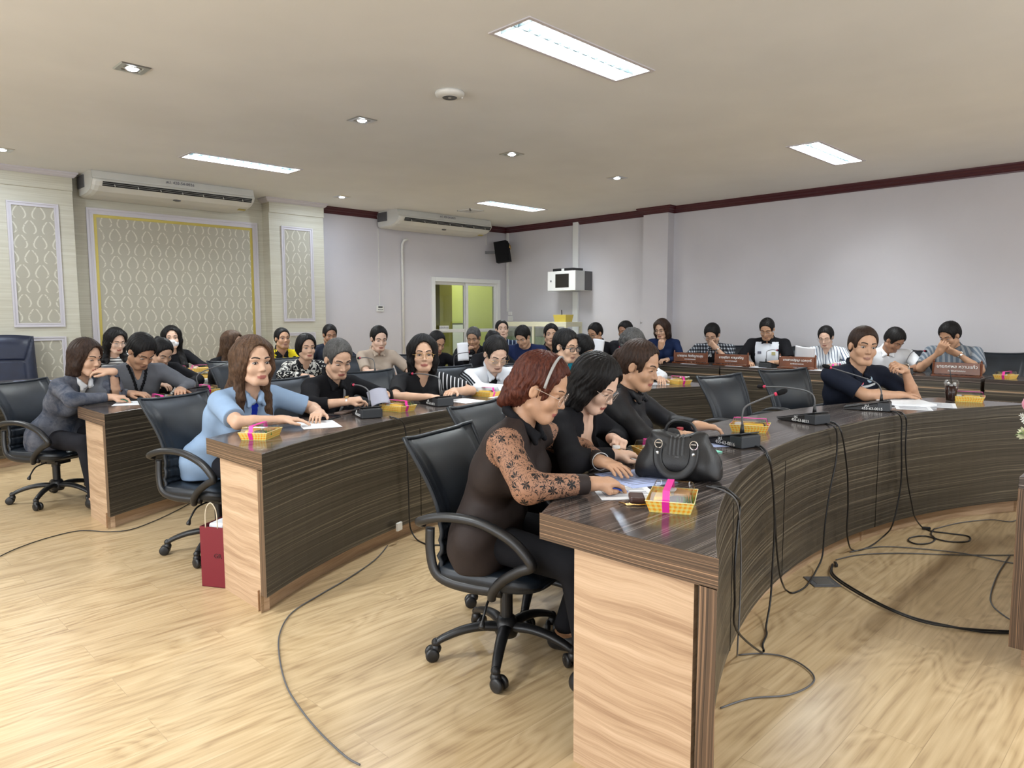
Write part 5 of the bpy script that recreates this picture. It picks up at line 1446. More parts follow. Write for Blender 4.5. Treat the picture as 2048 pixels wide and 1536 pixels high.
add('P6', 'older woman with greying tied hair, black shirt and bag strap, reading a paper', (2.580, 4.210, 1.090), 186, 26, 0, 172, 1.08, skinm=0, hair='slick', hairm=HG, h=.0048,
    top=FB, neck='shirt', collar=FB, sleeve='34', width=1.2, R=dict(w=(2.46, 3.92, .835), d=(.85, -.45, .15), pose='pen', n=(.1, .2, -1), pole=(1, .0, -.4)), L=dict(w=(2.80, 3.99, .850), d=(-.7, -.55, .2), pose='hold', n=(-.2, -.2, -1), pole=(.8, .1, -.4)), eye=.4)
add('P7', 'woman with black bob, tinted glasses and black V-neck, hands together on the second desk', (3.305, 4.215, 1.095), 212, 2, 0, 190, 1.12, skinm=0, hair='bob', hairm=HB, h=.0048,
    top=fabric('black_linen', (.018, .018, .020)), neck='deep', sleeve='short', width=1.08, region=[(lambda l, f: (l[:, 0] < -.115) & (l[:, 2] > -.16), pattern('white_streaks_on_black', 'vstripe', (.015, .015, .017), (.6, .6, .62), 24., thr=.72))], R=dict(w=(3.13, 3.95, .806), d=(.88, -.35, -.02), pose='rest', n=(0, 0, -1), pole=(1.2, .1, -.4)), L=dict(w=(3.41, 3.99, .825), d=(-.86, -.40, -.03), pose='rest', pole=(1.2, .1, -.4)),
    glasses=(M['goldmetal'], 'rect', .0012), eye=.8)
add('P8', 'person in a white track jacket with three black sleeve stripes, writing, wearing glasses', (4.010, 4.160, 1.070), 204, 34, 0, 190, 1.17, fem=False, skinm=3, hair='slick', hairm=HB, h=.005,
    top=fabric('white_tracksuit', (.72, .75, .80), .6, .03), neck='jacket', inner=FB, width=1.12, collar=fabric('white_track_collar', (.70, .73, .78)), R=dict(w=(3.92, 3.90, .806), d=(.75, -.6, -.03), pose='pen', pole=(1.1, .1, -.5)), L=dict(w=(4.20, 3.93, .806), d=(-.4, -.85, -.03), pose='rest', pole=(1, .1, -.5)), glasses=(M['goldmetal'], 'rect', .0010), eye=.35)
add('P9', 'man with dark rimmed glasses in a teal shirt behind the woman with auburn hair', (4.760, 4.050, 1.112), 182, 12, 0, 188, 1.18, fem=False, skinm=0, hair='short', hairm=HB, h=.005,
    top=fabric('teal_cotton', (.005, .20, .28), .7), neck='round', width=1.05, glasses=(dkf, 'rect', .0021), eye=.6)
H6 = .0065
def B(k, label, head, yaw, pitch, body, **kw): add(k, label, head, yaw, pitch, kw.pop('roll', 0), body, kw.pop('hs', 1.04), h=kw.pop('h', H6), **kw)
B('P10', 'person in a navy jacket bent down just behind the man with dark rimmed glasses', (5.15, 4.20, 1.060), 165, 42, 185, hs=1.12, fem=False, hair='short', top=FNV, eye=.2, glasses=None)
B('P11', 'person with short grey hair and white sleeve, mostly hidden behind the ponytail woman', (5.48, 3.86, 1.115), 200, 35, 200, hair='curly', hairm=HG, top=FW, eye=.2)
B('w3', 'woman with wavy dark hair and mottled grey-blue jacket, writing at the third desk end', (1.500, 5.860, 1.082), 150, 12, 148, hair='bob', hairm=HD, h=.005, skinm=0, hs=1.08, width=1.12,
  top=pattern('mottled_grey_blue_cloth', 'mottle', (.035, .045, .07), (.13, .135, .16), 11.), neck='jacket', inner=FW, collar=FW, R=dict(w=(1.565, 5.60, .806), d=(.9, -.3, -.02), pose='pen', pole=(1.0, 0, -.5)), L=dict(w=(1.61, 5.66, .985), d=(-.75, .45, .10), pose='rest', n=(.2, .2, -1), pole=(.3, .3, -.9), desk=False), eye=.5)
B('m3', 'man in a grey V-neck sweater looking down beside the woman in the mottled jacket', (1.907, 5.958, 1.110), 166, 42, 172, fem=False, hair='short', h=.0055, skinm=1, hs=1.12, width=1.15,
  top=fabric('grey_knit', (.13, .135, .15), .95, .1, .6), neck='deep', eye=.3, R=dict(p=(.16, .26, .02), pose='rest'), L=dict(p=(.20, .30, .02), pose='rest'),
  region=[(lambda l, f: (np.abs(np.abs(l[:, 0]) - (.052 + .30 * l[:, 2] * 1.0 + .012)) < .012) & (l[:, 1] > .03) & (l[:, 2] > -.22) & (l[:, 2] < .05), FB)])
B('n3', 'woman in black looking down just behind the man in the grey sweater', (2.300, 6.650, 1.065), 170, 38, 178, hair='bun', top=FB, eye=.3, hs=1.0)
B('a20', 'woman with long black hair and black and white striped top at the back left', (2.440, 8.40, 1.125), 172, 20, 185, hair='long', hairm=HB, skinm=3, hs=1.08, hairlen=.04,
  top=pattern('black_white_stripes', 'hstripe', (.74, .75, .74), (.03, .03, .035), 34., thr=.66), neck='round', glasses=(cob, 'round', .0012), eye=.5, region=None)
B('ma', 'woman with very long black hair and white face mask before the wallpaper', (3.020, 8.42, 1.145), 196, 2, 180, hair='long', hairm=HB, skinm=3, hs=1.06, top=FB, neck='round', mask=True, hairlen=.26, eye=.8)
B('br', 'woman with straight brown hair and black top, half hidden behind the woman in light blue', (3.140, 7.10, 1.105), 150, 5, 165, hair='long', hairm=HN, top=FB, eye=.7, hairlen=.16)
yel = plain('yellow_sportswear', (.78, .62, .02), .6)
B('ye', 'man in a yellow and black sports shirt against the cream pilaster', (4.019, 7.753, 1.125), 184, -2, 190, fem=False, hair='crop', skinm=1, top=pattern('yellow_black_sportswear', 'blot', (.80, .64, .02), (.02, .02, .02), 9., thr=.56), neck='shirt', collar=FB, sleeve='short', hs=1.03)
B('bw', 'woman with dark hair in a black and white patterned blouse behind the reading older woman', (3.651, 6.547, 1.068), 189, 5, 188, hair='pixie', hairm=HB, skinm=0, width=1.15, hs=1.08, top=pattern('black_white_floral', 'blot', (.012, .012, .014), (.66, .64, .58), 26., thr=.53), neck='v', eye=.8)
B('dk', 'man with short dark hair and dark jacket far back beside the cream pilaster', (4.678, 7.806, 1.155), 196, 14, 195, fem=False, hair='crop', skinm=2, top=fabric('dark_navy_jacket', (.018, .022, .035)), eye=.4)
B('kh', 'woman with tied back hair in a khaki uniform shirt writing at the third desk', (4.348, 6.284, 1.146), 196, 18, 196, hair='bun', skinm=3, hs=1.06, top=fabric('khaki_uniform', (.42, .34, .27), .8, .06), neck='shirt', collar=fabric('khaki_collar', (.40, .32, .25)), sleeve='short', R=dict(w=(4.21, 5.98, .806), d=(.6, -.75, -.02), pose='pen'), L=dict(w=(4.50, 5.98, .806), d=(-.3, -.9, -.02), pose='rest'), eye=.4)
B('k2', 'woman in a black top holding up a white sheet at the third desk', (5.028, 6.158, 1.085), 186, 26, 190, hair='slick', hairm=HB, skinm=1, top=FB, neck='round', L=dict(w=(5.26, 5.93, .93), d=(-.1, -.3, .9), n=(.7, -.6, 0), pose='hold', desk=False), eye=.4)
B('ve', 'grey haired man in black vest, head turned left, before the sliding door', (5.857, 6.470, 1.118), 238, 22, 205, fem=False, hair='crop', hairm=HG, skinm=1, top=FB, neck='shirt', collar=FB, eye=.4)
B('bun', 'person with hair tied in a top knot, hidden behind the white track jacket', (4.88, 5.10, 1.110), 203, 30, 200, hair='bun', hairm=HB, top=FB, eye=.3, hs=.95)
B('st', 'man with short black hair and navy patterned shirt, tallest head before the sliding door', (6.600, 6.730, 1.200), 214, -6, 205, fem=False, hair='crop', skinm=3, hs=1.05, top=pattern('navy_streaked_shirt', 'vstripe', (.015, .025, .06), (.35, .42, .50), 14., thr=.78), neck='round', eye=.5)
B('nv', 'man in a navy sweater looking down to the left, right of the sliding door', (5.919, 5.698, 1.141), 252, 36, 232, fem=False, hair='short', hairm=HB, skinm=0, hs=1.0, width=1.1, top=fabric('deep_navy_sweater', (.008, .016, .06), .7), neck='round', eye=.3)
B('m11', 'young man with dark fringe looking out beside the man with dark rimmed glasses', (6.376, 5.666, 1.155), 226, 2, 220, fem=False, hair='short', skinm=0, top=fabric('charcoal_shirt', (.05, .045, .045)), neck='shirt', collar=FB, eye=.8)
B('g11', 'man with glasses in a black shirt reading a white sheet against the pink wall', (7.541, 5.917, 1.150), 272, 22, 250, fem=False, hair='crop', hairm=HB, skinm=1, hs=1.10, width=1.1, top=FB, neck='shirt', collar=FB, glasses=(dkf, 'rect', .0016), R=dict(w=(7.33, 5.76, .90), d=(-.5, -.5, .5), n=(.5, -.5, -.5), pose='hold', desk=False), eye=.4)
B('v12', 'man with black hair in dark vest, just left of the dark suit woman', (7.824, 5.635, 1.175), 270, 12, 250, fem=False, hair='short', hairm=HB, skinm=2, hs=1.06, top=fabric('dark_vest', (.022, .022, .026)), neck='v', eye=.5)
B('s13', 'woman with dark bob, glasses and dark suit over white, by the wall column', (8.255, 5.346, 1.195), 262, 18, 252, hair='bob', hairm=HD, skinm=0, hs=1.08, top=FNV, neck='jacket', inner=FW, glasses=(cob, 'rect', .0012), R=dict(w=(8.04, 5.22, .96), d=(-.3, -.3, .8), n=(.6, .3, 0), pose='fist', desk=False), eye=.4)
B('p14', 'man in black and white plaid shirt, chin on hand, behind the second nameplate', (8.50, 4.73, 1.128), 256, 30, 256, fem=False, hair='short', hairm=HB, skinm=0, hs=1.16, width=1.15, top=pattern('black_white_plaid', 'plaid', (.018, .02, .025), (.60, .63, .66), 22., (.10, .11, .13), .62), neck='shirt', collar=pattern('plaid_collar', 'plaid', (.018, .02, .025), (.60, .63, .66), 30., (.10, .11, .13), .6),
  sleeve='34', L=dict(w=(8.36, 4.58, .955), d=(-.1, .55, .5), n=(.2, .5, .6), pose='chin', desk=False, pole=(.6, .1, -.9)), glasses=(dkf, 'rect', .0012), eye=.3,
  region=[(lambda l, f: (np.abs(l[:, 0]) < .085) & (l[:, 1] > .02) & (l[:, 2] < -.08), FB)])
B('b15', 'man with short hair in a white polo with black sleeves, centre of the nameplate row', (8.60, 4.030, 1.205), 258, 28, 256, fem=False, hair='crop', hairm=HB, skinm=1, hs=1.10, width=1.15, top=fabric('white_polo', (.74, .77, .82), .7, .03), neck='shirt', collar=FB, sleeve='short', glasses=(M['steel'], 'rect', .0010), eye=.3,
  region=[(lambda l, f: (np.abs(l[:, 0]) > .140) | ((l[:, 2] > -.02) & (np.abs(l[:, 0]) > .06)), FB)], R=dict(p=(.16, .36, .01), pose='rest'), L=dict(p=(.12, .34, .02), pose='flat'))
B('w16', 'woman with tied hair and white striped blouse reading behind the third nameplate', (8.64, 3.32, 1.118), 262, 24, 258, hair='pony', hairm=HB, skinm=3, hs=1.04, width=1.1, top=pattern('white_blue_stripes', 'vstripe', (.72, .75, .78), (.10, .13, .20), 26., thr=.74), neck='deep', eye=.4, glasses=(cob, 'rect', .0010))
B('w17', 'man in a white shirt bent over the desk, right of the black polo man', (8.52, 2.53, 1.100), 205, 42, 250, fem=False, hair='short', hairm=HB, skinm=2, hs=1.08, width=1.1, top=FW, neck='shirt', collar=FW, eye=.2, sleeve='short')
B('s18', 'man in grey striped shirt, hands clasped at his mouth, behind the rightmost nameplate', (8.620, 2.028, 1.160), 292, 30, 262, fem=False, hair='short', hairm=HB, skinm=1, hs=1.12, width=1.15, top=pattern('grey_striped_shirt', 'vstripe', (.12, .15, .19), (.30, .32, .34), 18., thr=.55), neck='shirt', collar=fabric('grey_collar', (.15, .17, .2)), sleeve='short',
  R=dict(w=(8.41, 2.07, .98), d=(-.15, -.3, .6), n=(.8, .2, 0), pose='chin', desk=False, pole=(.7, .2, -.9)), L=dict(w=(8.43, 1.89, .97), d=(-.2, .7, .35), n=(.6, 0, .5), pose='clasp', desk=False, pole=(.8, .2, -.9)), eye=.3)
# ------------------------------------------------------------------ chairs
def yaw2rz(y): return -math.radians(y)      # chair faces +y at rz = 0
CH = None
def chair(x, y, yaw, label, dz=0.0, group='black swivel office chairs'):
    global CH
    if CH is None:
        CH = office_chair(label, group); CH.location = (x, y, 0); CH.rotation_euler = (0, 0, yaw2rz(yaw)); return CH
    c = dup(CH, (x, y, 0), yaw2rz(yaw), label, group)
    if dz:
        for ch in [o for o in bpy.data.objects if o.parent == c]:
            if ch.name.split('.')[0] not in ('column', 'gas_lift', 'star_base', 'caster'): ch.location.z += dz
    return c
CHAIRS = [
 (1.965, 1.985, 163, 'nearest black swivel chair, seating the woman in lace sleeves', 0),
 (2.42, 2.26, 165, 'black swivel chair directly behind the nearest one, seating the woman with round glasses', .05),
 (2.96, 2.33, 165, 'black swivel chair under the woman with the brown ponytail', .02),
 (4.58, 2.20, 188, 'empty black swivel chair between the ponytail woman and the black polo man', .05),
 (5.36, 2.13, 200, 'black swivel chair of the man in the black polo, its back showing at his left', .05),
 (1.70, 4.12, 158, 'black swivel chair of the woman in light blue, beside the red paper bag', .01),
 (2.52, 4.50, 170, 'black swivel chair of the older woman with greying hair', .03),
 (3.22, 4.56, 184, 'black swivel chair of the woman with tinted glasses', .04),
 (4.02, 4.50, 186, 'swivel chair of the person in the white track jacket', .04),
 (4.78, 4.38, 188, 'swivel chair under the man in the teal shirt', .04),
 (1.33, 6.16, 150, 'black swivel chair of the woman in the mottled jacket, far left', .0),
 (1.86, 6.30, 166, 'swivel chair under the man in the grey sweater', .0),
 (2.98, 6.42, 178, 'empty black swivel chair in front of the brown haired woman at the third desk', .06),
 (3.68, 6.85, 186, 'swivel chair under the woman in the black and white blouse', .04),
 (4.36, 6.62, 190, 'swivel chair of the woman in khaki uniform', .04),
 (5.06, 6.46, 190, 'swivel chair under the woman holding a white sheet', .04),
 (9.05, 4.85, 262, 'black chair back between the suit woman and the plaid shirt man', .06),
 (9.10, 4.20, 262, 'black chair back between the plaid shirt man and the white polo man', .06),
 (9.12, 3.62, 262, 'black chair back between the white polo man and the striped blouse woman', .06),
 (9.10, 2.35, 262, 'black chair back peeking out right of the man in the white shirt', .06),
 (9.08, 1.62, 258, 'empty black chair right of the man in the grey striped shirt', .06)]
for c in CHAIRS: chair(*c)
blue_chair('blue plastic chair in front of the wallpaper, beside the stacked snack boxes', (3.42, 7.35, 0), math.radians(165))
blue_chair('blue plastic chair under the man in the yellow sports shirt', (4.02, 8.10, 0), math.radians(178))
# ------------------------------------------------------------------ snack boxes
SNK = None
def snack():
    t = thing('snack_box', 'x', 'snack box', group='yellow gingham snack boxes')
    a, b, h = .062, .084, .038; A_, B_ = .074, .098
    g = G(); vs = [(-a, -b, 0), (a, -b, 0), (a, b, 0), (-a, b, 0), (-A_, -B_, h), (A_, -B_, h), (A_, B_, h), (-A_, B_, h)]
    g.add(vs, [(0, 3, 2, 1)], 0, [[(0, 0)] * 4])
    for f, w in (((0, 1, 5, 4), a), ((1, 2, 6, 5), b), ((2, 3, 7, 6), a), ((3, 0, 4, 7), b)): g.add([vs[i] for i in f], [(0, 1, 2, 3)], 0, [[(-w, 0), (w, 0), (w, h * 1.1), (-w, h * 1.1)]])
    g.build('tray', M['gingham'], t, solid=.0012)
    g = G(); g.tube([(-A_, -B_, h), (A_, -B_, h), (A_, B_, h), (-A_, B_, h)], .0016, 6, closed=True); g.build('tray_rim', plain('pale_yellow_card', (.80, .72, .36), .5), t)
    g = G(); q = .012; z1 = .068
    vs = [(-a - .006, -b - .006, h - .006), (a + .006, -b - .006, h - .006), (a + .006, b + .006, h - .006), (-a - .006, b + .006, h - .006), (-a + .002, -b + .004, z1), (a - .002, -b + .004, z1), (a - .002, b - .004, z1), (-a + .002, b - .004, z1)]
    g.add(vs, [(4, 5, 6, 7), (0, 1, 5, 4), (1, 2, 6, 5), (2, 3, 7, 6), (3, 0, 4, 7)]); g.build('clear_lid', M['clear'], t, bevel=.005, seg=3)
    g = G(); w = .011
    P = [(-.001 + 0, -b - .001, .001), (0, -B_ - .002, h), (0, -b - .006 + .002, h + .004), (0, -b + .002, z1 + .002), (0, b - .002, z1 + .002), (0, b + .006 - .002, h + .004), (0, B_ + .002, h), (0, b + .001, .001)]
    vs = []
    for p in P: vs += [(-w - .012, p[1], p[2]), (w - .012, p[1], p[2])]
    g.add(vs, [(2 * i, 2 * i + 1, 2 * i + 3, 2 * i + 2) for i in range(len(P) - 1)]); g.build('ribbon', M['pink'], t, solid=.0008)
    g = G(); g.box((-.030, -.020, .034), (.045, .10, .022)); g.build('wrapped_cake', plain('yellow_wrapper', (.80, .47, .02), .35), t, bevel=.008, seg=3)
    G().lathe([(0, .014), (.026, .016), (.030, .030), (.024, .042), (0, .046)], (.018, -.045, 0), 18).build('brown_cake', plain('dark_cake', (.07, .028, .02), .6), t, smooth=True)
    g = G(); g.box((.026, .038, .030), (.05, .07, .026)); g.build('bread_roll', plain('baked_bun', (.50, .26, .09), .6), t, bevel=.011, seg=3)
    g = G()
    for k in range(9):
        x = .02 + .006 * k; y = -.075 + .006 * (k % 3) + .01 * k * .3
        g.add([(x, y, .02), (x + .006, y + .002, .02), (x + .002 + .004 * math.sin(k), y - .004, .056)], [(0, 1, 2)])
    g.build('leaf_garnish', plain('leaf_green', (.06, .22, .04), .5), t, solid=.0008)
    g = G(); g.box((-.012, .06, .036), (.04, .035, .016)); g.build('paper_cup', M['white'], t, bevel=.004)
    return t
SN = [(1.955, 1.215, -63, 'snack box nearest the camera, in front of the black handbag'), (2.60, 1.70, -30, 'snack box half hidden behind the black handbag'), (3.56, 1.745, 20, 'snack box behind the nearest microphone on the front desk'), (5.87, 1.24, 10, 'snack box right of the iced coffee on the front desk'),
      (1.648, 3.442, -50, 'snack box at the end of the second desk, before the woman in light blue'), (2.76, 3.79, 10, 'snack box between the two microphones on the second desk'), (3.74, 4.00, 10, 'snack box beside the person in the white track jacket'),
      (2.33, 5.80, 0, 'snack box on the third desk left of the long haired woman'), (5.62, 3.45, -20, 'snack box alone at the right end of the second desk'), (8.22, 1.44, 80, 'snack box on the rightmost straight desk'),
      (8.25, 3.05, 85, 'snack box between the third nameplate and the black polo man'), (4.62, 5.86, 10, 'snack box before the woman in khaki'), (1.80, 5.30, 0, 'snack box beside the man in the grey sweater')]
def put_snack(x, y, z, rz, lab):
    global SNK
    if SNK is None: SNK = snack(); SNK.location = (x, y, z); SNK.rotation_euler = (0, 0, math.radians(rz)); SNK['label'] = lab
    else: dup(SNK, (x, y, z), math.radians(rz), lab, 'yellow gingham snack boxes')
for x, y, r_, lab in SN: put_snack(x, y, DZT + .0005, r_, lab)
t = thing('side_table', 'low white side table with snack boxes against the alcove wallpaper', 'table', (3.08, 7.75, 0))
boxg(G(), -.45, .45, -.25, .25, .70, .73).build('tabletop', M['white'], t, bevel=.003)
for sx in (-.4, .4):
    for sy in (-.2, .2): boxg(G(), sx - .02, sx + .02, sy - .02, sy + .02, 0, .70).build('leg', M['steel'], t)
boxg(G(), -.42, .42, -.24, -.235, .25, .70).build('skirt', M['whiteplastic'], t)
for i, x in enumerate((2.78, 3.02, 3.26)):
    for z in (0, 1):
        put_snack(x, 7.66, .7305 + .072 * z, 90, '%s snack box on the white side table, %s of the stacks' % (('lower', 'upper')[z], ('leftmost', 'middle', 'rightmost')[i]))
# ------------------------------------------------------------------ microphones
def mic(x, y, rz, path, num, label, short=None):
    t = thing('microphone', label, 'microphone', (x, y, DZT), math.radians(rz), 'gooseneck conference microphones')
    w = .058
    prof = [(-.125, .002), (.135, .002), (.137, .010), (-.118, .064), (-.128, .060)]
    n = len(prof); vs = [(-w, a, b) for a, b in prof] + [(w, a, b) for a, b in prof]
    G().add(vs, [tuple(range(n)), tuple(range(2 * n - 1, n - 1, -1))] + [(i, n + i, n + (i + 1) % n, (i + 1) % n) for i in range(n)]).build('base', M['black'], t, bevel=.003)
    g = G(); g.box((0, -.095, .030), (.126, .072, .052)); g.build('rear_housing', M['housing'], t, bevel=.003)
    g = G(); g.box((0, .008, .0425), (.124, .268, .006), Matrix.Rotation(math.radians(-12.0), 3, 'X')); g.build('top_plate', M['black'], t, bevel=.002)
    g = G(); g.box((0, .05, .038), (.03, .02, .004), Matrix.Rotation(math.radians(-12.0), 3, 'X')); g.build('button', M['greyplastic'], t)
    g = G(); g.tube([(0, -.075, .060), (0, -.075, .085), (0, -.075, .105)], [.012, .009, .007], 10); g.build('neck_socket', M['black'], t, smooth=True)
    P = catmull([(0, -.075, .10)] + path, 6)
    G().tube(P, .0042, 8).build('gooseneck', M['greyplastic'], t, smooth=True)
    d = (P[-1] - P[-3]).normalized(); e = P[-1]
    G().tube([e - d * .004, e + d * .008], .0085, 12).build('light_ring', M['ring'], t, smooth=True)
    G().tube([e + d * .008, e + d * .016, e + d * .04, e + d * .052, e + d * .058], [.009, .0125, .0135, .010, .002], 12).build('foam_head', M['blackmatte'], t, smooth=True)
    sgn = -1
    Mt = frame((-w - .0012, .005, .024), (0, -1, 0), (0, 0, 1), (-1, 0, 0))
    if num:
        Mt = frame((-w - .0045, -.030, .016), (0, -1, 0), (0, 0, 1), (-1, 0, 0))
        text_mesh('number', num, .0235, Mt, M['white_ink'], t)
        text_mesh('lettering', 'สป.', .021, frame((-w - .0045, .000, .034), (0, -1, 0), (0, 0, 1), (-1, 0, 0)), M['white_ink'], t)
    return t
CAB = {'c1': [(3.107, 1.513, 0.765), (3.098, 1.467, 0.765), (2.979, 1.364, 0.730), (3.044, 1.376, 0.616), (3.091, 1.384, 0.421), (3.079, 1.382, 0.237), (3.064, 1.380, 0.077), (2.930, 1.335, 0.012), (2.860, 1.300, 0.008), (2.760, 1.270, 0.008), (2.680, 1.235, 0.010), (2.374, 1.194, 0.218), (2.305, 1.168, 0.360), (2.275, 1.157, 0.499), (2.323, 1.175, 0.611), (2.375, 1.194, 0.688), (2.300, 1.165, 0.730), (2.270, 1.200, 0.768), (2.262, 1.250, 0.768)],
'c2a': [(3.143, 1.531, 0.765), (3.149, 1.487, 0.765), (2.959, 1.359, 0.756), (3.032, 1.374, 0.641), (3.083, 1.383, 0.493), (3.147, 1.394, 0.289), (3.210, 1.403, 0.150), (3.264, 1.410, 0.084), (3.407, 1.456, 0.006), (3.392, 1.417, 0.006), (3.478, 1.403, 0.006), (3.588, 1.415, 0.006), (3.756, 1.445, 0.021), (3.831, 1.445, 0.084), (3.849, 1.445, 0.246), (3.898, 1.444, 0.430), (3.962, 1.442, 0.586), (3.962, 1.442, 0.724), (3.918, 1.443, 0.775), (4.054, 1.529, 0.765), (4.092, 1.572, 0.765)],
'c3': [(4.135, 1.583, 0.765), (4.137, 1.525, 0.765), (3.998, 1.440, 0.753), (4.057, 1.437, 0.657), (4.118, 1.433, 0.479), (4.140, 1.431, 0.303), (4.140, 1.431, 0.158), (4.174, 1.428, 0.063), (4.276, 1.442, 0.006), (4.306, 1.411, 0.006), (4.454, 1.391, 0.006), (4.715, 1.402, 0.006), (4.678, 1.352, 0.088), (4.731, 1.340, 0.237), (4.750, 1.335, 0.391), (4.732, 1.340, 0.611), (4.721, 1.342, 0.736), (4.674, 1.353, 0.783), (4.868, 1.438, 0.765), (4.872, 1.469, 0.765)],
'c4': [(4.876, 1.464, 0.765), (4.874, 1.396, 0.765), (4.757, 1.334, 0.758), (4.778, 1.329, 0.700), (4.780, 1.328, 0.544), (4.818, 1.319, 0.352), (4.879, 1.303, 0.184), (4.917, 1.293, 0.098), (5.053, 1.282, 0.006), (5.007, 1.221, 0.006), (5.031, 1.121, 0.006), (5.048, 1.030, 0.006), (4.967, 0.999, 0.006), (4.891, 1.022, 0.006), (4.839, 1.103, 0.006), (4.865, 1.218, 0.006), (4.772, 1.271, 0.006), (4.688, 1.259, 0.006), (4.661, 1.205, 0.006), (4.734, 1.157, 0.006), (4.841, 1.157, 0.006), (4.937, 1.203, 0.006), (5.068, 1.220, 0.006)],
'gray1': [(2.194, 1.155, 0.006), (2.325, 1.111, 0.006), (2.432, 1.030, 0.006), (2.531, 0.998, 0.006), (2.612, 0.998, 0.006), (2.668, 1.032, 0.006), (2.711, 1.103, 0.006), (2.715, 1.176, 0.006), (2.675, 1.241, 0.006), (2.618, 1.288, 0.006), (2.595, 1.298, 0.006), (2.416, 1.209, 0.122), (2.445, 1.219, 0.304), (2.442, 1.218, 0.460), (2.394, 1.201, 0.590), (2.260, 1.150, 0.730), (2.235, 1.190, 0.768), (2.250, 1.260, 0.768)],
'blk': [(3.936, 1.429, 0.006), (3.819, 1.385, 0.006), (3.735, 1.315, 0.006), (3.631, 1.181, 0.006), (3.540, 1.038, 0.006), (3.490, 0.897, 0.006), (3.505, 0.761, 0.006), (3.533, 0.654, 0.006), (3.591, 0.574, 0.006)],
'blk2': [(3.935, 1.429, 0.012), (3.774, 1.376, 0.012), (3.670, 1.279, 0.012), (3.566, 1.136, 0.012), (3.483, 0.978, 0.012), (3.453, 0.847, 0.012), (3.497, 0.722, 0.012), (3.598, 0.576, 0.012)],
'g2': [(4.038, 1.448, 0.006), (4.220, 1.382, 0.006), (4.407, 1.227, 0.006), (4.578, 1.014, 0.006), (4.794, 0.780, 0.006)],
'g3': [(4.226, 1.439, 0.006), (4.452, 1.348, 0.006), (4.576, 1.168, 0.006), (4.657, 0.958, 0.006), (4.655, 0.756, 0.006)],
'g4': [(5.080, 1.217, 0.006), (5.343, 1.137, 0.006), (5.562, 1.012, 0.006), (5.597, 0.909, 0.006)],
'g5': [(4.793, 0.768, 0.006), (4.392, 0.751, 0.006), (4.048, 0.715, 0.006), (3.898, 0.678, 0.006), (3.801, 0.615, 0.006)],
'long': [(1.132, 1.784, 0.006), (1.124, 1.855, 0.006), (1.135, 2.024, 0.006), (1.162, 2.204, 0.006), (1.207, 2.391, 0.006), (1.303, 2.631, 0.006), (1.406, 2.822, 0.006), (1.548, 2.978, 0.006), (1.747, 3.074, 0.006), (1.981, 3.173, 0.006), (2.229, 3.306, 0.006), (2.424, 3.460, 0.006)],
'leftc': [(0.754, 4.907, 0.006), (0.871, 5.017, 0.006), (1.047, 5.114, 0.006), (1.218, 5.134, 0.006), (1.335, 4.982, 0.006), (1.451, 4.925, 0.006), (1.637, 5.025, 0.006), (1.872, 5.216, 0.006), (2.073, 5.413, 0.006)],
'r2a': [(2.537, 3.569, 0.765), (2.505, 3.448, 0.765), (2.555, 3.462, 0.737), (2.581, 3.468, 0.657), (2.591, 3.471, 0.501), (2.596, 3.472, 0.313), (2.600, 3.473, 0.124), (2.617, 3.478, 0.050), (2.617, 3.418, 0.006), (2.607, 3.303, 0.006), (2.652, 3.244, 0.006)],
'r2b': [(3.136, 3.683, 0.765), (3.066, 3.526, 0.765), (3.145, 3.576, 0.712), (3.178, 3.579, 0.606), (3.202, 3.582, 0.465), (3.214, 3.583, 0.255)]}
tow = lambda L, hgt, sx=0.0: [(.0, -.070, .145), (sx * .3, -.045, hgt * .93), (sx * .6, .02, hgt), (sx, .02 + L * .5, hgt + .003), (sx * 1.3, .02 + L, hgt - .005)]
mic(3.118, 1.63, -15, [(-.005, -.078, .15), (.010, -.085, .19), (.06, -.13, .225), (.105, -.17, .25)], '455-63-0016', 'microphone on the front desk beside the black handbag, head bent towards the right')
mic(4.075, 1.675, -17, tow(.27, .185), '455-63-0033', 'middle microphone of the three on the front desk, between the empty chairs and camera')
mic(4.885, 1.59, 12, [(0, -.065, .15), (0, -.03, .185), (-.02, .05, .215), (-.05, .14, .245), (-.07, .22, .27)], '455-63-0015', 'microphone in front of the man in the black polo')
mic(2.47, 3.72, -18, tow(.27, .175), '455-63-0077', 'microphone on the second desk before the older woman with greying hair')
mic(3.13, 3.85, -10, tow(.33, .20), '455-63-0078', 'microphone on the second desk before the woman with tinted glasses')
mic(2.20, 5.78, 20, [(0, -.075, .15), (.05, -.10, .19), (.16, -.16, .23), (.27, -.22, .265)], '', 'microphone on the third desk pointing right in front of the blue plastic chair')
mic(4.05, 6.00, -5, tow(.20, .20), '', 'microphone on the third desk left of the woman in khaki')
mic(5.00, 5.80, -60, [(0, -.075, .17), (.03, -.10, .21), (.13, -.18, .235), (.24, -.27, .25)], '', 'microphone on the third desk before the woman holding a white sheet')
mic(8.17, 3.78, -100, tow(.20, .20, -.05), '', 'microphone on the straight desk before the man in the white polo')
mic(8.17, 2.30, -75, tow(.20, .24, .12), '', 'microphone on the straight desk left of the rightmost nameplate')
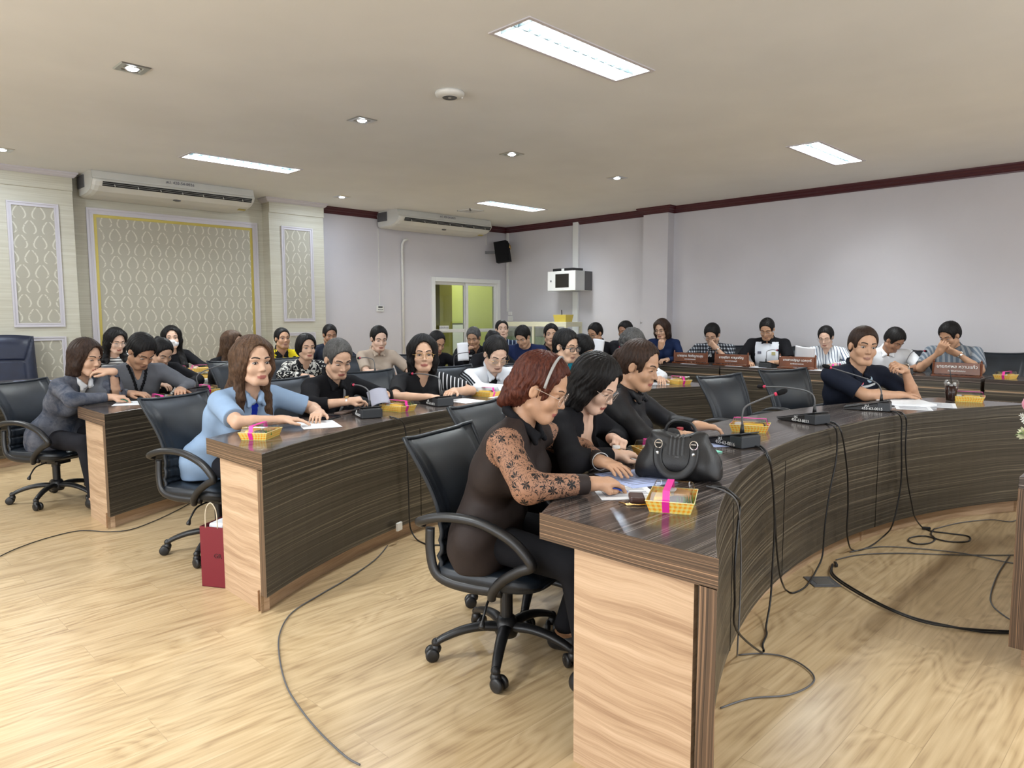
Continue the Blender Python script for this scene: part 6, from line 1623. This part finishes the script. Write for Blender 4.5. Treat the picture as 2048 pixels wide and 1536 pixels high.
# ------------------------------------------------------------------ papers, pens and small things
def sheet(x, y, rz, w, l, mat, label, cat='paper', z=0.0, curl=0.0, lines=0, name='paper_sheet', thick=.0009, group=None, tilt=0.0):
    t = thing(name, label, cat, (x, y, DZT + .0012 + z), math.radians(rz), group)
    t.rotation_euler = (tilt, 0, math.radians(rz))
    g = G(); g.grid(lambda u, v: ((u - .5) * w, (v - .5) * l, curl * (abs(u - .5) * 2) ** 3), 8, 2); g.build('page', mat, t, solid=thick)
    if lines:
        g = G()
        for k in range(lines):
            yy = l * .42 - k * l * .84 / lines; ww = w * (.78 if k % 4 else .5); g.box((-(w * .78 - ww) / 2, yy, thick * .5 + .0004), (ww, l * .012 + .0006, .0003))
        g.build('printed_lines', M['ink'], t)['kind'] = 'stuff'
    return t
sheet(2.02, 1.46, -40, .20, .26, M['paper'], 'form the woman in lace sleeves is writing on', lines=14)
sheet(2.20, 1.53, -20, .20, .26, M['paperblue'], 'pale blue sheet under the left hand of the woman in lace sleeves', z=.0012, lines=10)
sheet(2.74, 1.80, -20, .21, .28, M['paper'], 'white sheet before the woman with round glasses', lines=12)
sheet(3.10, 1.74, -38, .20, .28, M['paperblue'], 'bluish sheet being filled in by the woman with the ponytail', lines=14)
sheet(2.86, 1.70, -25, .20, .24, M['mint'], 'mint green folder lying behind the black handbag', 'folder', thick=.004, name='folder', z=.002)
sheet(2.08, 3.62, -20, .21, .29, M['paper'], 'white sheet in front of the woman in light blue')
sheet(3.42, 3.88, 0, .21, .26, M['paper'], 'white sheet right of the second microphone on the second desk')
sheet(3.80, 3.80, 20, .21, .26, M['paper'], 'sheet the white track jacket person writes on', lines=10)
sheet(1.68, 5.52, -25, .21, .27, M['paper'], 'white sheet under the pen of the woman in the mottled jacket')
sheet(2.10, 5.62, 5, .30, .12, plain('pink_folder', (.75, .22, .36), .5), 'pink folder on the third desk before the grey sweater man', 'folder', name='folder', thick=.006, z=.003)
sheet(5.44, 1.55, -55, .30, .40, M['paper'], 'open white booklet beside the hand of the man in the black polo', 'booklet', name='booklet', thick=.010, z=.005, curl=.006)
sheet(5.22, 1.42, -70, .21, .30, M['paper'], 'white sheet nearest the microphone of the man in the black polo', lines=12)
sheet(5.46, 1.33, -75, .21, .30, M['paper'], 'white sheet between the booklet and the desk edge', z=.0008, lines=12)
sheet(1.30, 8.06, 8, .30, .22, M['paper'], 'white papers on the far left desk before the executive chair', lines=6)
sheet(1.62, 8.20, 18, .21, .28, M['paperblue'], 'bluish printed sheet on the far left desk', lines=8)
sheet(1.02, 7.95, 5, .20, .26, M['paperblue'], 'blue edged sheet at the left edge of the picture', lines=6)
sheet(5.48, 3.62, 30, .21, .28, M['paper'], 'white sheet left of the lone snack box on the second desk')
for y, lab in ((4.80, 'sheet below the leftmost nameplate'), (4.18, 'sheet right of the leftmost nameplate on the long desk'), (3.86, 'bluish sheets before the man in the white polo'), (3.15, 'sheets below the third nameplate')):
    sheet(8.10, y, 90, .21, .16, M['paper'], 'white ' + lab if 'bluish' not in lab else lab)
def held(c, ax, ay, w, l, label, mat=None):
    ax, ay = Vector(ax).normalized(), Vector(ay); ay = (ay - ax * ay.dot(ax)).normalized(); n = ax.cross(ay)
    t = thing('paper_sheet', label, 'paper', c)
    g = G(); g.grid(lambda u, v: tuple(ax * ((u - .5) * w) + ay * ((v - .5) * l) + n * (.02 * math.sin(u * PI))), 8, 8); g.build('page', mat or M['paper'], t, smooth=True, solid=.001)
held((5.13, 5.84, .99), (.75, -.65, .05), (.25, .1, .95), .12, .20, 'white sheet held upright by the woman in the black top')
held((7.28, 5.66, .99), (.65, -.7, -.15), (.3, .1, .9), .15, .18, 'white sheet held up by the man with glasses near the wall')
held((8.30, 3.42, .93), (.2, -.95, -.1), (-.3, 0, .9), .22, .18, 'white sheet held behind the third nameplate')
held((2.67, 3.88, .845), (.72, -.40, .15), (.3, .55, .45), .13, .15, 'folded grey sheet in the hands of the older woman with greying hair', plain('grey_paper', (.30, .30, .36), .7))
def pen(p, q, mat, label):
    t = thing('pen', label, 'pen', p); p, q = Vector(p), Vector(q); d = (q - p); g = G(); g.tube([(0, 0, 0), tuple(d * .06), tuple(d * .12), tuple(d)], [.0006, .002, .0042, .0042], 8); g.build('barrel', mat, t, smooth=True)
    e = d.normalized(); s_ = e.orthogonal() * .0046; G().tube([tuple(d * .70 + s_), tuple(d * .99 + s_)], .0010, 5).build('clip', M['steel'], t)
penb = plain('blue_pen_plastic', (.02, .09, .55), .3)
def pen_for(k, mat, label):
    if k not in PLIST: return
    gp, d, n, tt = PLIST[k]['grips'][1]
    tip = gp + d * .028; tip[2] = DZT + .0035
    back = gp + (gp - tip) * 2.2 - d * .03 + np.array([0, 0, .045]); pen(tuple(tip), tuple(back), mat, label)
pen_for('P1', penb, 'blue ballpoint pen in the hand of the woman in lace sleeves')
pen_for('P3', M['white'], 'white pen in the hand of the woman with the ponytail')
pen_for('P2', M['white'], 'white pen in the hand of the woman with round glasses')
pen_for('w3', plain('green_pen_plastic', (.02, .22, .14), .3), 'dark green pen in the hand of the woman in the mottled jacket')
pen_for('P8', M['white'], 'white pen in the hand of the person in the track jacket')
pen_for('kh', M['black'], 'black pen in the hand of the woman in khaki')
t = thing('mobile_phone', 'black mobile phone lying on the second desk by the light blue shirt', 'phone', (2.26, 3.80, DZT), math.radians(-62))
G().box((0, 0, .0045), (.072, .15, .008)).build('case', M['black'], t, bevel=.004); G().box((0, 0, .0088), (.066, .142, .0006)).build('screen', plain('dark_screen', (.01, .012, .02), .06), t)
t = thing('wallet', 'slim brown wallet between the phone and the first microphone on the second desk', 'wallet', (2.43, 3.92, DZT), math.radians(-60))
G().box((0, 0, .008), (.06, .14, .014)).build('body', plain('taupe_leather', (.13, .09, .075), .5), t, bevel=.004)
t = thing('keys', 'dark brown key case with gold keys beside the writing hand', 'keys', (1.93, 1.335, DZT), math.radians(-50))
G().box((0, 0, .012), (.05, .085, .020)).build('case', plain('dark_brown_leather', (.05, .02, .015), .4), t, bevel=.007, seg=3)
g = G(); g.tube([(.03, -.05, .004), (.0, -.06, .004), (-.03, -.055, .004), (-.06, -.03, .004)], .0025, 6); g.tube([(-.03 + .012 * math.cos(a), -.05 + .012 * math.sin(a), .003) for a in np.linspace(0, 6.28, 14)[:-1]], .0015, 5, closed=True); g.build('key_ring', M['goldmetal'], t, smooth=True)
# ------------------------------------------------------------------ black handbag
def handbag():
    rz = math.atan2(-.298, .119); t = thing('handbag', 'black leather handbag with two handles on the front desk', 'bag', (2.315, 1.415, DZT), rz)
    ax = np.array([[1, 0, 0], [0, 1, 0], [0, 0, 1.]])
    S = SDF()
    for x in (-.085, -.03, .03, .085): S.ell((x, 0, .062), ax, (.072, .066, .064), .05)
    for x in (-.052, 0, .052): S.ell((x, 0, .118), ax, (.062, .040, .060), .04)
    S.cap((-.088, 0, .158), (.088, 0, .158), .015, None, .04)
    S.cap((-.125, -.03, .035), (-.125, .03, .035), .030, None, .04); S.cap((.125, -.03, .035), (.125, .03, .035), .030, None, .04)
    S.plane((0, 0, .003), (0, 0, -1), .012)
    S.ell((0, 0, .200), ax, (.060, .05, .040), .02, 's')
    def fold(P):
        x, y, z = P[..., 0], P[..., 1], P[..., 2]
        return (.0035 * np.sin(x * 60 + z * 50 + 2 * np.sin(z * 40)) * np.clip((np.abs(x) - .05) / .06, 0, 1) + .0012 * np.sin(x * 420) * (np.abs(x) < .028) * (z > .10)).astype(F32)
    S.fn(fold); V, Q = S.mesh(.0035); o = np_mesh('body', V, Q, M['bagleather'], t); o.matrix_parent_inverse = Matrix.Identity(4)
    # front handle hangs down as a wide U, back handle stands up
    for y, pts in ((-.062, [(-.062, -.048, .135), (-.066, -.066, .110), (-.060, -.078, .070), (-.035, -.084, .038), (0, -.086, .028), (.035, -.084, .038), (.060, -.078, .070), (.066, -.066, .110), (.062, -.048, .135)]),
                   (.03, [(-.058, .034, .140), (-.058, .034, .170), (-.045, .030, .200), (-.02, .026, .216), (.02, .026, .216), (.045, .030, .200), (.058, .034, .170), (.058, .034, .140)])):
        p = catmull(pts, 6); g = G(); g.tube(p, .017 if y < 0 else .0065, 8, sx=.32 if y < 0 else 1.0, up=(0, 1, 0)); g.build('handle', M['bagleather'], t, smooth=True)
    for sx in (-1, 1):
        g = G(); c = Vector((sx * .064, -.058, .140)); g.tube([tuple(c + Vector((.014 * math.cos(a), -.003, .016 * math.sin(a)))) for a in np.linspace(0, 2 * PI, 14)[:-1]], .0022, 6, closed=True)
        g.box((c.x, c.y - .006, c.z + .004), (.018, .003, .003)); g.build('buckle', M['chrome'], t, smooth=False)
        g = G(); g.lathe([(0, .004), (.0055, .003), (.006, 0)], (sx * .0655, -.071, .108), 14, 0, Matrix.Rotation(PI / 2, 3, 'X')); g.build('rivet', M['chrome'], t)
    g = G(); g.tube(catmull([(.145, -.05, .03), (.156, -.02, .05), (.156, .0, .075), (.140, .01, .10)], 4), .0035, 6); g.build('side_piping', M['bagleather'], t, smooth=True)
    g = G(); g.tube([(-.09, 0, .163), (-.04, 0, .157), (0, 0, .153), (.04, 0, .157), (.09, 0, .163)], .0028, 6); g.build('zipper', M['steel'], t)
    text_mesh('emblem', 'VT', .022, frame((0, -.0685, .088), (1, 0, 0), (0, .25, .97), (0, -.97, .25)), M['greyplastic'], t, .001)
    g = G(); g.box((0, -.0725, .072), (.034, .002, .0018)); g.build('emblem_bar', M['steel'], t)
handbag()
# ------------------------------------------------------------------ iced coffee, flowers, paper bag
t = thing('iced_coffee', 'clear cup of dark iced coffee with straw on the front desk', 'drink', (5.80, 1.335, DZT))
G().lathe([(.030, .001), (.032, .006), (.045, .125), (.047, .127)], n=28).build('cup', M['clear'], t, smooth=True)
G().lathe([(0, .003), (.0295, .003), (.0425, .108), (0, .110)], n=28).build('coffee', plain('dark_coffee', (.035, .010, .006), .2), t, smooth=True)
G().lathe([(.048, .122), (.049, .130), (.046, .134), (.044, .146), (.036, .152), (.006, .153)], n=28).build('lid', M['clear'], t, smooth=True)
g = G()
for k in range(7): g.box((.022 * math.cos(k * 1.1), .022 * math.sin(k * 1.1), .112 + .006 * (k % 3)), (.018, .018, .018), Matrix.Rotation(k, 3, 'Z') @ Matrix.Rotation(.6 * k, 3, 'X')); 
g.build('ice', plain('ice', (.62, .60, .58), .15), t, bevel=.003)['kind'] = 'stuff'
G().tube([(.0, .0, .10), (-.008, .004, .17), (-.024, .010, .225)], .0032, 8).build('straw', M['black'], t, smooth=True)
t = thing('flower_arrangement', 'artificial flowers in a clear vase at the right edge of the picture', 'flowers', (3.365, .455, DZT))
G().lathe([(.030, .001), (.034, .01), (.026, .05), (.030, .085), (.040, .10)], n=24).build('vase', M['clear'], t, smooth=True)
g = G(); g.tube([(-.032, 0, .055), (-.05, -.02, .07), (-.06, -.03, .05), (-.04, -.02, .04)], .006, 6); g.tube([(.0, -.032, .055), (.02, -.05, .07), (.03, -.05, .05)], .006, 6); g.build('bow', plain('silver_gauze', (.45, .44, .42), .5), t, smooth=True)
g = G()
stems = [(-.055, .045, .262), (-.075, .055, .205), (-.02, .02, .185), (.03, -.02, .22), (-.03, .06, .215), (.02, .05, .25), (.05, -.05, .17)]
for sx, sy, sz in stems: g.tube(catmull([(0, 0, .01), (sx * .2, sy * .2, .09), (sx * .7, sy * .7, sz * .75), (sx, sy, sz)], 4), .0018, 5)
g.build('stems', plain('stem_green', (.08, .16, .04), .6), t, smooth=True)['kind'] = 'stuff'
pk = plain('pink_petal', (.80, .38, .50), .5); yl = plain('lime_petal', (.62, .72, .10), .5); wh = plain('white_petal', (.80, .82, .76), .5); gr = plain('leaf', (.10, .22, .05), .5)
def tulip(c, s, mat):
    g = G()
    for k in range(6):
        a = k * PI / 3; r = Matrix.Rotation(a, 3, 'Z')
        def f(u, v):
            w = math.sin(PI * min(1, v * .9 + .08)) ** .7; p = Vector(((u - .5) * .9 * w * s, s * (.28 + .25 * math.sin(v * PI * .8)), s * (1.5 * v - .5))); return tuple(Vector(c) + r @ p)
        g.grid(f, 4, 6)
    g.build('tulip', mat, t, smooth=True, solid=.001)
def mum(c, s, mat, n=60, name='bloom'):
    g = G()
    for k in range(n):
        th = math.acos(1 - 1.5 * (k + .5) / n); ph = k * 2.399; d = Vector((math.sin(th) * math.cos(ph), math.sin(th) * math.sin(ph), math.cos(th))); s1 = d.orthogonal().normalized() * s * .13
        o = Vector(c); g.add([tuple(o + d * s * .2), tuple(o + d * s * .7 + s1), tuple(o + d * s), tuple(o + d * s * .7 - s1)], [(0, 1, 2, 3)])
    g.build(name, mat, t, solid=.0008)
tulip(stems[0], .034, pk); mum((-.035, .02, .165), .042, yl); mum((.035, -.02, .20), .045, wh); mum((-.01, .05, .145), .038, plain('cream_petal', (.72, .74, .50), .5)); tulip((.02, .05, .262), .03, pk)
for c in ((-.075, .055, .212), (-.062, .062, .225), (-.045, .058, .222), (-.088, .048, .205), (-.07, .04, .20)): mum(c, .013, wh, 10, 'small_blossom')
for k in range(7):
    a = 1.2 + k * .8; g = G(); d = Vector((math.cos(a), math.sin(a), 0))
    g.grid(lambda u, v: tuple(d * (.02 + .075 * v) + Vector((-d.y, d.x, 0)) * (u - .5) * .035 * math.sin(PI * min(1, v + .1)) + Vector((0, 0, .115 + .04 * math.sin(v * 2.4)))), 3, 6); g.build('leaf', gr, t, smooth=True, solid=.0008)
t = thing('paper_bag', 'dark red paper carrier bag standing on the floor behind the end of the second desk', 'bag', (1.39, 3.62, 0), math.atan2(-.861, .509))
g = G(); boxg(g, 0, .138, 0, .24, .001, .004); boxg(g, 0, .138, 0, .002, .001, .315); boxg(g, 0, .138, .238, .24, .001, .315); boxg(g, 0, .002, .002, .238, .001, .315); boxg(g, .136, .138, .002, .238, .001, .315)
g.build('bag_body', M['red'], t); boxg(G(), .03, .120, .03, .20, .03, .325).build('white_tissue', M['paper'], t, bevel=.01)
text_mesh('lettering', 'GR', .034, frame((.100, -.0018, .165), (1, 0, 0), (0, 0, 1), (0, -1, 0)), plain('dark_foil', (.05, .004, .008), .4), t)
for y in (.0, .24): G().tube(catmull([(.035, y, .31), (.04, y, .40), (.07, y, .44), (.10, y, .40), (.105, y, .31)], 5), .0028, 6).build('rope_handle', plain('cream_cord', (.62, .55, .42), .8), t, smooth=True)
# ------------------------------------------------------------------ nameplates
def nameplate(y, L, a, b, label):
    t = thing('nameplate', label, 'nameplate', (8.12, y, DZT), 0, 'carved wooden nameplates')
    h = L / 2; Rt = Matrix.Rotation(math.radians(8), 3, 'Y')
    G().box((.0, 0, .010), (.10, L + .03, .018)).build('base', M['signwood'], t, bevel=.003)
    G().box((.004, 0, .082), (.016, L, .118), Rt).build('board', M['signwood'], t, bevel=.003)
    for s_ in (-1, 1):
        g = G(); g.lathe([(.012, .018), (.012, .135), (.009, .145), (.012, .150), (.004, .168), (0, .172)], (.004, s_ * (h + .006), 0), 10); g.build('post', M['signwood'], t)
    n = (-math.cos(math.radians(8)), 0, math.sin(math.radians(8))); u = (math.sin(math.radians(8)), 0, math.cos(math.radians(8)))
    text_mesh('lettering', a, min(.052, L * 1.75 / max(8, len(a))), frame((-.0055, 0, .100), (0, -1, 0), u, n), M['white_ink'], t)
    text_mesh('title_line', b, .021, frame((-.0085, 0, .058), (0, -1, 0), u, n), M['white_ink'], t)
nameplate(4.82, .46, 'นายยุทธ กิตติญาณสุข', 'รองนายกเทศมนตรี', 'leftmost wooden nameplate on the long desk, below the dark suit woman')
nameplate(4.25, .42, 'นายสุริยา หาญเจริญ', 'รองนายกเทศมนตรี', 'second wooden nameplate from the left, below the plaid shirt man')
nameplate(3.43, .40, 'นางสาวณัฐญา นวลฤทธิ์', 'สมาชิกสภาเทศบาล', 'third wooden nameplate, in front of the woman in the white striped blouse')
nameplate(1.83, .40, 'นายทศพล หวานแก้ว', 'สมาชิกสภาเทศบาล', 'rightmost wooden nameplate, in front of the man in the grey striped shirt')
# ------------------------------------------------------------------ cables on desks and floor
CL = dict(c1='black microphone cable looping down to the floor at the near end of the front desk', c2a='black cable hanging between the first and second microphones of the front desk', c3='black cable hanging between the second and third microphones of the front desk', c4='black cable from the third microphone ending in a coil on the floor',
          gray1='grey cable curling on the floor and hanging from behind the handbag', blk='thick black cable sweeping across the floor to the presenter table', blk2='second black cable lying against the thick black one', g2='thin grey floor cable running straight to the right', g3='thin grey floor cable bowing above the straight one',
          g4='thin dark floor cable near the right end of the front desk', g5='thin grey floor cable curving beside the presenter table leg', long='long grey cable snaking over the near floor past the second desk', leftc='dark cable across the floor in front of the third desk end', r2a='black microphone cable hanging down the front of the second desk', r2b='black cable behind the nearest empty chair back on the second desk')
for k, P in CAB.items():
    r_ = .0045 if k[0] in 'cbr' else .0032
    P = [(a, b, max(c, r_ + .0005)) for a, b, c in P]
    if k in ('blk', 'blk2', 'g2', 'g3', 'g5', 'g4'):
        e = (Vector(P[-1]) - Vector(P[-2])).normalized(); e.z = 0
        for q in (.15, .35, .6): P.append(tuple(Vector(P[-1]) + (e + Vector((.3, 0, 0))) * q * .6) if k != 'g4' else (P[-1][0] + .12, P[-1][1] - .25 * q, P[-1][2]))
    o = G().tube(catmull(P, 5), r_, 7).build('cable', M['black'] if k[0] in 'cbr' else (M['greyplastic'] if k != 'leftc' else M['black']), smooth=True)
    for v in o.data.vertices:
        if v.co.z < .0008: v.co.z = .0008
    tag(o, CL[k], 'cable', 'microphone and floor cables')
for x, y, rz, lab in ((3.945, 1.415, -60, 'black cable plug lying at the start of the thick floor cable'), (5.03, 1.255, 30, 'black cable plug beside the coiled cable')):
    o = G().box((x, y, .012), (.016, .05, .018), Matrix.Rotation(math.radians(rz), 3, 'Z')).build('cable_plug', M['black'], bevel=.004); tag(o, lab, 'plug')
t = thing('floor_socket', 'grey square floor socket plate beside the front desk', 'floor socket', (3.655, 1.375, 0), math.radians(45))
G().box((0, 0, .003), (.14, .14, .005)).build('plate', M['greyplastic'], t, bevel=.0015); G().box((0, 0, .006), (.085, .085, .002)).build('lid', M['steel'], t)
t = thing('wall_socket', 'small white socket fixed low on the second desk front', 'socket', (2.50, 3.455, .11), math.radians(20))
G().box((0, -.008, .0), (.05, .016, .05)).build('plate', M['white'], t, bevel=.003)
t = thing('white_bag', 'white cloth bag tucked on the chair behind the woman in the mottled jacket', 'bag', (1.29, 6.08, .44))
S = SDF(); S.ell((0, 0, .11), np.eye(3), (.07, .05, .12), .03); S.ell((0, 0, .05), np.eye(3), (.09, .06, .06), .03); S.fn(lambda P: (.004 * np.sin(P[..., 0] * 80 + P[..., 2] * 50)).astype(F32)); V, Q = S.mesh(.008); o = np_mesh('cloth', V, Q, FW, t); o.matrix_parent_inverse = Matrix.Identity(4)
# ------------------------------------------------------------------ worn details
if 'P1' in PLIST:
    p = PLIST['P1']; X = p['X']
    pts = [X(.096 * math.cos(a), .028 - .01 * math.sin(a), .028 + .104 * math.sin(a)) for a in np.linspace(-.05, PI + .05, 22)]
    o = G().tube([tuple(q) for q in pts], .0065, 8, sx=.6).build('hairband', plain('grey_hairband', (.30, .29, .28), .4), p['root'], smooth=True); o.matrix_parent_inverse = Matrix.Translation((-p['pv'][0], -p['pv'][1], 0))
    band(p, -1, M['steel'], 'bracelet', .034, .006, None, .004)
if 'P2' in PLIST: band(PLIST['P2'], 1, M['goldmetal'], 'wristwatch', .028, .010, M['white'], -.02)
if 'P3' in PLIST: band(PLIST['P3'], 1, M['black'], 'wristwatch', .027, .012, plain('watch_face_red', (.3, .02, .03), .3), -.02)
if 'P6' in PLIST:
    band(PLIST['P6'], 1, M['steel'], 'wristwatch', .029, .010, M['goldmetal'], .0)
    p = PLIST['P6']; nb, Bs, Bf, sd = p['nb'], p['Bs'], p['Bf'], p['sd']
    pts = [nb + Bs * a + Bf * b - sd * c for a, b, c in ((-.06, -.02, -.03), (-.055, .06, .0), (-.02, .15, .10), (.04, .175, .22), (.10, .16, .34))]
    o = G().tube(catmull([tuple(q) for q in pts], 5), .010, 6, sx=.3).build('bag_strap', M['greyplastic'], p['root'], smooth=True); o.matrix_parent_inverse = Matrix.Translation((-p['pv'][0], -p['pv'][1], 0))
if 'P4' in PLIST:
    p = PLIST['P4']
    refl = plain('silver_reflective_tape', (.62, .64, .64), .35)
    stripe(p, 'reflective_stripe', [(.125, .085), (.06, .100), (.004, .108)], .017, refl); stripe(p, 'reflective_stripe', [(-.004, .108), (-.06, .100), (-.125, .085)], .017, refl)
    for c_, m_ in ((.034, M['ring']), (.040, M['white']), (.0475, plain('flag_blue', (.02, .03, .30), .6)), (.055, M['white']), (.061, M['ring'])): chest_patch(p, 'flag_patch', .075, c_, .042, .0055 if abs(c_ - .0475) > .001 else .009, m_)
    chest_patch(p, 'name_patch', .070, .076, .05, .012, plain('gold_thread', (.55, .36, .06), .6))
    q, n = surf(p, -.07, .052); Mx = n.to_track_quat('Z', 'Y').to_matrix(); own(p, G().lathe([(.024, -.002), (.024, .001), (.018, .003), (0, .003)], tuple(q), 20, 0, Mx).build('round_badge', plain('pale_blue_badge', (.30, .40, .48), .5), p['root']))
    band(p, -1, M['steel'], 'wristwatch', .031, .012, M['steel'], -.01)
if 'P8' in PLIST:
    p = PLIST['P8']
    for s_ in (1, -1):
        A, E, Wp = p['arms'][s_][:3]; o_ = nrm(p['bs'] * s_ * .8 - p['bf'] * .0 + np.array([0, 0, .6]))
        for k in (-1, 0, 1):
            w_ = nrm(np.cross(nrm(E - A), o_)) * k * .020
            pts = [p['nb'] + p['Bs'] * s_ * .07 + w_ + np.array([0, 0, .030]), A + o_ * .070 + w_, (A + E) / 2 + o_ * .068 + w_, E + o_ * .060 + w_]
            o = G().tube(catmull([tuple(v) for v in pts], 5), .0065, 6, sx=.7).build('sleeve_stripe', FB, p['root'], smooth=True); o.matrix_parent_inverse = Matrix.Translation((-p['pv'][0], -p['pv'][1], 0))
if 'p14' in PLIST: band(PLIST['p14'], -1, M['steel'], 'wristwatch', .032, .014, M['white'], .01); chest_patch(PLIST['p14'], 'vest_lettering', .04, .10, .06, .05, pattern('white_print', 'blot', (.7, .7, .7), (.015, .015, .02), 60.), .004, .15)
if 'b15' in PLIST:
    p = PLIST['b15']; chest_patch(p, 'crest_patch', -.085, .16, .045, .040, plain('gold_crest', (.40, .36, .16), .5), .004, .145); chest_patch(p, 'crest_patch', .085, .15, .045, .03, M['ink'], .004, .145)
if 's18' in PLIST: band(PLIST['s18'], -1, M['steel'], 'wristwatch', .032, .016, M['steel'], .01)
for k in ('g11', 'v12', 've'):
    if k in PLIST: stripe(PLIST[k], 'chest_stripe', [(.10, .11), (-.10, .11)], .016, FW); chest_patch(PLIST[k], 'name_patch', .07, .06, .05, .02, M['ring'] if k != 've' else FW)
if 'ye' in PLIST: pass
